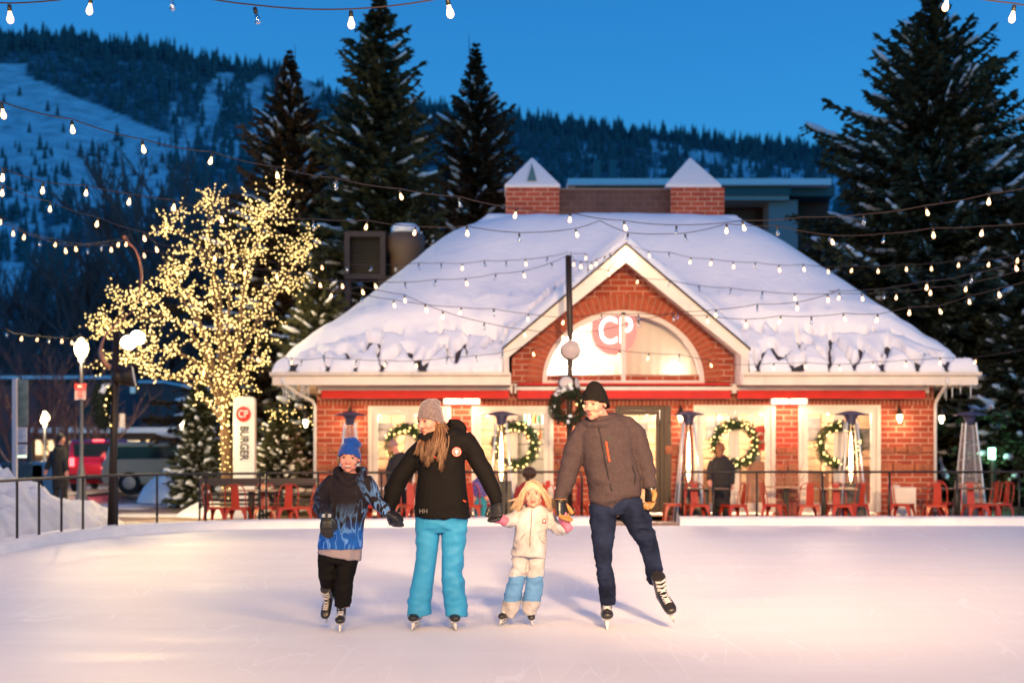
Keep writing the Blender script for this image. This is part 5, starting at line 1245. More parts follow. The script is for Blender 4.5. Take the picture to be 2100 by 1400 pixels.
heater(1988, 28.2, False, 'unlit patio heater standing right of the building', mat('housing_tan', (.35, .28, .22), .5))
# dry grasses by the red pillar
gr = MB()
for i in range(70):
    x = random.uniform(1600, 1632); a = Vector((gx(x, 28.5), 28.5 + random.uniform(-.1, .1), .3)); b = a + Vector((random.uniform(-.35, .35), random.uniform(-.1, .1), random.uniform(.5, .95))); gr.tube([a, a.lerp(b, .5) + Vector((0, 0, .1)), b], [.006, .005, .002], 3)
gp = empty('planter'); tag(gp, 'dark red planter with dry ornamental grass by the pillar between the right windows', 'planter'); gr.build('grass', mat('dry_grass', (.4, .2, .12), .8), gp)
m = MB(); m.b2((gx(1598, 28.4), 28.3, PZ), (gx(1634, 28.4), 28.7, .35)); m.build('pot', mat('pot_red', (.25, .04, .03), .5), gp, bevel=.01)

# ================================================================== STRING LIGHTS
WIRE = mat('string_wire', (.03, .02, .018), .5)
def bulb_protos():
    s = MB(); s.lathe([(.006, .055), (.017, .05), (.018, .012), (.016, .0)], (0, 0, 0), 8)
    g = MB(); g.lathe([(.013, .0), (.016, -.02), (.026, -.048), (.029, -.066), (.022, -.088), (.006, -.098)], (0, 0, 0), 12)
    return s.mesh('socket'), g.mesh('bulb')
ms_, mg_ = bulb_protos(); ms_.materials.append(M_black); mgu = mg_.copy(); mg_.materials.append(E_bulb); mgu.materials.append(M_bulbglass)
for me in (ms_, mg_, mgu): me.polygons.foreach_set('use_smooth', [True] * len(me.polygons))
def strings(label, bulbs, Yf, pre=(), post=(), sc_=.8, extra=None):
    """bulbs: (x, y, lit) at the bulb's centre in the photo; Yf: list of (x, depth)"""
    root = empty('string_lights'); tag(root, label, 'string lights', 'string lights over the rink')
    P = []
    for b in bulbs:
        x, y = b[:2]; lit = b[2] if len(b) > 2 else 1; Y = interp(Yf, x); p = at(x, y, Y) + Vector((0, 0, .055 * sc_)); P.append((x, p, lit))
    for x, y in list(pre) + list(post): P.append((x, at(x, y, interp(Yf, x)) + Vector((0, 0, .05)), -1))
    P.sort(key=lambda q: q[0])
    cc = [q[1] + Vector((0, 0, .052)) for q in P]; pts = []
    for i in range(len(cc) - 1):
        a, b = cc[i], cc[i + 1]; L_ = (b - a).length
        for k in range(5): t = k / 5; pts.append(a.lerp(b, t) - Vector((0, 0, 4 * t * (1 - t) * L_ * .02)))
    pts.append(cc[-1]); m = MB(); m.tube(pts, .0065 * sc_, 5); m.build('wire', WIRE, root)
    for x, p, lit in P:
        if lit < 0: continue
        o = bpy.data.objects.new('bulb', mg_ if lit else mgu); col.objects.link(o); o.parent = root; o.location = p; q_ = sc_ * random.uniform(.92, 1.06); o.scale = (q_, q_, q_)
        s = bpy.data.objects.new('socket', ms_); col.objects.link(s); s.parent = o
        o.rotation_euler = (random.uniform(-.3, .3), random.uniform(-.3, .3), 0)
    if pts: rebase(root, (0, 0, 0))
    return root
U = 0
strings('nearest string with the largest bulbs across the top left of the sky', [(20, 38), (185, 22), (350, 12, U), (525, 42, U), (720, 50), (920, 25)], [(-100, 9), (1000, 9)], pre=[(-70, 30), (262, -8)], post=[(1010, -18)])
strings('string with two large bulbs at the top right corner', [(1942, 15), (2078, 38)], [(1800, 9), (2200, 9)], pre=[(1880, -20)], post=[(2160, 50)])
strings('long string falling from the left edge past the tall spruces and over the roof peak', [(5, 235), (148, 268), (293, 308), (434, 332), (568, 362), (690, 384, U), (821, 405), (942, 420, U), (1058, 443), (1169, 452), (1281, 468), (1387, 477, U), (1524, 468), (1771, 456, U), (1900, 438), (2028, 415)], [(0, 11), (821, 15.5), (1281, 18), (2028, 16)], pre=[(-80, 215), (1650, 462)], post=[(2140, 395)])
strings('string running straight across the upper roof snow to the right spruce', [(6, 365), (88, 392), (177, 398), (266, 415), (357, 427), (454, 452), (643, 465, U), (752, 467), (851, 479), (958, 479), (1065, 492, U), (1182, 483), (1287, 492, U), (1406, 493, U), (1490, 474), (1594, 478, U), (1706, 498), (1812, 495, U), (1914, 483), (2014, 480)], [(0, 14), (851, 18), (1287, 19), (2014, 17)], pre=[(-60, 350), (1230, 468)], post=[(2140, 470)])
strings('string descending through the lit tree towards the left roof edge', [(5, 397), (103, 430), (200, 460), (295, 490), (320, 513), (440, 531), (478, 547), (503, 560), (567, 567), (640, 578, U), (656, 586), (702, 588), (769, 588), (831, 590, U), (893, 584, U), (956, 582), (1016, 572, U), (1074, 566), (1132, 549, U)], [(0, 15), (320, 19), (660, 22), (1168, 26)], pre=[(-60, 385)], post=[(1166, 533)])
strings('upper of two short strings reaching the curled ribbon from the left edge', [(2, 457), (50, 487), (114, 503), (155, 512), (209, 509, U), (243, 502)], [(0, 20), (255, 22.8)], pre=[(-60, 430)], post=[(256, 488)])
strings('lower of two short strings reaching the curled ribbon from the left edge', [(27, 480), (82, 501, U), (134, 515), (180, 515, U), (228, 513), (259, 502)], [(0, 18.5), (260, 22.8)], pre=[(-60, 445)], post=[(268, 492)])
strings('low string from the left edge to the bright acorn street lamp', [(13, 687, U), (45, 695), (77, 697), (100, 700, U), (127, 700), (147, 703)], [(0, 22), (170, 30)], pre=[(-60, 670)], post=[(166, 694)])
strings('string from the lit tree over the vent to the top of the middle pole', [(295, 525), (660, 550), (711, 553, U), (762, 553, U), (813, 553, U), (859, 550, U), (905, 550, U), (948, 551), (994, 545, U), (1038, 545, U), (1078, 542), (1122, 537, U)], [(250, 22.8), (1168, 26.1)], pre=[(262, 494)], post=[(1166, 528)])
strings('string dipping over the left roof slope to the arched window and the right eave', [(680, 608), (743, 600), (830, 617), (873, 636), (908, 650), (993, 673, U), (1075, 688), (1154, 693), (1228, 690, U), (1310, 668, U), (1390, 651, U), (1468, 647), (1553, 636, U), (1635, 632), (1698, 616)], [(600, 21), (1168, 23), (1700, 22)], pre=[(560, 575)], post=[(1722, 606)])
strings('string crossing the left roof slope and the sign in the arched window', [(743, 616, U), (808, 627), (945, 642), (1013, 645, U), (1083, 655), (1156, 662), (1233, 655, U), (1310, 655, U), (1381, 655, U), (1450, 659), (1530, 667), (1600, 660), (1664, 661, U), (1731, 655), (1799, 657), (1865, 642), (1927, 640), (1987, 620), (2048, 605)], [(700, 21.5), (1156, 23.5), (2050, 20)], pre=[(600, 590)], post=[(2140, 580)])
strings('string sagging across the bottom of the arched window', [(1093, 727), (1211, 717), (1270, 729), (1330, 735), (1393, 737, U), (1457, 750)], [(1000, 24.5), (1457, 25)], pre=[(1172, 703)], post=[(1500, 757)])
strings('string along the left eave in front of the snow', [(529, 737), (598, 744), (618, 748, U), (665, 743, U), (730, 747, U), (790, 749), (854, 750), (916, 743, U), (977, 739, U), (1030, 733, U)], [(500, 26.9), (1040, 26.5)], pre=[(505, 722)], post=[(1090, 714)])
strings('string along the right eave in front of the snow', [(1587, 755), (1652, 753), (1722, 757), (1790, 752), (1858, 749), (1928, 744), (2001, 743)], [(1500, 26.5), (2100, 25)], pre=[(1500, 758)], post=[(2110, 725)])
strings('string from the gable peak over the right roof slope', [(1308, 579), (1372, 584, U), (1434, 596, U), (1498, 601, U), (1563, 608, U), (1630, 613), (1721, 612), (1768, 613), (1813, 610, U), (1838, 611), (1908, 601), (1981, 594)], [(1248, 27), (1720, 24), (1981, 21)], pre=[(1248, 555)], post=[(2120, 560)])
strings('topmost string on the right roof slope, starting at the gable peak', [(1331, 525), (1372, 527, U), (1416, 538), (1459, 541), (1504, 547), (1549, 548, U), (1598, 554), (1648, 553), (1698, 558), (1747, 556), (1801, 557), (1859, 553), (1910, 552), (1966, 545), (2028, 544), (2087, 535)], [(1283, 27.9), (1700, 25), (2087, 22)], pre=[(1290, 512)], post=[(2150, 520)])
strings('right string over the dark spruce below the topmost one', [(1901, 590), (1992, 576, U), (2083, 552)], [(1700, 22), (2100, 18)], pre=[(1700, 610)], post=[(2150, 535)])
strings('short string from the middle pole to the gable peak', [(1177, 543), (1191, 547), (1213, 548), (1223, 542), (1240, 535, U), (1252, 529, U), (1268, 521)], [(1168, 26.1), (1283, 27.8)], pre=[(1169, 528)], post=[(1282, 512)])
strings('second short string sagging below the gable peak', [(1202, 530), (1206, 560, U), (1248, 563)], [(1168, 26.3), (1283, 27.7)], pre=[(1170, 530)], post=[(1280, 520)])
gl_ = MB(); gl_.ell(at(1281, 521, 27.9), (.09, .04, .06), 10, 6); tag(gl_.build('gable_lamp', emis('gable_lamp_glow', (1, .75, .5), 20), smooth=True), 'small bright lamp under the very peak of the gable', 'lamp'); point(at(1281, 530, 27.6), 12, .1, (1, .68, .4))
# ================================================================== PEOPLE
def remesh(mb, voxel, sm=2, smf=.5):
    me = mb.mesh('tmp'); bm_ = bmesh.new(); bm_.from_mesh(me); bmesh.ops.recalc_face_normals(bm_, faces=bm_.faces); bm_.to_mesh(me); bm_.free()
    o = bpy.data.objects.new('tmp', me); col.objects.link(o)
    md = o.modifiers.new('r', 'REMESH'); md.mode = 'VOXEL'; md.voxel_size = voxel; md.adaptivity = 0
    if sm: s = o.modifiers.new('s', 'SMOOTH'); s.factor = smf; s.iterations = sm
    dg = bpy.context.evaluated_depsgraph_get(); out = bpy.data.meshes.new_from_object(o.evaluated_get(dg))
    bpy.data.objects.remove(o); bpy.data.meshes.remove(me); return out
def wrinkle(me, amp, scale, seed=0, stretch=(1, 1, 1), ridge=True):
    n = len(me.vertices); co = np.empty(n * 3); me.vertices.foreach_get('co', co); no = np.empty(n * 3); me.vertices.foreach_get('normal', no); co = co.reshape(-1, 3); no = no.reshape(-1, 3)
    for i in range(n):
        c = co[i]; p = Vector((c[0] * scale * stretch[0] + seed, c[1] * scale * stretch[1], c[2] * scale * stretch[2]))
        v = noise.noise(p) ; w = noise.noise(p * 2.3)
        d = (1 - abs(v) * 3.2) * .6 + w * .5 if ridge else v + .5 * w
        co[i] += no[i] * amp * d * max(.15, .75 + 1.6 * noise.noise(Vector((c[0] * 3.1 + seed, c[1] * 3, c[2] * 3.3))))
    me.vertices.foreach_set('co', co.ravel()); me.update()
def obj_from(me, name, mats, parent=None, smooth=True):
    me.name = name; me.materials.clear()
    for m in (mats if isinstance(mats, (list, tuple)) else [mats]): me.materials.append(m)
    me.polygons.foreach_set('material_index', [0] * len(me.polygons))
    me.polygons.foreach_set('use_smooth', [smooth] * len(me.polygons)); o = bpy.data.objects.new(name, me); col.objects.link(o)
    if parent: o.parent = parent
    return o
def skin(name, c, lip=None):
    m = mat(name, c, .5, spec=.35, var=.07, vscale=14, bump=.0008, bscale=200)
    b = m.node_tree.nodes['Principled BSDF']; b.inputs['Subsurface Weight'].default_value = .12; b.inputs['Subsurface Radius'].default_value = (.02, .008, .004); b.inputs['Subsurface Scale'].default_value = .5
    return m
S_fair = skin('skin_fair', (.62, .27, .20)); S_child = skin('skin_child', (.64, .27, .21)); S_man = skin('skin_man', (.58, .26, .20))
M_eye = mat('eye_white', (.65, .58, .55), .25); M_iris = mat('iris', (.03, .02, .015), .15); M_brow = mat('eyebrow_hair', (.20, .10, .05), .8); M_lip = mat('lip', (.42, .12, .10), .4); M_teeth = mat('teeth', (.75, .70, .64), .3); M_lash = mat('lash', (.03, .015, .01), .7); M_mouth = mat('mouth_inside', (.10, .02, .02), .6)
def RM(yaw=0, pitch=0, roll=0): return Matrix.Rotation(R(yaw), 3, 'Z') @ Matrix.Rotation(R(pitch), 3, 'X') @ Matrix.Rotation(R(roll), 3, 'Y')
def head_prims(mb, c, H, M, child=0, fem=0):
    def E(p, r, n=16, m=12): mb.ell(c + M @ (Vector(p) * H), [q * H for q in r], n, m, M=M)
    E((0, .06, .13), (.345, .41, .365)); E((0, -.10, -.06), (.285 + .02 * child, .27, .30)); E((0, -.13, -.28), (.225 + .03 * child, .21, .18)); E((0, -.27 + .03 * child, -.41), (.10, .085, .078))
    for s in (-1, 1): E((s * .155, -.245, -.13), (.11 + .02 * child, .10, .11)); E((s * .345, .04, -.04), (.035, .075, .11)); E((s * .06, -.40 + .03 * child, -.155), (.038, .045, .033), 8, 6); E((s * .19, .0, -.30), (.08, .16, .10))
    E((0, -.315, .10), (.21, .07, .055))
    T = lambda pts, r: mb.tube([c + M @ (Vector(p) * H) for p in pts], [q * H for q in r], 8)
    T([(0, -.33, .06), (0, -.40 + .03 * child, -.06), (0, -.465 + .06 * child, -.135), (0, -.42 + .05 * child, -.17)], [.035, .042, .05, .035])
    E((0, -.372, -.262), (.095, .035, .022), 10, 6); E((0, -.365, -.305), (.08, .038, .024), 10, 6)
def face_parts(root, c, H, M, smile=False, squint=.5, child=0, brow=M_brow, jaw=None):
    W = lambda p: c + M @ (Vector(p) * H)
    for s in (-1, 1):
        e = MB(); e.ell(W((s * .148, -.325, .005)), [.062 * H, .03 * H, (.034 * (1 - squint) + .012) * H], 12, 8, M=M); eo = e.build('eye', M_eye, root, smooth=True)
        e = MB(); e.ell(W((s * .148, -.345, .004)), [.030 * H, .018 * H, (.030 * (1 - squint) + .012) * H], 10, 8, M=M); e.build('iris', M_iris, eo, smooth=True)
        l = MB(); l.tube([W((s * .075, -.335, .005)), W((s * .12, -.362, .036 * (1 - squint) + .02)), W((s * .175, -.356, .034 * (1 - squint) + .02)), W((s * .222, -.315, .0))], [.005 * H, .012 * H, .012 * H, .005 * H], 6); l.build('eyelid', M_lash, eo, smooth=True)
        b = MB(); b.tube([W((s * .07, -.378, .098)), W((s * .14, -.385, .128 + .02 * smile)), W((s * .23, -.335, .105))], [.010 * H, .015 * H, .007 * H], 6); b.build('eyebrow', brow, root, smooth=True)
    if smile:
        o = MB(); o.ell(W((0, -.375, -.275)), [.128 * H, .036 * H, .036 * H], 16, 8, M=M); mo_ = o.build('mouth', M_lip, root, smooth=True)
        o = MB(); o.ell(W((0, -.392, -.270)), [.105 * H, .032 * H, .019 * H], 16, 8, M=M); o.build('teeth', M_teeth, mo_, smooth=True)
    else:
        o = MB(); w_ = .088
        o.ell(W((0, -.388, -.262)), [w_ * H, .028 * H, .017 * H], 12, 8, M=M); o.ell(W((0, -.384, -.302)), [.072 * H, .032 * H, .021 * H], 12, 8, M=M); mo_ = o.build('lips', M_lip, root, smooth=True)
        o = MB(); o.tube([W((-.10, -.385, -.278)), W((0, -.418, -.281)), W((.10, -.385, -.278))], .006 * H, 6); o.build('mouth_line', M_mouth, mo_, smooth=True)
def beanie(root, c, H, M, m, z0=.10, z1=.60, tilt=.42, r=(.395, .455), lumps=(), name='beanie', peak=.35, amp=.004, cuff=True):
    mb = MB(); vs = []; n = 28; K = 12
    for k in range(K + 1):
        u = k / K; f = max(.02, (1 - u ** (2.0 + peak))) ** .5 * (1 - .10 * u); z = z0 + (z1 - z0) * u
        for j in range(n):
            a = 6.28318 * j / n; x = math.cos(a) * r[0] * f; y = .05 + math.sin(a) * r[1] * f
            vs.append(c + M @ (Vector((x, y, z - tilt * (y + .40) * (1 - u) ** 1.2)) * H))
    fs = [(k * n + j, k * n + (j + 1) % n, (k + 1) * n + (j + 1) % n, (k + 1) * n + j) for k in range(K) for j in range(n)] + [tuple(range(n - 1, -1, -1)), tuple(K * n + j for j in range(n))]
    mb.add(vs, fs)
    for p, rr in lumps: mb.ell(c + M @ (Vector(p) * H), [q * H for q in rr], 12, 10, M=M)
    me = remesh(mb, .0055, 3); wrinkle(me, amp, 16, 3); return obj_from(me, name, m, root)
def hand_prims(mb, w, d, pn, s=1.0, curl=.5, thumb=1, infl=0.0, fingers=True, tips=None):
    d = Vector(d).normalized(); pn = Vector(pn); pn = (pn - d * pn.dot(d)).normalized(); sd = d.cross(pn).normalized() * thumb
    k = w + d * .095 * s
    mb.loft([(w - d * .02 * s, .028 * s + infl, .022 * s + infl), (w + d * .02 * s, .034 * s + infl, .021 * s + infl), (w + d * .06 * s, .043 * s + infl, .020 * s + infl), (k, .042 * s + infl, .017 * s + infl)], 14, 2.4, fwd=pn)
    tb = mb if tips is None else tips
    for i, (o, L) in enumerate(((.031, .072), (.0105, .080), (-.0105, .075), (-.031, .058))):
        p = k + sd * o * s - d * .012 * s; dd = d.copy(); pts = [p]; cu = curl * (1 + .08 * i)
        for q, l in enumerate((.42, .33, .27)):
            ang = cu * (.75 if q == 0 else 1.0); dd = (dd * math.cos(ang) + pn * math.sin(ang)).normalized(); 
            nn = (pn * math.cos(ang) - d * math.sin(ang)); pts.append(pts[-1] + dd * L * s * l)
        tb.tube(pts, [.0095 * s + infl, .0092 * s + infl, .0085 * s + infl, .006 * s + infl], 8)
    p = w + d * .025 * s + sd * .032 * s; d1 = (d * .75 + sd * .62 + pn * .25).normalized(); d2 = (d * .9 + sd * .1 + pn * .5).normalized()
    tb.tube([p, p + d1 * .034 * s, p + d1 * .034 * s + d2 * .03 * s, p + d1 * .034 * s + d2 * .052 * s], [.014 * s + infl, .012 * s + infl, .0105 * s + infl, .007 * s + infl], 8)
def skate(root, p, yaw=0, pitch=0, roll=0, s=1.0, laces=True, bootc=(.018, .016, .016)):
    """p: middle of the blade's lower edge; toe towards the camera at yaw 0"""
    M = RM(yaw, pitch, roll); T = lambda v: p + M @ (Vector(v) * s)
    mb = MB()
    L = lambda secs: mb.loft([(T(a), b * s, c * s) for a, b, c in secs], 18, 2.3, fwd=M @ Vector((0, 0, 1)))
    L([((0, .125, .115), .030, .030), ((0, .10, .118), .038, .038), ((0, .03, .115), .041, .036), ((0, -.05, .108), .046, .032), ((0, -.11, .104), .046, .030), ((0, -.145, .100), .036, .024), ((0, -.158, .098), .02, .014)])
    mb.loft([(T((0, .075, .10)), .040 * s, .052 * s), (T((0, .07, .16)), .042 * s, .055 * s), (T((0, .06, .22)), .046 * s, .056 * s), (T((0, .05, .29)), .052 * s, .060 * s)], 18, 2.2, fwd=M @ Vector((0, 1, 0)))
    me = remesh(mb, .0065, 2); bt = obj_from(me, 'skate', mat('boot_leather_%d' % int(bootc[0] * 1000), bootc, .35, spec=.5, var=.3, vscale=20), root)
    h = MB(); h.b2((-.012, -.115, .03), (.012, -.055, .075)); h.b2((-.012, .045, .03), (.012, .115, .075)); h.b2((-.010, -.13, .022), (.010, .135, .04)); h.b2((-.034, -.13, .07), (.034, .13, .08)); h.v = [T(v) for v in h.v]; h.build('blade_holder', mat('holder_white', (.6, .56, .55), .4), bt, bevel=.003)
    b = MB(); b.prism([(y, z) for y, z in [(-.155, .012), (-.14, .0), (.14, .0), (.15, .01), (.145, .026), (-.15, .026)]], -.002, .002); b.v = [T((v[1], v[0], v[2])) for v in b.v]; b.build('blade', M_steel, bt)
    if laces:
        l = MB()
        for k in range(6):
            f = k / 5; y = -.085 + .10 * f; z = .150 + .012 * f + (.10 * max(0, f - .5) * 1.2); w_ = .026
            for a in (-1, 1): l.tube([T((-w_ * a, y - .004, z - .010)), T((0, y - .012, z + .002)), T((w_ * a, y + .014, z + .0))], .0042 * s, 5)
        for k in range(3):
            z = .20 + .032 * k; l.tube([T((-.038, .005 - .0 * k, z)), T((0, -.014, z + .006)), T((.038, .005, z + .014))], .0045 * s, 5); l.tube([T((.038, .005 - .0 * k, z)), T((0, -.014, z + .006)), T((-.038, .005, z + .014))], .0045 * s, 5)
        l.build('laces', mat('laces_white', (.62, .58, .58), .7), bt, smooth=True)
    return bt
def strands(root, name, starts, ends, mids, m, n, r=.008, seed=0, wav=.012, taper=.25, mats=None):
    rnd = random.Random(seed); mb = MB()
    for i in range(n):
        k = rnd.randrange(len(starts)); f = lambda L: Vector(L[k]) + Vector((rnd.gauss(0, 1), rnd.gauss(0, 1), rnd.gauss(0, 1))) * wav
        P = catmull([f(starts), f(mids), f(ends)], 6); ph = rnd.random() * 6
        P = [p + Vector((math.sin(j * .7 + ph), math.cos(j * .5 + ph) * .5, 0)) * wav * .5 * (j / len(P)) for j, p in enumerate(P)]
        rr = r * rnd.uniform(.6, 1.3); mb.tube(P, [rr * (1 - (1 - taper) * (j / (len(P) - 1)) ** 2) for j in range(len(P))], 5, mi=(rnd.randrange(len(mats)) if mats else 0))
    return mb.build(name, mats or m, root, smooth=True, fixn=False)
# ---------------- materials of the clothes
M_blackfab = mat('black_shell', (.007, .006, .006), .8, spec=.12, bump=.002, bscale=60); M_turq = mat('turquoise_shell', (.03, .27, .52), .55, spec=.3, var=.10, vscale=5, bump=.003, bscale=35)
M_greyjac = mat('grey_insulated', (.052, .037, .041), .85, spec=.1, var=.14, vscale=40, bump=.003, bscale=50); M_jean = mat('denim', (.012, .018, .045), .85, spec=.08, var2=(.004, .006, .016), var=.35, vscale=5, bump=.0015, bscale=150)
M_blackglove = mat('black_glove', (.014, .012, .012), .35, spec=.5); M_tan = mat('tan_leather', (.36, .17, .05), .5); M_pink = mat('pink_mitten', (.62, .14, .24), .75, var=.2, vscale=30)
M_suit = mat('grubby_snowsuit', (.46, .455, .49), .8, var2=(.28, .25, .25), var=.12, vscale=7, bump=.003, bscale=30); M_knee = mat('blue_knee', (.08, .22, .45), .8, var=.15, vscale=8)
M_greyhat = mat('grey_wool', (.16, .12, .125), .95, spec=.1, var=.35, vscale=70, bump=.004, bscale=90, sheen=.5); M_bluehat = mat('blue_wool', (.008, .055, .30), .9, spec=.1, var=.12, vscale=20, bump=.003, bscale=90, sheen=.3); M_blackhat = mat('black_wool', (.010, .009, .009), .95, spec=.1, bump=.002, bscale=80)
M_orange = mat('orange_zip', (.75, .08, .02), .5); M_tee = mat('grey_tee', (.30, .24, .26), .8); M_blackpants = mat('black_snowpants', (.006, .005, .005), .8, spec=.12, var=.3, vscale=10, bump=.003, bscale=30); M_brownhair = mat('brown_hair', (.12, .055, .025), .45, spec=.5); M_lighthair = mat('light_brown_hair', (.27, .15, .075), .45, spec=.5); M_blond = mat('blond_hair', (.56, .41, .28), .45, spec=.5); M_blond2 = mat('blond_hair_dark', (.34, .23, .15), .5); M_zip = mat('zip_black', (.008, .006, .006), .6)
# flame print
M_flame = mat('flame_print', (.012, .010, .012), .8, spec=.2)
t_, b_, N, L = nodes_of(M_flame); tc = N('ShaderNodeTexCoord'); sp = N('ShaderNodeSeparateXYZ'); L(tc.outputs['Object'], sp.inputs[0])
mp = N('ShaderNodeMapping'); mp.inputs['Scale'].default_value = (9, 9, 3.4); L(tc.outputs['Object'], mp.inputs[0])
n1 = N('ShaderNodeTexNoise'); n1.inputs['Scale'].default_value = 1; n1.inputs['Detail'].default_value = 2; n1.inputs['Distortion'].default_value = 1.6; L(mp.outputs[0], n1.inputs[0])
ab = N('ShaderNodeMath'); ab.operation = 'SUBTRACT'; L(n1.outputs[0], ab.inputs[0]); ab.inputs[1].default_value = .5; a2 = N('ShaderNodeMath'); a2.operation = 'ABSOLUTE'; L(ab.outputs[0], a2.inputs[0])
ln = N('ShaderNodeMapRange'); ln.inputs[1].default_value = 0; ln.inputs[2].default_value = .055; ln.inputs[3].default_value = 1; ln.inputs[4].default_value = 0; L(a2.outputs[0], ln.inputs[0])
zr_ = N('ShaderNodeMapRange'); zr_.inputs[1].default_value = .98; zr_.inputs[2].default_value = .68; L(sp.outputs['Z'], zr_.inputs[0])        # 0 at the chest, 1 at the hem
xa = N('ShaderNodeMath'); xa.operation = 'ABSOLUTE'; L(sp.outputs['X'], xa.inputs[0]); xr = N('ShaderNodeMapRange'); xr.inputs[1].default_value = .12; xr.inputs[2].default_value = .24; xr.inputs[4].default_value = .7; L(xa.outputs[0], xr.inputs[0])
zx = N('ShaderNodeMath'); zx.operation = 'ADD'; zx.use_clamp = True; L(zr_.outputs[0], zx.inputs[0]); L(xr.outputs[0], zx.inputs[1])
li = N('ShaderNodeMath'); li.operation = 'MULTIPLY'; L(ln.outputs[0], li.inputs[0]); L(zx.outputs[0], li.inputs[1])
n2 = N('ShaderNodeTexNoise'); n2.inputs['Scale'].default_value = 1.7; n2.inputs['Detail'].default_value = 3; L(mp.outputs[0], n2.inputs[0])
fi = N('ShaderNodeMath'); fi.operation = 'MULTIPLY_ADD'; L(zr_.outputs[0], fi.inputs[0]); fi.inputs[1].default_value = .95; 
n2b = N('ShaderNodeMath'); n2b.operation = 'SUBTRACT'; L(n2.outputs[0], n2b.inputs[0]); n2b.inputs[1].default_value = .98; L(n2b.outputs[0], fi.inputs[2])
fr2 = N('ShaderNodeMapRange'); fr2.inputs[1].default_value = 0; fr2.inputs[2].default_value = .3; L(fi.outputs[0], fr2.inputs[0])
c1 = N('ShaderNodeMix'); c1.data_type = 'RGBA'; L(fr2.outputs[0], c1.inputs[0]); c1.inputs[6].default_value = (.014, .010, .014, 1); c1.inputs[7].default_value = (.012, .10, .42, 1)
c2 = N('ShaderNodeMix'); c2.data_type = 'RGBA'; L(li.outputs[0], c2.inputs[0]); L(c1.outputs[2], c2.inputs[6]); c2.inputs[7].default_value = (.16, .36, .75, 1); L(c2.outputs[2], b_.inputs['Base Color'])

class Fig:
    def __init__(s, Y): s.Y = Y; s.body = MB()
    def p(s, x, y, d=0): return at(x, y, s.Y) + Vector((0, d, 0))
    def r(s, px): return px / F * s.Y
    def secs(s, L, dep=None, inf=1.0):   # (y, xl, xr, depth radius, dy)
        return [(s.p((l[1] + l[2]) / 2, l[0], l[4] if len(l) > 4 else 0), s.r((l[2] - l[1]) / 2) * inf, l[3] * inf) for l in L]
    def limb(s, L, inf=1.0):             # (x, y, r_px, dy)
        return [(s.p(l[0], l[1], l[3] if len(l) > 3 else 0), s.r(l[2]) * inf, s.r(l[2]) * inf * (l[4] if len(l) > 4 else 1)) for l in L]
    def finish(s, skinm, label, c, base, voxel=.006):
        me = remesh(s.body, voxel, 2, .45); root = obj_from(me, 'person', skinm); tag(root, label, 'person', 'family skating hand in hand'); s.root = root; return root

# ================= WOMAN
f = Fig(10.85); hc = f.p(882, 861, -.04); H = .245; HM = RM(-43, 12, 0)
torso = [(1061, 848, 965, .155), (1058, 849, 964, .155), (1030, 851, 961, .15), (1000, 854, 957, .145), (975, 857, 955, .14), (950, 858, 953, .14), (925, 857, 955, .14), (912, 855, 962, .135), (900, 868, 961, .12), (890, 880, 955, .10), (880, 894, 944, .08)]
armL = [(878, 908, 18, 0), (858, 925, 20, 0), (840, 950, 19.5, 0), (822, 975, 19, -.01), (808, 1005, 19, -.03), (800, 1030, 16, -.06), (798, 1046, 14, -.08)]
armR = [(948, 897, 21, 0), (966, 918, 20, 0), (982, 948, 19, 0), (996, 972, 18, -.01), (1008, 998, 17, -.03), (1016, 1016, 14.5, -.04), (1019, 1031, 12.5, -.04)]
legL = [(876, 1055, 25, 0), (877, 1090, 25, 0), (876, 1130, 21.5, -.01), (871, 1170, 21.5, -.01), (865, 1205, 22.5, 0), (861, 1235, 24, 0), (861, 1258, 25.5, 0, 1.0), (862, 1263, 25, 0)]
legR = [(931, 1055, 26, 0), (930, 1090, 25.5, 0), (929, 1130, 22.5, -.01), (927, 1170, 22, -.01), (930, 1205, 23.5, 0), (934, 1230, 23.5, 0), (936, 1252, 22.5, 0), (936, 1262, 22.5, 0)]
b = f.body; head_prims(b, hc, H, HM, fem=1); b.tube([hc + Vector((.01, .02, -.05)), f.p(908, 885, .02), f.p(910, 905, .02)], [.052, .052, .07], 12)
b.loft(f.secs(torso, inf=.86), 20, 2.3)
for a in (armL, armR, legL, legR): b.loft(f.limb(a, .78), 14)
hwL = (f.p(799, 1046, -.08), (.35, -.1, -1), (.8, .4, .2)); hwR = (f.p(1019, 1030, -.04), (-.05, .05, -1), (-.3, -.8, 0))
hand_prims(b, *hwL, s=1.06, curl=.85, thumb=1, infl=-.002); hand_prims(b, *hwR, s=1.06, curl=.85, thumb=1, infl=-.002)
W = f.finish(S_fair, 'woman in grey beanie, black jacket and turquoise trousers, looking down to the left', None, None)
face_parts(W, hc, H, HM, squint=.35)
mb = MB(); mb.loft(f.secs(torso), 26, 2.4)
for a in (armL, armR): mb.loft(f.limb(a), 18)
for x, y in ((878, 915), (944, 902)): mb.ell(f.p(x, y, 0), (.08, .085, .07), 14, 10)
mb.tube([f.p(912 + 26 * math.cos(a), 892 - 7 * math.cos(a) - 4 * math.sin(a), .10 * math.sin(a) + .0) for a in [i * 6.283 / 16 for i in range(16)]], .030, 10, closed=True)
mb.tube(catmull([f.p(920, 866, .05), f.p(938, 868, .09), f.p(948, 878, .10), f.p(940, 892, .10)], 4), .035, 10); mb.ell(f.p(930, 880, .11), (.10, .06, .07), 12, 10)
me = remesh(mb, .009, 2); wrinkle(me, .011, 6, 1, (1, 1, 1.2)); jk = obj_from(me, 'jacket', M_blackfab, W)
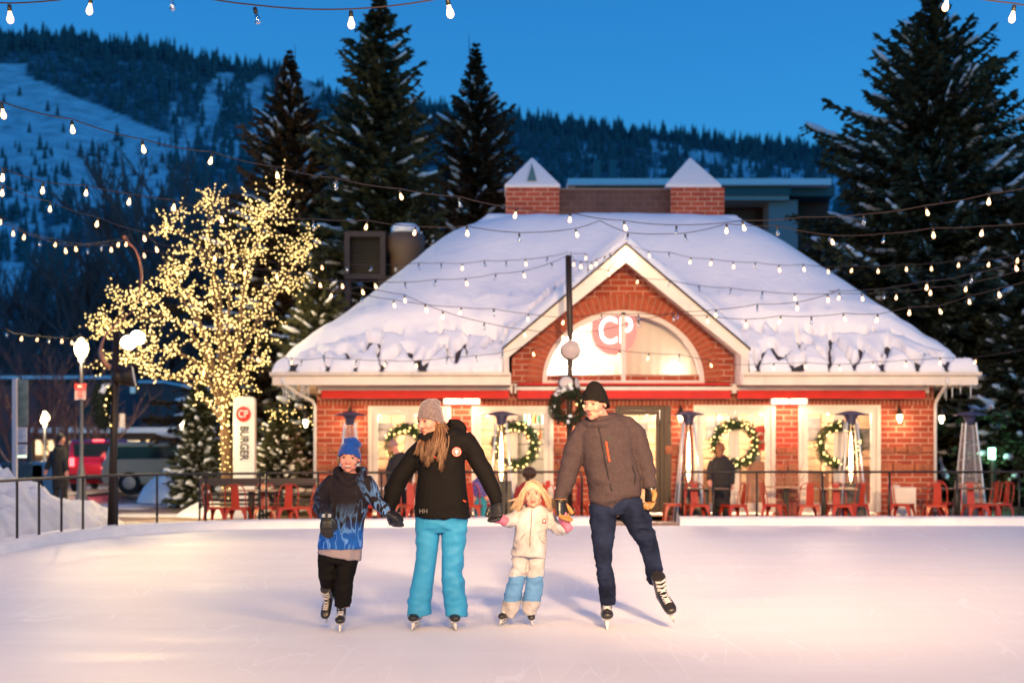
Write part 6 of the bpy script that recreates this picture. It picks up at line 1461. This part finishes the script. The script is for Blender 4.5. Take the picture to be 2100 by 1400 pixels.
c = f.p(938, 926, -.146); q = MB(); q.prismM([(.036 * math.cos(i * .2618), .036 * math.sin(i * .2618)) for i in range(24)], -.004, .004, frontM(c, rz=R(8))); pa = q.build('chest_badge', mat('badge_red', (.75, .06, .03), .6), jk)
q = MB(); TM = frontM(c + Vector((0, -.006, 0)), rz=R(8)); q.prismM([(.015 * math.cos(i * .785), .003 + .015 * math.sin(i * .785)) for i in range(8)], -.003, .002, TM); q.prismM([(-.003, -.022), (.003, -.022), (.003, 0), (-.003, 0)], -.003, .002, TM)
q.tube([TM @ Vector((.029 * math.cos(i * .2618), .029 * math.sin(i * .2618), 0)) for i in range(24)], .0018, 4, closed=True); q.build('emblem', M_white, pa)
q = MB(); q.tube([f.p(890, 932, -.15), f.p(897, 939, -.152)], .004, 5); q.tube([f.p(951, 1024, -.142), f.p(957, 1027, -.138)], .005, 5); q.build('zip_pull', M_orange, jk)
text_mesh('HH', .045, 'logo', mat('logo_grey', (.09, .085, .08), .6), frontM(f.p(871, 1046, -.162)), jk, depth=.002, bold=.001)
mb = MB(); mb.loft(f.secs([(1045, 854, 960, .13), (1062, 852, 957, .13), (1080, 852, 956, .12), (1090, 860, 950, .09)]), 20, 2.3)
for a in (legL, legR): mb.loft(f.limb(a), 20, 2.2)
me = remesh(mb, .009, 2); wrinkle(me, .014, 5.5, 5, (1, 1, 1.7)); obj_from(me, 'trousers', M_turq, W)
for nm, h_, t_h in (('glove', hwL, 1), ('glove', hwR, 1)):
    mb = MB(); hand_prims(mb, *h_, s=1.12, curl=.85, thumb=1, infl=.007); d_ = Vector(h_[1]).normalized(); mb.tube([h_[0] - d_ * .05, h_[0] + d_ * .012], [.044, .040], 12)
    obj_from(remesh(mb, .005, 1), nm, M_blackglove, W)
beanie(W, hc, H, RM(-44, 8, 0), M_greyhat, z0=.10, z1=.66, tilt=.40, lumps=[((.03, .22, .50), (.2, .22, .14)), ((0, .40, .24), (.14, .12, .16))])
hs = f.p; st = []; md_ = []; en = []
for x0, y0, d0, x1, y1, d1, x2, y2, d2 in [(901, 866, -.05, 908, 892, -.12, 900, 925, -.16), (905, 864, -.03, 914, 895, -.11, 914, 938, -.15), (897, 868, -.055, 901, 900, -.14, 886, 944, -.17), (902, 866, -.05, 906, 910, -.14, 907, 963, -.17), (899, 872, -.05, 893, 904, -.15, 874, 940, -.17), (872, 893, .0, 862, 908, -.09, 857, 930, -.14), (876, 895, -.02, 868, 912, -.12, 870, 942, -.16), (909, 868, .0, 921, 890, -.06, 917, 914, -.13), (884, 896, -.04, 880, 912, -.14, 880, 953, -.17), (904, 866, -.04, 911, 900, -.13, 901, 944, -.165)]:
    st.append(hs(x0, y0, d0)); md_.append(hs(x1, y1, d1)); en.append(hs(x2, y2, d2))
strands(W, 'hair', st, en, md_, None, 700, r=.0034, seed=4, wav=.009, mats=[M_brownhair, M_brownhair, M_brownhair, M_lighthair])
for x, yw in ((853, -8), (930, 10)): skate(W, f.p(x, 1288 if x < 900 else 1289, -.0), yaw=yw, s=.92, laces=False)
rebase(W, (f.p(892, 1288).x, f.Y, 0))

# ================= MAN
f = Fig(10.95); hc = f.p(1219, 827, -.05); H = .25; HM = RM(-33, 9, 0)
torso = [(1034, 1238, 1286, .13), (1024, 1208, 1300, .15), (1010, 1206, 1315, .155), (985, 1204, 1314, .155), (960, 1200, 1307, .15), (935, 1193, 1300, .15), (910, 1188, 1300, .15), (888, 1185, 1300, .145), (870, 1196, 1285, .125), (860, 1206, 1270, .10), (852, 1212, 1262, .085)]
armL = [(1218, 872, 17, 0), (1202, 882, 22, 0), (1187, 905, 24, 0), (1175, 935, 22, 0), (1167, 962, 20, -.01), (1160, 990, 18.5, -.03), (1151, 1012, 15, -.05), (1149, 1027, 13.5, -.06)]
armR = [(1262, 866, 18, 0), (1284, 873, 22, 0), (1302, 892, 24, 0), (1315, 930, 21, 0), (1325, 958, 18, 0), (1330, 982, 15, -.02), (1332, 1000, 13.5, -.03)]
legL = [(1238, 1018, 29, 0), (1237, 1050, 28, 0), (1237, 1091, 24.5, -.01), (1236, 1128, 19.5, -.02), (1239, 1165, 16.5, 0), (1244, 1195, 17.5, 0), (1246, 1220, 17, 0), (1247, 1240, 15.5, 0)]
legR = [(1280, 1018, 29, 0), (1293, 1042, 28.5, 0), (1310, 1071, 27, 0), (1327, 1105, 21, .02), (1338, 1143, 18.5, .06), (1346, 1180, 17.5, .12), (1348, 1199, 14, .14)]
b = f.body; head_prims(b, hc, H, HM); b.tube([hc + Vector((.02, .03, -.05)), f.p(1234, 862, .02), f.p(1240, 885, .02)], [.062, .064, .08], 12)
b.loft(f.secs(torso, inf=.86), 20, 2.3)
for a in (armL, armR, legL, legR): b.loft(f.limb(a, .78), 14)
hL = (f.p(1149, 1027, -.06), (.18, -.15, -1), (.5, -.6, 0)); hR = (f.p(1332, 1000, -.03), (.05, -.12, -1), (-.75, -.6, 0))
hand_prims(b, *hL, s=1.05, curl=.45, thumb=-1); hand_prims(b, *hR, s=1.05, curl=.5, thumb=-1)
MN = f.finish(S_man, 'man in black beanie, grey jacket and jeans, lifting his left skate', None, None)
face_parts(MN, hc, H, HM, squint=.8)
mb = MB(); mb.ell(hc + HM @ Vector((0, -.175, -.33)) * H, [.205 * H, .19 * H, .155 * H], 14, 10, M=HM); obj_from(remesh(mb, .006, 2), 'stubble', mat('stubble', (.52, .235, .17), .7, var=.15, vscale=120), MN)
mb = MB(); mb.loft(f.secs(torso), 26, 2.5)
for a in (armL, armR): mb.loft(f.limb(a), 18)
for x, y in ((1203, 889), (1284, 882)): mb.ell(f.p(x, y, 0), (.09, .09, .085), 14, 10)
mb.tube([f.p(1232 + 33 * math.cos(a), 862 - 8 * math.sin(a) - 5 * math.cos(a), .11 * math.sin(a) - .01) for a in [i * 6.283 / 16 for i in range(16)]], .028, 10, closed=True)
mb.ell(f.p(1258, 858, .06), (.07, .07, .05), 12, 8)
me = remesh(mb, .009, 2); wrinkle(me, .010, 6.5, 11, (1, 1, 1.5)); jk = obj_from(me, 'jacket', M_greyjac, MN)
def on_front(x, y, d=-.17):      # walks back to the jacket's front surface
    import mathutils
    bv = mathutils.bvhtree.BVHTree.FromPolygons([v.co for v in jk.data.vertices], [p.vertices for p in jk.data.polygons]); return bv
import mathutils
def surf(bv, q, off=.004):
    hit = bv.ray_cast(Vector((0, 0, CAMZ)), (q - Vector((0, 0, CAMZ))).normalized()); return (hit[0] + Vector((0, -off, 0))) if hit[0] else q
bv = on_front(0, 0); q = MB(); q.tube([surf(bv, f.p(x, y)) for x, y in [(1222, 862), (1228, 878), (1234, 905), (1240, 940), (1246, 970), (1253, 1000), (1262, 1030)]], .0055, 6); q.build('zip', M_zip, jk)
q = MB(); q.tube([surf(bv, f.p(x, y)) for x, y in [(1243, 905), (1246, 925), (1250, 946)]], .007, 6); q.build('chest_zip', M_orange, jk)
text_mesh('HH', .035, 'logo', M_zip, frontM(surf(bv, f.p(1251, 898), .003)), jk, depth=.002, bold=.002)
q = MB(); q.tube([surf(bv, f.p(x, y)) for x, y in [(1297, 955), (1303, 975), (1301, 993)]], .004, 5); q.build('pocket_zip', M_zip, jk)
mb = MB(); mb.loft(f.secs([(1000, 1212, 1308, .13), (1030, 1209, 1308, .13), (1045, 1210, 1318, .12), (1055, 1222, 1310, .10)]), 20, 2.2)
for a in (legL, legR): mb.loft(f.limb(a), 20, 2.2)
me = remesh(mb, .008, 2); wrinkle(me, .012, 7, 15, (1, 1, 2.2)); obj_from(me, 'jeans', M_jean, MN)
for h_ in (hL, hR):
    mb = MB(); tp_ = MB(); hand_prims(mb, *h_, s=1.15, curl=.5, thumb=-1, infl=.006, tips=tp_); d_ = Vector(h_[1]).normalized(); mb.tube([h_[0] - d_ * .02, h_[0] + d_ * .012], [.042, .040], 12)
    gb = obj_from(remesh(mb, .005, 1), 'glove', M_blackglove, MN); obj_from(remesh(tp_, .004, 1), 'glove_fingers', M_tan, gb)
    q = MB(); q.tube([h_[0] + Vector((.047 * math.cos(a), .047 * math.sin(a), .018)) for a in [i * 6.283 / 16 for i in range(16)]], .003, 5, closed=True); q.build('cuff_edge', M_tan, gb)
beanie(MN, hc, H, HM, M_blackhat, z0=.16, z1=.68, tilt=.46, r=(.415, .47), peak=-.2)
skate(MN, f.p(1244, 1286, 0), yaw=-2, s=1.08); skate(MN, f.p(1369, 1256, -.02), yaw=14, pitch=22, roll=-19, s=1.08)
rebase(MN, (f.p(1244, 1286).x, f.Y, 0))

# ================= BOY
f = Fig(10.72); hc = f.p(717, 938, -.03); H = .222; HM = RM(2, 3, 3)
torso = [(1124, 652, 744, .125), (1118, 652, 744, .125), (1090, 657, 745, .125), (1060, 662, 748, .12), (1030, 668, 756, .12), (1005, 670, 760, .12), (988, 676, 757, .11), (976, 690, 745, .09), (968, 698, 738, .075)]
armL = [(688, 984, 17, 0), (674, 998, 18, -.02), (664, 1018, 17, -.08), (664, 1036, 16, -.18), (676, 1048, 14, -.28), (682, 1054, 12, -.32)]
armR = [(746, 984, 17, 0), (758, 1000, 17, 0), (767, 1018, 16, -.02), (778, 1032, 14, -.05), (790, 1043, 12, -.07), (798, 1050, 10, -.08)]
legL = [(674, 1120, 21, 0), (672, 1150, 20, 0), (671, 1180, 18, 0), (672, 1198, 17, .06), (673, 1212, 15, .14), (673, 1220, 14, .16)]
legR = [(718, 1120, 21, 0), (714, 1150, 20, -.01), (708, 1180, 18.5, -.02), (705, 1205, 18.5, -.01), (703, 1228, 18, 0), (702, 1244, 17, 0)]
b = f.body; head_prims(b, hc, H, HM, child=1); b.tube([hc + Vector((0, .02, -.05)), f.p(717, 972, .01), f.p(717, 990, .01)], [.045, .045, .06], 12)
b.loft(f.secs(torso, inf=.84), 20, 2.3)
for a in (armL, armR, legL, legR): b.loft(f.limb(a, .76), 14)
hL = (f.p(683, 1052, -.33), (-.02, -.15, -1), (0, 1, 0)); hR = (f.p(798, 1050, -.08), (.9, -.2, -.35), (0, .5, -1))
hand_prims(b, *hL, s=.85, curl=.3, thumb=1); hand_prims(b, *hR, s=.75, curl=.5, thumb=1)
BO = f.finish(S_child, 'smiling boy in blue beanie and black hoodie with blue flames, one skate raised behind', None, None)
face_parts(BO, hc, H, HM, smile=True, squint=.6, child=1)
mb = MB(); mb.loft(f.secs(torso), 26, 2.3)
for a in (armL, armR): mb.loft(f.limb(a), 18)
for x in (690, 744): mb.ell(f.p(x, 989, 0), (.07, .07, .06), 14, 10)
mb.tube(catmull([f.p(717, 994, -.10), f.p(700, 978, -.085), f.p(690, 964, -.01), f.p(700, 962, .07), f.p(718, 963, .10), f.p(738, 963, .07), f.p(746, 966, -.01), f.p(735, 980, -.085), f.p(717, 994, -.10)], 4), .026, 10)
me = remesh(mb, .0085, 2); wrinkle(me, .008, 8, 21, (1, 1, 1.3)); me.transform(Matrix.Translation(-Vector((f.p(705, 0).x, 0, 0)))); hd = obj_from(me, 'hoodie', M_flame, BO); me.transform(Matrix.Translation(Vector((f.p(705, 0).x, 0, 0))))
mb = MB(); mb.loft(f.secs([(1141, 649, 741, .118), (1138, 650, 741, .118), (1120, 655, 742, .11), (1105, 658, 742, .10)]), 24, 2.2); me = remesh(mb, .008, 1); wrinkle(me, .012, 10, 2, (1, 1, .4)); obj_from(me, 'tee_shirt_hem', M_tee, BO)
mb = MB(); mb.loft(f.secs([(1110, 658, 738, .10), (1140, 655, 736, .10), (1155, 660, 730, .09)]), 20, 2.2)
for a in (legL, legR): mb.loft(f.limb(a), 18, 2.2)
me = remesh(mb, .008, 2); wrinkle(me, .011, 9, 31, (1, 1, 1.6)); obj_from(me, 'snow_trousers', M_blackpants, BO)
mb = MB(); hand_prims(mb, *hL, s=1.05, curl=.3, thumb=1, infl=.008); mb.tube([hL[0] + Vector((0, 0, .025)), hL[0] + Vector((0, 0, -.03))], [.046, .042], 12); gb = obj_from(remesh(mb, .005, 1), 'glove', M_blackglove, BO)
q = MB()
for dx in (-.022, .022): q.box(hL[0] + Vector((dx, -.046, .0)), (.026, .008, .026))
q.build('buckle', mat('buckle_silver', (.5, .5, .52), .3, metal=.7), gb, bevel=.003)
mb = MB(); hand_prims(mb, *hR, s=.85, curl=.5, thumb=1, infl=.005); obj_from(remesh(mb, .005, 1), 'glove', M_blackglove, BO)
beanie(BO, hc, H, HM, M_bluehat, z0=.14, z1=.60, tilt=.46, r=(.42, .47), lumps=[((.05, .04, .56), (.27, .26, .15)), ((.12, .06, .46), (.27, .28, .18))], amp=.005, peak=-.3)
strands(BO, 'hair', [f.p(697, 930, -.06)], [f.p(697, 950, -.045)], [f.p(695, 940, -.055)], None, 14, r=.004, seed=2, wav=.006, mats=[M_lighthair])
skate(BO, f.p(699, 1292, 0), yaw=3, s=.86); skate(BO, f.p(670, 1254, .18), yaw=-12, pitch=52, roll=6, s=.84)
rebase(BO, (f.p(699, 1292).x, f.Y, 0))

# ================= GIRL
f = Fig(11.05); hc = f.p(1093, 1015, -.03); H = .205; HM = RM(-3, -9, -4)
torso = [(1140, 1050, 1119, .105), (1120, 1053, 1120, .105), (1100, 1055, 1121, .105), (1080, 1057, 1124, .10), (1062, 1058, 1127, .10), (1050, 1061, 1128, .09), (1043, 1068, 1120, .08), (1037, 1076, 1110, .065)]
armL = [(1068, 1052, 13, 0), (1056, 1062, 14, 0), (1044, 1068, 14, -.02), (1037, 1067, 11, -.09), (1033, 1065, 9, -.12)]
armR = [(1120, 1053, 13, 0), (1130, 1066, 14, 0), (1141, 1079, 15, -.01), (1153, 1083, 12, -.09), (1162, 1078, 9, -.13)]
legL = [(1068, 1130, 19, 0), (1066, 1155, 16.5, 0), (1060, 1185, 16, -.02), (1054, 1212, 16.5, -.02), (1049, 1235, 18.5, 0), (1045, 1255, 16.5, 0), (1042, 1263, 14, 0)]
legR = [(1101, 1130, 19, 0), (1100, 1155, 17, 0), (1097, 1185, 17, -.02), (1094, 1212, 18, -.02), (1090, 1232, 19, 0), (1087, 1250, 15.5, 0), (1087, 1259, 13, 0)]
b = f.body; head_prims(b, hc, H, HM, child=1); b.tube([hc + Vector((0, .02, -.05)), f.p(1093, 1046, .01), f.p(1093, 1058, .01)], [.038, .038, .05], 12)
b.loft(f.secs(torso, inf=.84), 20, 2.3)
for a in (armL, armR, legL, legR): b.loft(f.limb(a, .74), 14)
hL = (f.p(1033, 1065, -.13), (-.8, -.15, .6), (-.3, .4, -.9)); hR = (f.p(1162, 1078, -.14), (-.45, -.15, .85), (.9, .4, .4))
hand_prims(b, *hL, s=.62, curl=.4, thumb=1); hand_prims(b, *hR, s=.62, curl=.4, thumb=1)
GI = f.finish(S_child, 'small blond girl in a grubby off-white snowsuit with blue knees and pink mittens', None, None)
face_parts(GI, hc, H, HM, squint=.5, child=1, brow=mat('fair_brow', (.45, .22, .13), .8))
mb = MB(); mb.loft(f.secs(torso), 26, 2.3)
for a in (armL, armR): mb.loft(f.limb(a), 18)
for a in (legL, legR): mb.loft(f.limb(a), 20, 2.2)
mb.tube([f.p(1093 + 20 * math.cos(a), 1041 - 6 * math.sin(a), .07 * math.sin(a)) for a in [i * 6.283 / 16 for i in range(16)]], .016, 10, closed=True)
me = remesh(mb, .007, 2); wrinkle(me, .013, 9, 41, (1, 1, 1.6)); su = obj_from(me, 'snowsuit', [M_suit, M_knee], GI)
mi = []
zk0, zk1 = f.p(0, 1236).z, f.p(0, 1180).z
for p in me.polygons: z = p.center.z + .008 * noise.noise(p.center * 20); mi.append(1 if (zk0 + .02 < z < zk1 and p.normal.y < .25) else 0)
me.polygons.foreach_set('material_index', mi)
bv = mathutils.bvhtree.BVHTree.FromPolygons([v.co for v in me.vertices], [p.vertices for p in me.polygons])
q = MB(); q.tube([surf(bv, f.p(x, y), .006) for x, y in [(1091, 1045), (1090, 1060), (1089, 1080), (1087, 1100), (1087, 1120)]], .003, 5); q.build('zip', mat('zip_grey', (.16, .15, .15), .6), su)
for pts in ([(1068, 1106), (1073, 1098), (1077, 1094)], [(1106, 1100), (1111, 1110), (1117, 1115)]): q = MB(); q.tube([surf(bv, f.p(x, y), .002) for x, y in pts], .003, 5); q.build('pocket_flap', mat('seam_brown', (.2, .15, .12), .8), su)
lc = surf(bv, f.p(1116, 1068), .003); q = MB(); q.prismM([(-.016, -.016), (.016, -.016), (.013, .008), (0, .024), (-.013, .008)], -.004, .004, frontM(lc)); bd_ = q.build('chest_badge', mat('badge_crimson', (.6, .03, .03), .6), su)
q = MB(); q.prismM([(-.009, -.004), (.009, -.004), (0, .013)], -.004, .003, frontM(lc + Vector((0, -.004, 0)))); q.build('emblem', M_white, bd_)
for h_ in (hL, hR): mb = MB(); hand_prims(mb, *h_, s=.88, curl=.4, thumb=1, infl=.015); d_ = Vector(h_[1]).normalized(); mb.tube([h_[0] - d_ * .03, h_[0] + d_ * .012], [.036, .032], 12); me = remesh(mb, .005, 2); obj_from(me, 'mitten', M_pink, GI)
# hair: cap and loose strands
mb = MB(); mb.ell(hc + HM @ Vector((0, .09, .145)) * H, [.385 * H, .43 * H, .38 * H], 20, 14, M=HM); mb.ell(hc + HM @ Vector((0, .22, -.1)) * H, [.33 * H, .24 * H, .34 * H], 18, 12, M=HM)
hb_ = obj_from(remesh(mb, .006, 2), 'hair', M_blond, GI)
st = []; md_ = []; en = []
for s in (-1, 1):
    for k in range(9):
        u = k / 8; a = HM @ Vector((s * (.04 + .16 * u), -.12 + .35 * u, .50 - .03 * u)) * H + hc; m_ = HM @ Vector((s * (.36 + .12 * u), -.16 + .38 * u, .08 - .05 * u)) * H + hc
        e = hc + HM @ (Vector((s * (.42 + .35 * u + (.12 if s > 0 else .1)), -.04 + .3 * u, -.40 - .16 * (1 - u) * (k % 3))) * H); st.append(a); md_.append(m_); en.append(e)
strands(hb_, 'strands', st, en, md_, None, 800, r=.0024, seed=9, wav=.008, mats=[M_blond, M_blond, M_blond2])
strands(hb_, 'flyaway_hair', [f.p(1068, 1022, .02)], [f.p(1042, 1027, .0)], [f.p(1056, 1024, 0)], None, 10, r=.002, seed=6, wav=.006, mats=[M_blond])
skate(GI, f.p(1032, 1279, 0), yaw=-18, roll=10, s=.68); skate(GI, f.p(1090, 1276, .05), yaw=6, pitch=14, roll=-8, s=.66)
rebase(GI, (f.p(1034, 1279).x, f.Y, 0))

# ================= people in the background
def simple_person(label, Y, hx, hy, Hh, yaw, torso, arms, legs, coat, trous, skinm, hair=None, hat=None, group='guests on the patio', coatname='coat', dep=.12, hair_r=(.40, .46, .42)):
    f = Fig(Y); hc = f.p(hx, hy); HM = RM(yaw, 5, 0); head_prims(f.body, hc, Hh, HM); f.body.tube([hc, f.p((torso[-1][1] + torso[-1][2]) / 2, torso[-1][0] + 6)], [.05, .06], 10)
    f.body.loft(f.secs(torso, inf=.85), 16, 2.2)
    for a in arms:
        f.body.loft(f.limb(a, .75), 10); e0, e1 = f.p(*a[-2][:2]), f.p(*a[-1][:2]); e1.y += a[-1][3] if len(a[-1]) > 3 else 0; e0.y += a[-2][3] if len(a[-2]) > 3 else 0
        hand_prims(f.body, e1, (e1 - e0), (0, -1, 0) if abs((e1 - e0).normalized().y) < .9 else (0, 0, -1), s=.95, curl=.4)
    for a in legs: f.body.loft(f.limb(a, .8), 10)
    r = obj_from(remesh(f.body, .011, 1), 'person', skinm); tag(r, label, 'person', group)
    mb = MB(); mb.loft(f.secs(torso), 18, 2.3)
    for a in arms: mb.loft(f.limb(a), 12)
    me = remesh(mb, .016, 2); wrinkle(me, .01, 6, hx); obj_from(me, coatname, coat, r)
    if legs:
        mb = MB()
        for a in legs: mb.loft(f.limb(a), 12)
        obj_from(remesh(mb, .016, 2), 'trousers', trous, r)
    if hair: mb = MB(); mb.ell(hc + HM @ Vector((0, .10, .1)) * Hh, [q * Hh for q in hair_r], 14, 10, M=HM); mb.ell(hc + HM @ Vector((0, .25, -.35)) * Hh, [.3 * Hh, .22 * Hh, .45 * Hh], 12, 10, M=HM); obj_from(remesh(mb, .012, 2), 'hair', hair, r)
    if hat: beanie(r, hc, Hh, HM, hat, tilt=.3)
    return rebase(r, (f.p(hx, 0).x, Y, PZ))
M_coat = mat('black_coat', (.014, .012, .014), .8)
simple_person('person in black coat seen from behind in front of a lit wreath', 28.1, 1478, 921, .24, 150, [(1040, 1462, 1496, .16), (1000, 1459, 1500, .17), (960, 1457, 1501, .16), (942, 1461, 1497, .13), (934, 1468, 1488, .09)], [[(1462, 945, 8), (1456, 965, 8, -.03), (1455, 985, 7, -.1)], [(1495, 945, 8), (1500, 968, 8), (1499, 992, 7, -.05)]], [[(1471, 1030, 8.5), (1470, 1066, 7)], [(1488, 1030, 8.5), (1489, 1066, 7)]], M_coat, M_coat, S_man, hair=mat('auburn_hair', (.22, .08, .03), .5))
simple_person('person in black top and mauve beanie at the leftmost lit wreath', 28.0, 806, 915, .24, 60, [(1050, 798, 836, .14), (1000, 796, 838, .15), (955, 797, 840, .15), (935, 802, 836, .12), (928, 808, 826, .08)], [[(804, 942, 7), (798, 965, 7), (800, 990, 6, -.08)], [(834, 942, 8), (842, 965, 8), (838, 990, 7, -.08)]], [[(809, 1035, 9), (808, 1070, 7)], [(828, 1035, 9), (829, 1070, 7)]], M_coat, M_coat, S_fair, hair=mat('sandy_hair', (.35, .2, .08), .5), hat=mat('mauve_wool', (.30, .17, .17), .9))
simple_person('seated guest with long dark brown hair, behind the small girl', 27.0, 1086, 972, .24, 165, [(1045, 1066, 1106, .15), (1020, 1064, 1108, .15), (1000, 1064, 1108, .14), (988, 1072, 1102, .11)], [[(1067, 1000, 8), (1060, 1018, 8, .05), (1058, 1030, 7, .15)], [(1105, 1000, 8), (1110, 1018, 8, .05), (1108, 1030, 7, .15)]], [], mat('plaid_red', (.30, .03, .03), .8, var=.5, vscale=18), M_coat, S_fair, hair=mat('dark_brown_hair', (.05, .02, .012), .6), hair_r=(.62, .55, .50))
simple_person('small child in purple jacket and teal trousers behind the right elbow of the woman', 26.8, 984, 968, .21, -40, [(1018, 972, 1000, .12), (1000, 970, 1000, .12), (985, 973, 998, .10), (978, 978, 993, .07)], [[(975, 985, 5.5), (971, 1000, 5.5), (972, 1014, 5, -.04)], [(996, 985, 5.5), (1001, 1000, 5.5), (1000, 1013, 5, -.04)]], [[(980, 1012, 7.5), (980, 1066, 6)], [(992, 1012, 7.5), (992, 1066, 6)]], mat('purple_print', (.12, .09, .30), .8, var=.5, vscale=25), mat('teal_trousers', (.02, .28, .42), .7), S_child, hat=mat('navy_wool', (.02, .03, .15), .9), coatname='jacket')
simple_person('person in dark hooded coat walking past the street lamp behind the snow bank', 33.5, 126, 899, .24, 60, [(1000, 108, 138, .16), (970, 108, 138, .18), (940, 105, 137, .17), (920, 110, 136, .14), (911, 117, 133, .09)], [[(110, 925, 6.5), (102, 945, 6), (96, 962, 5)], [(133, 925, 6.5), (137, 945, 6, -.1), (141, 965, 5, -.15)]], [[(116, 990, 7), (112, 1046, 5)], [(130, 990, 7), (136, 1046, 5)]], M_coat, M_coat, S_man, hair=M_coat, group='passers-by', hair_r=(.42, .48, .47))
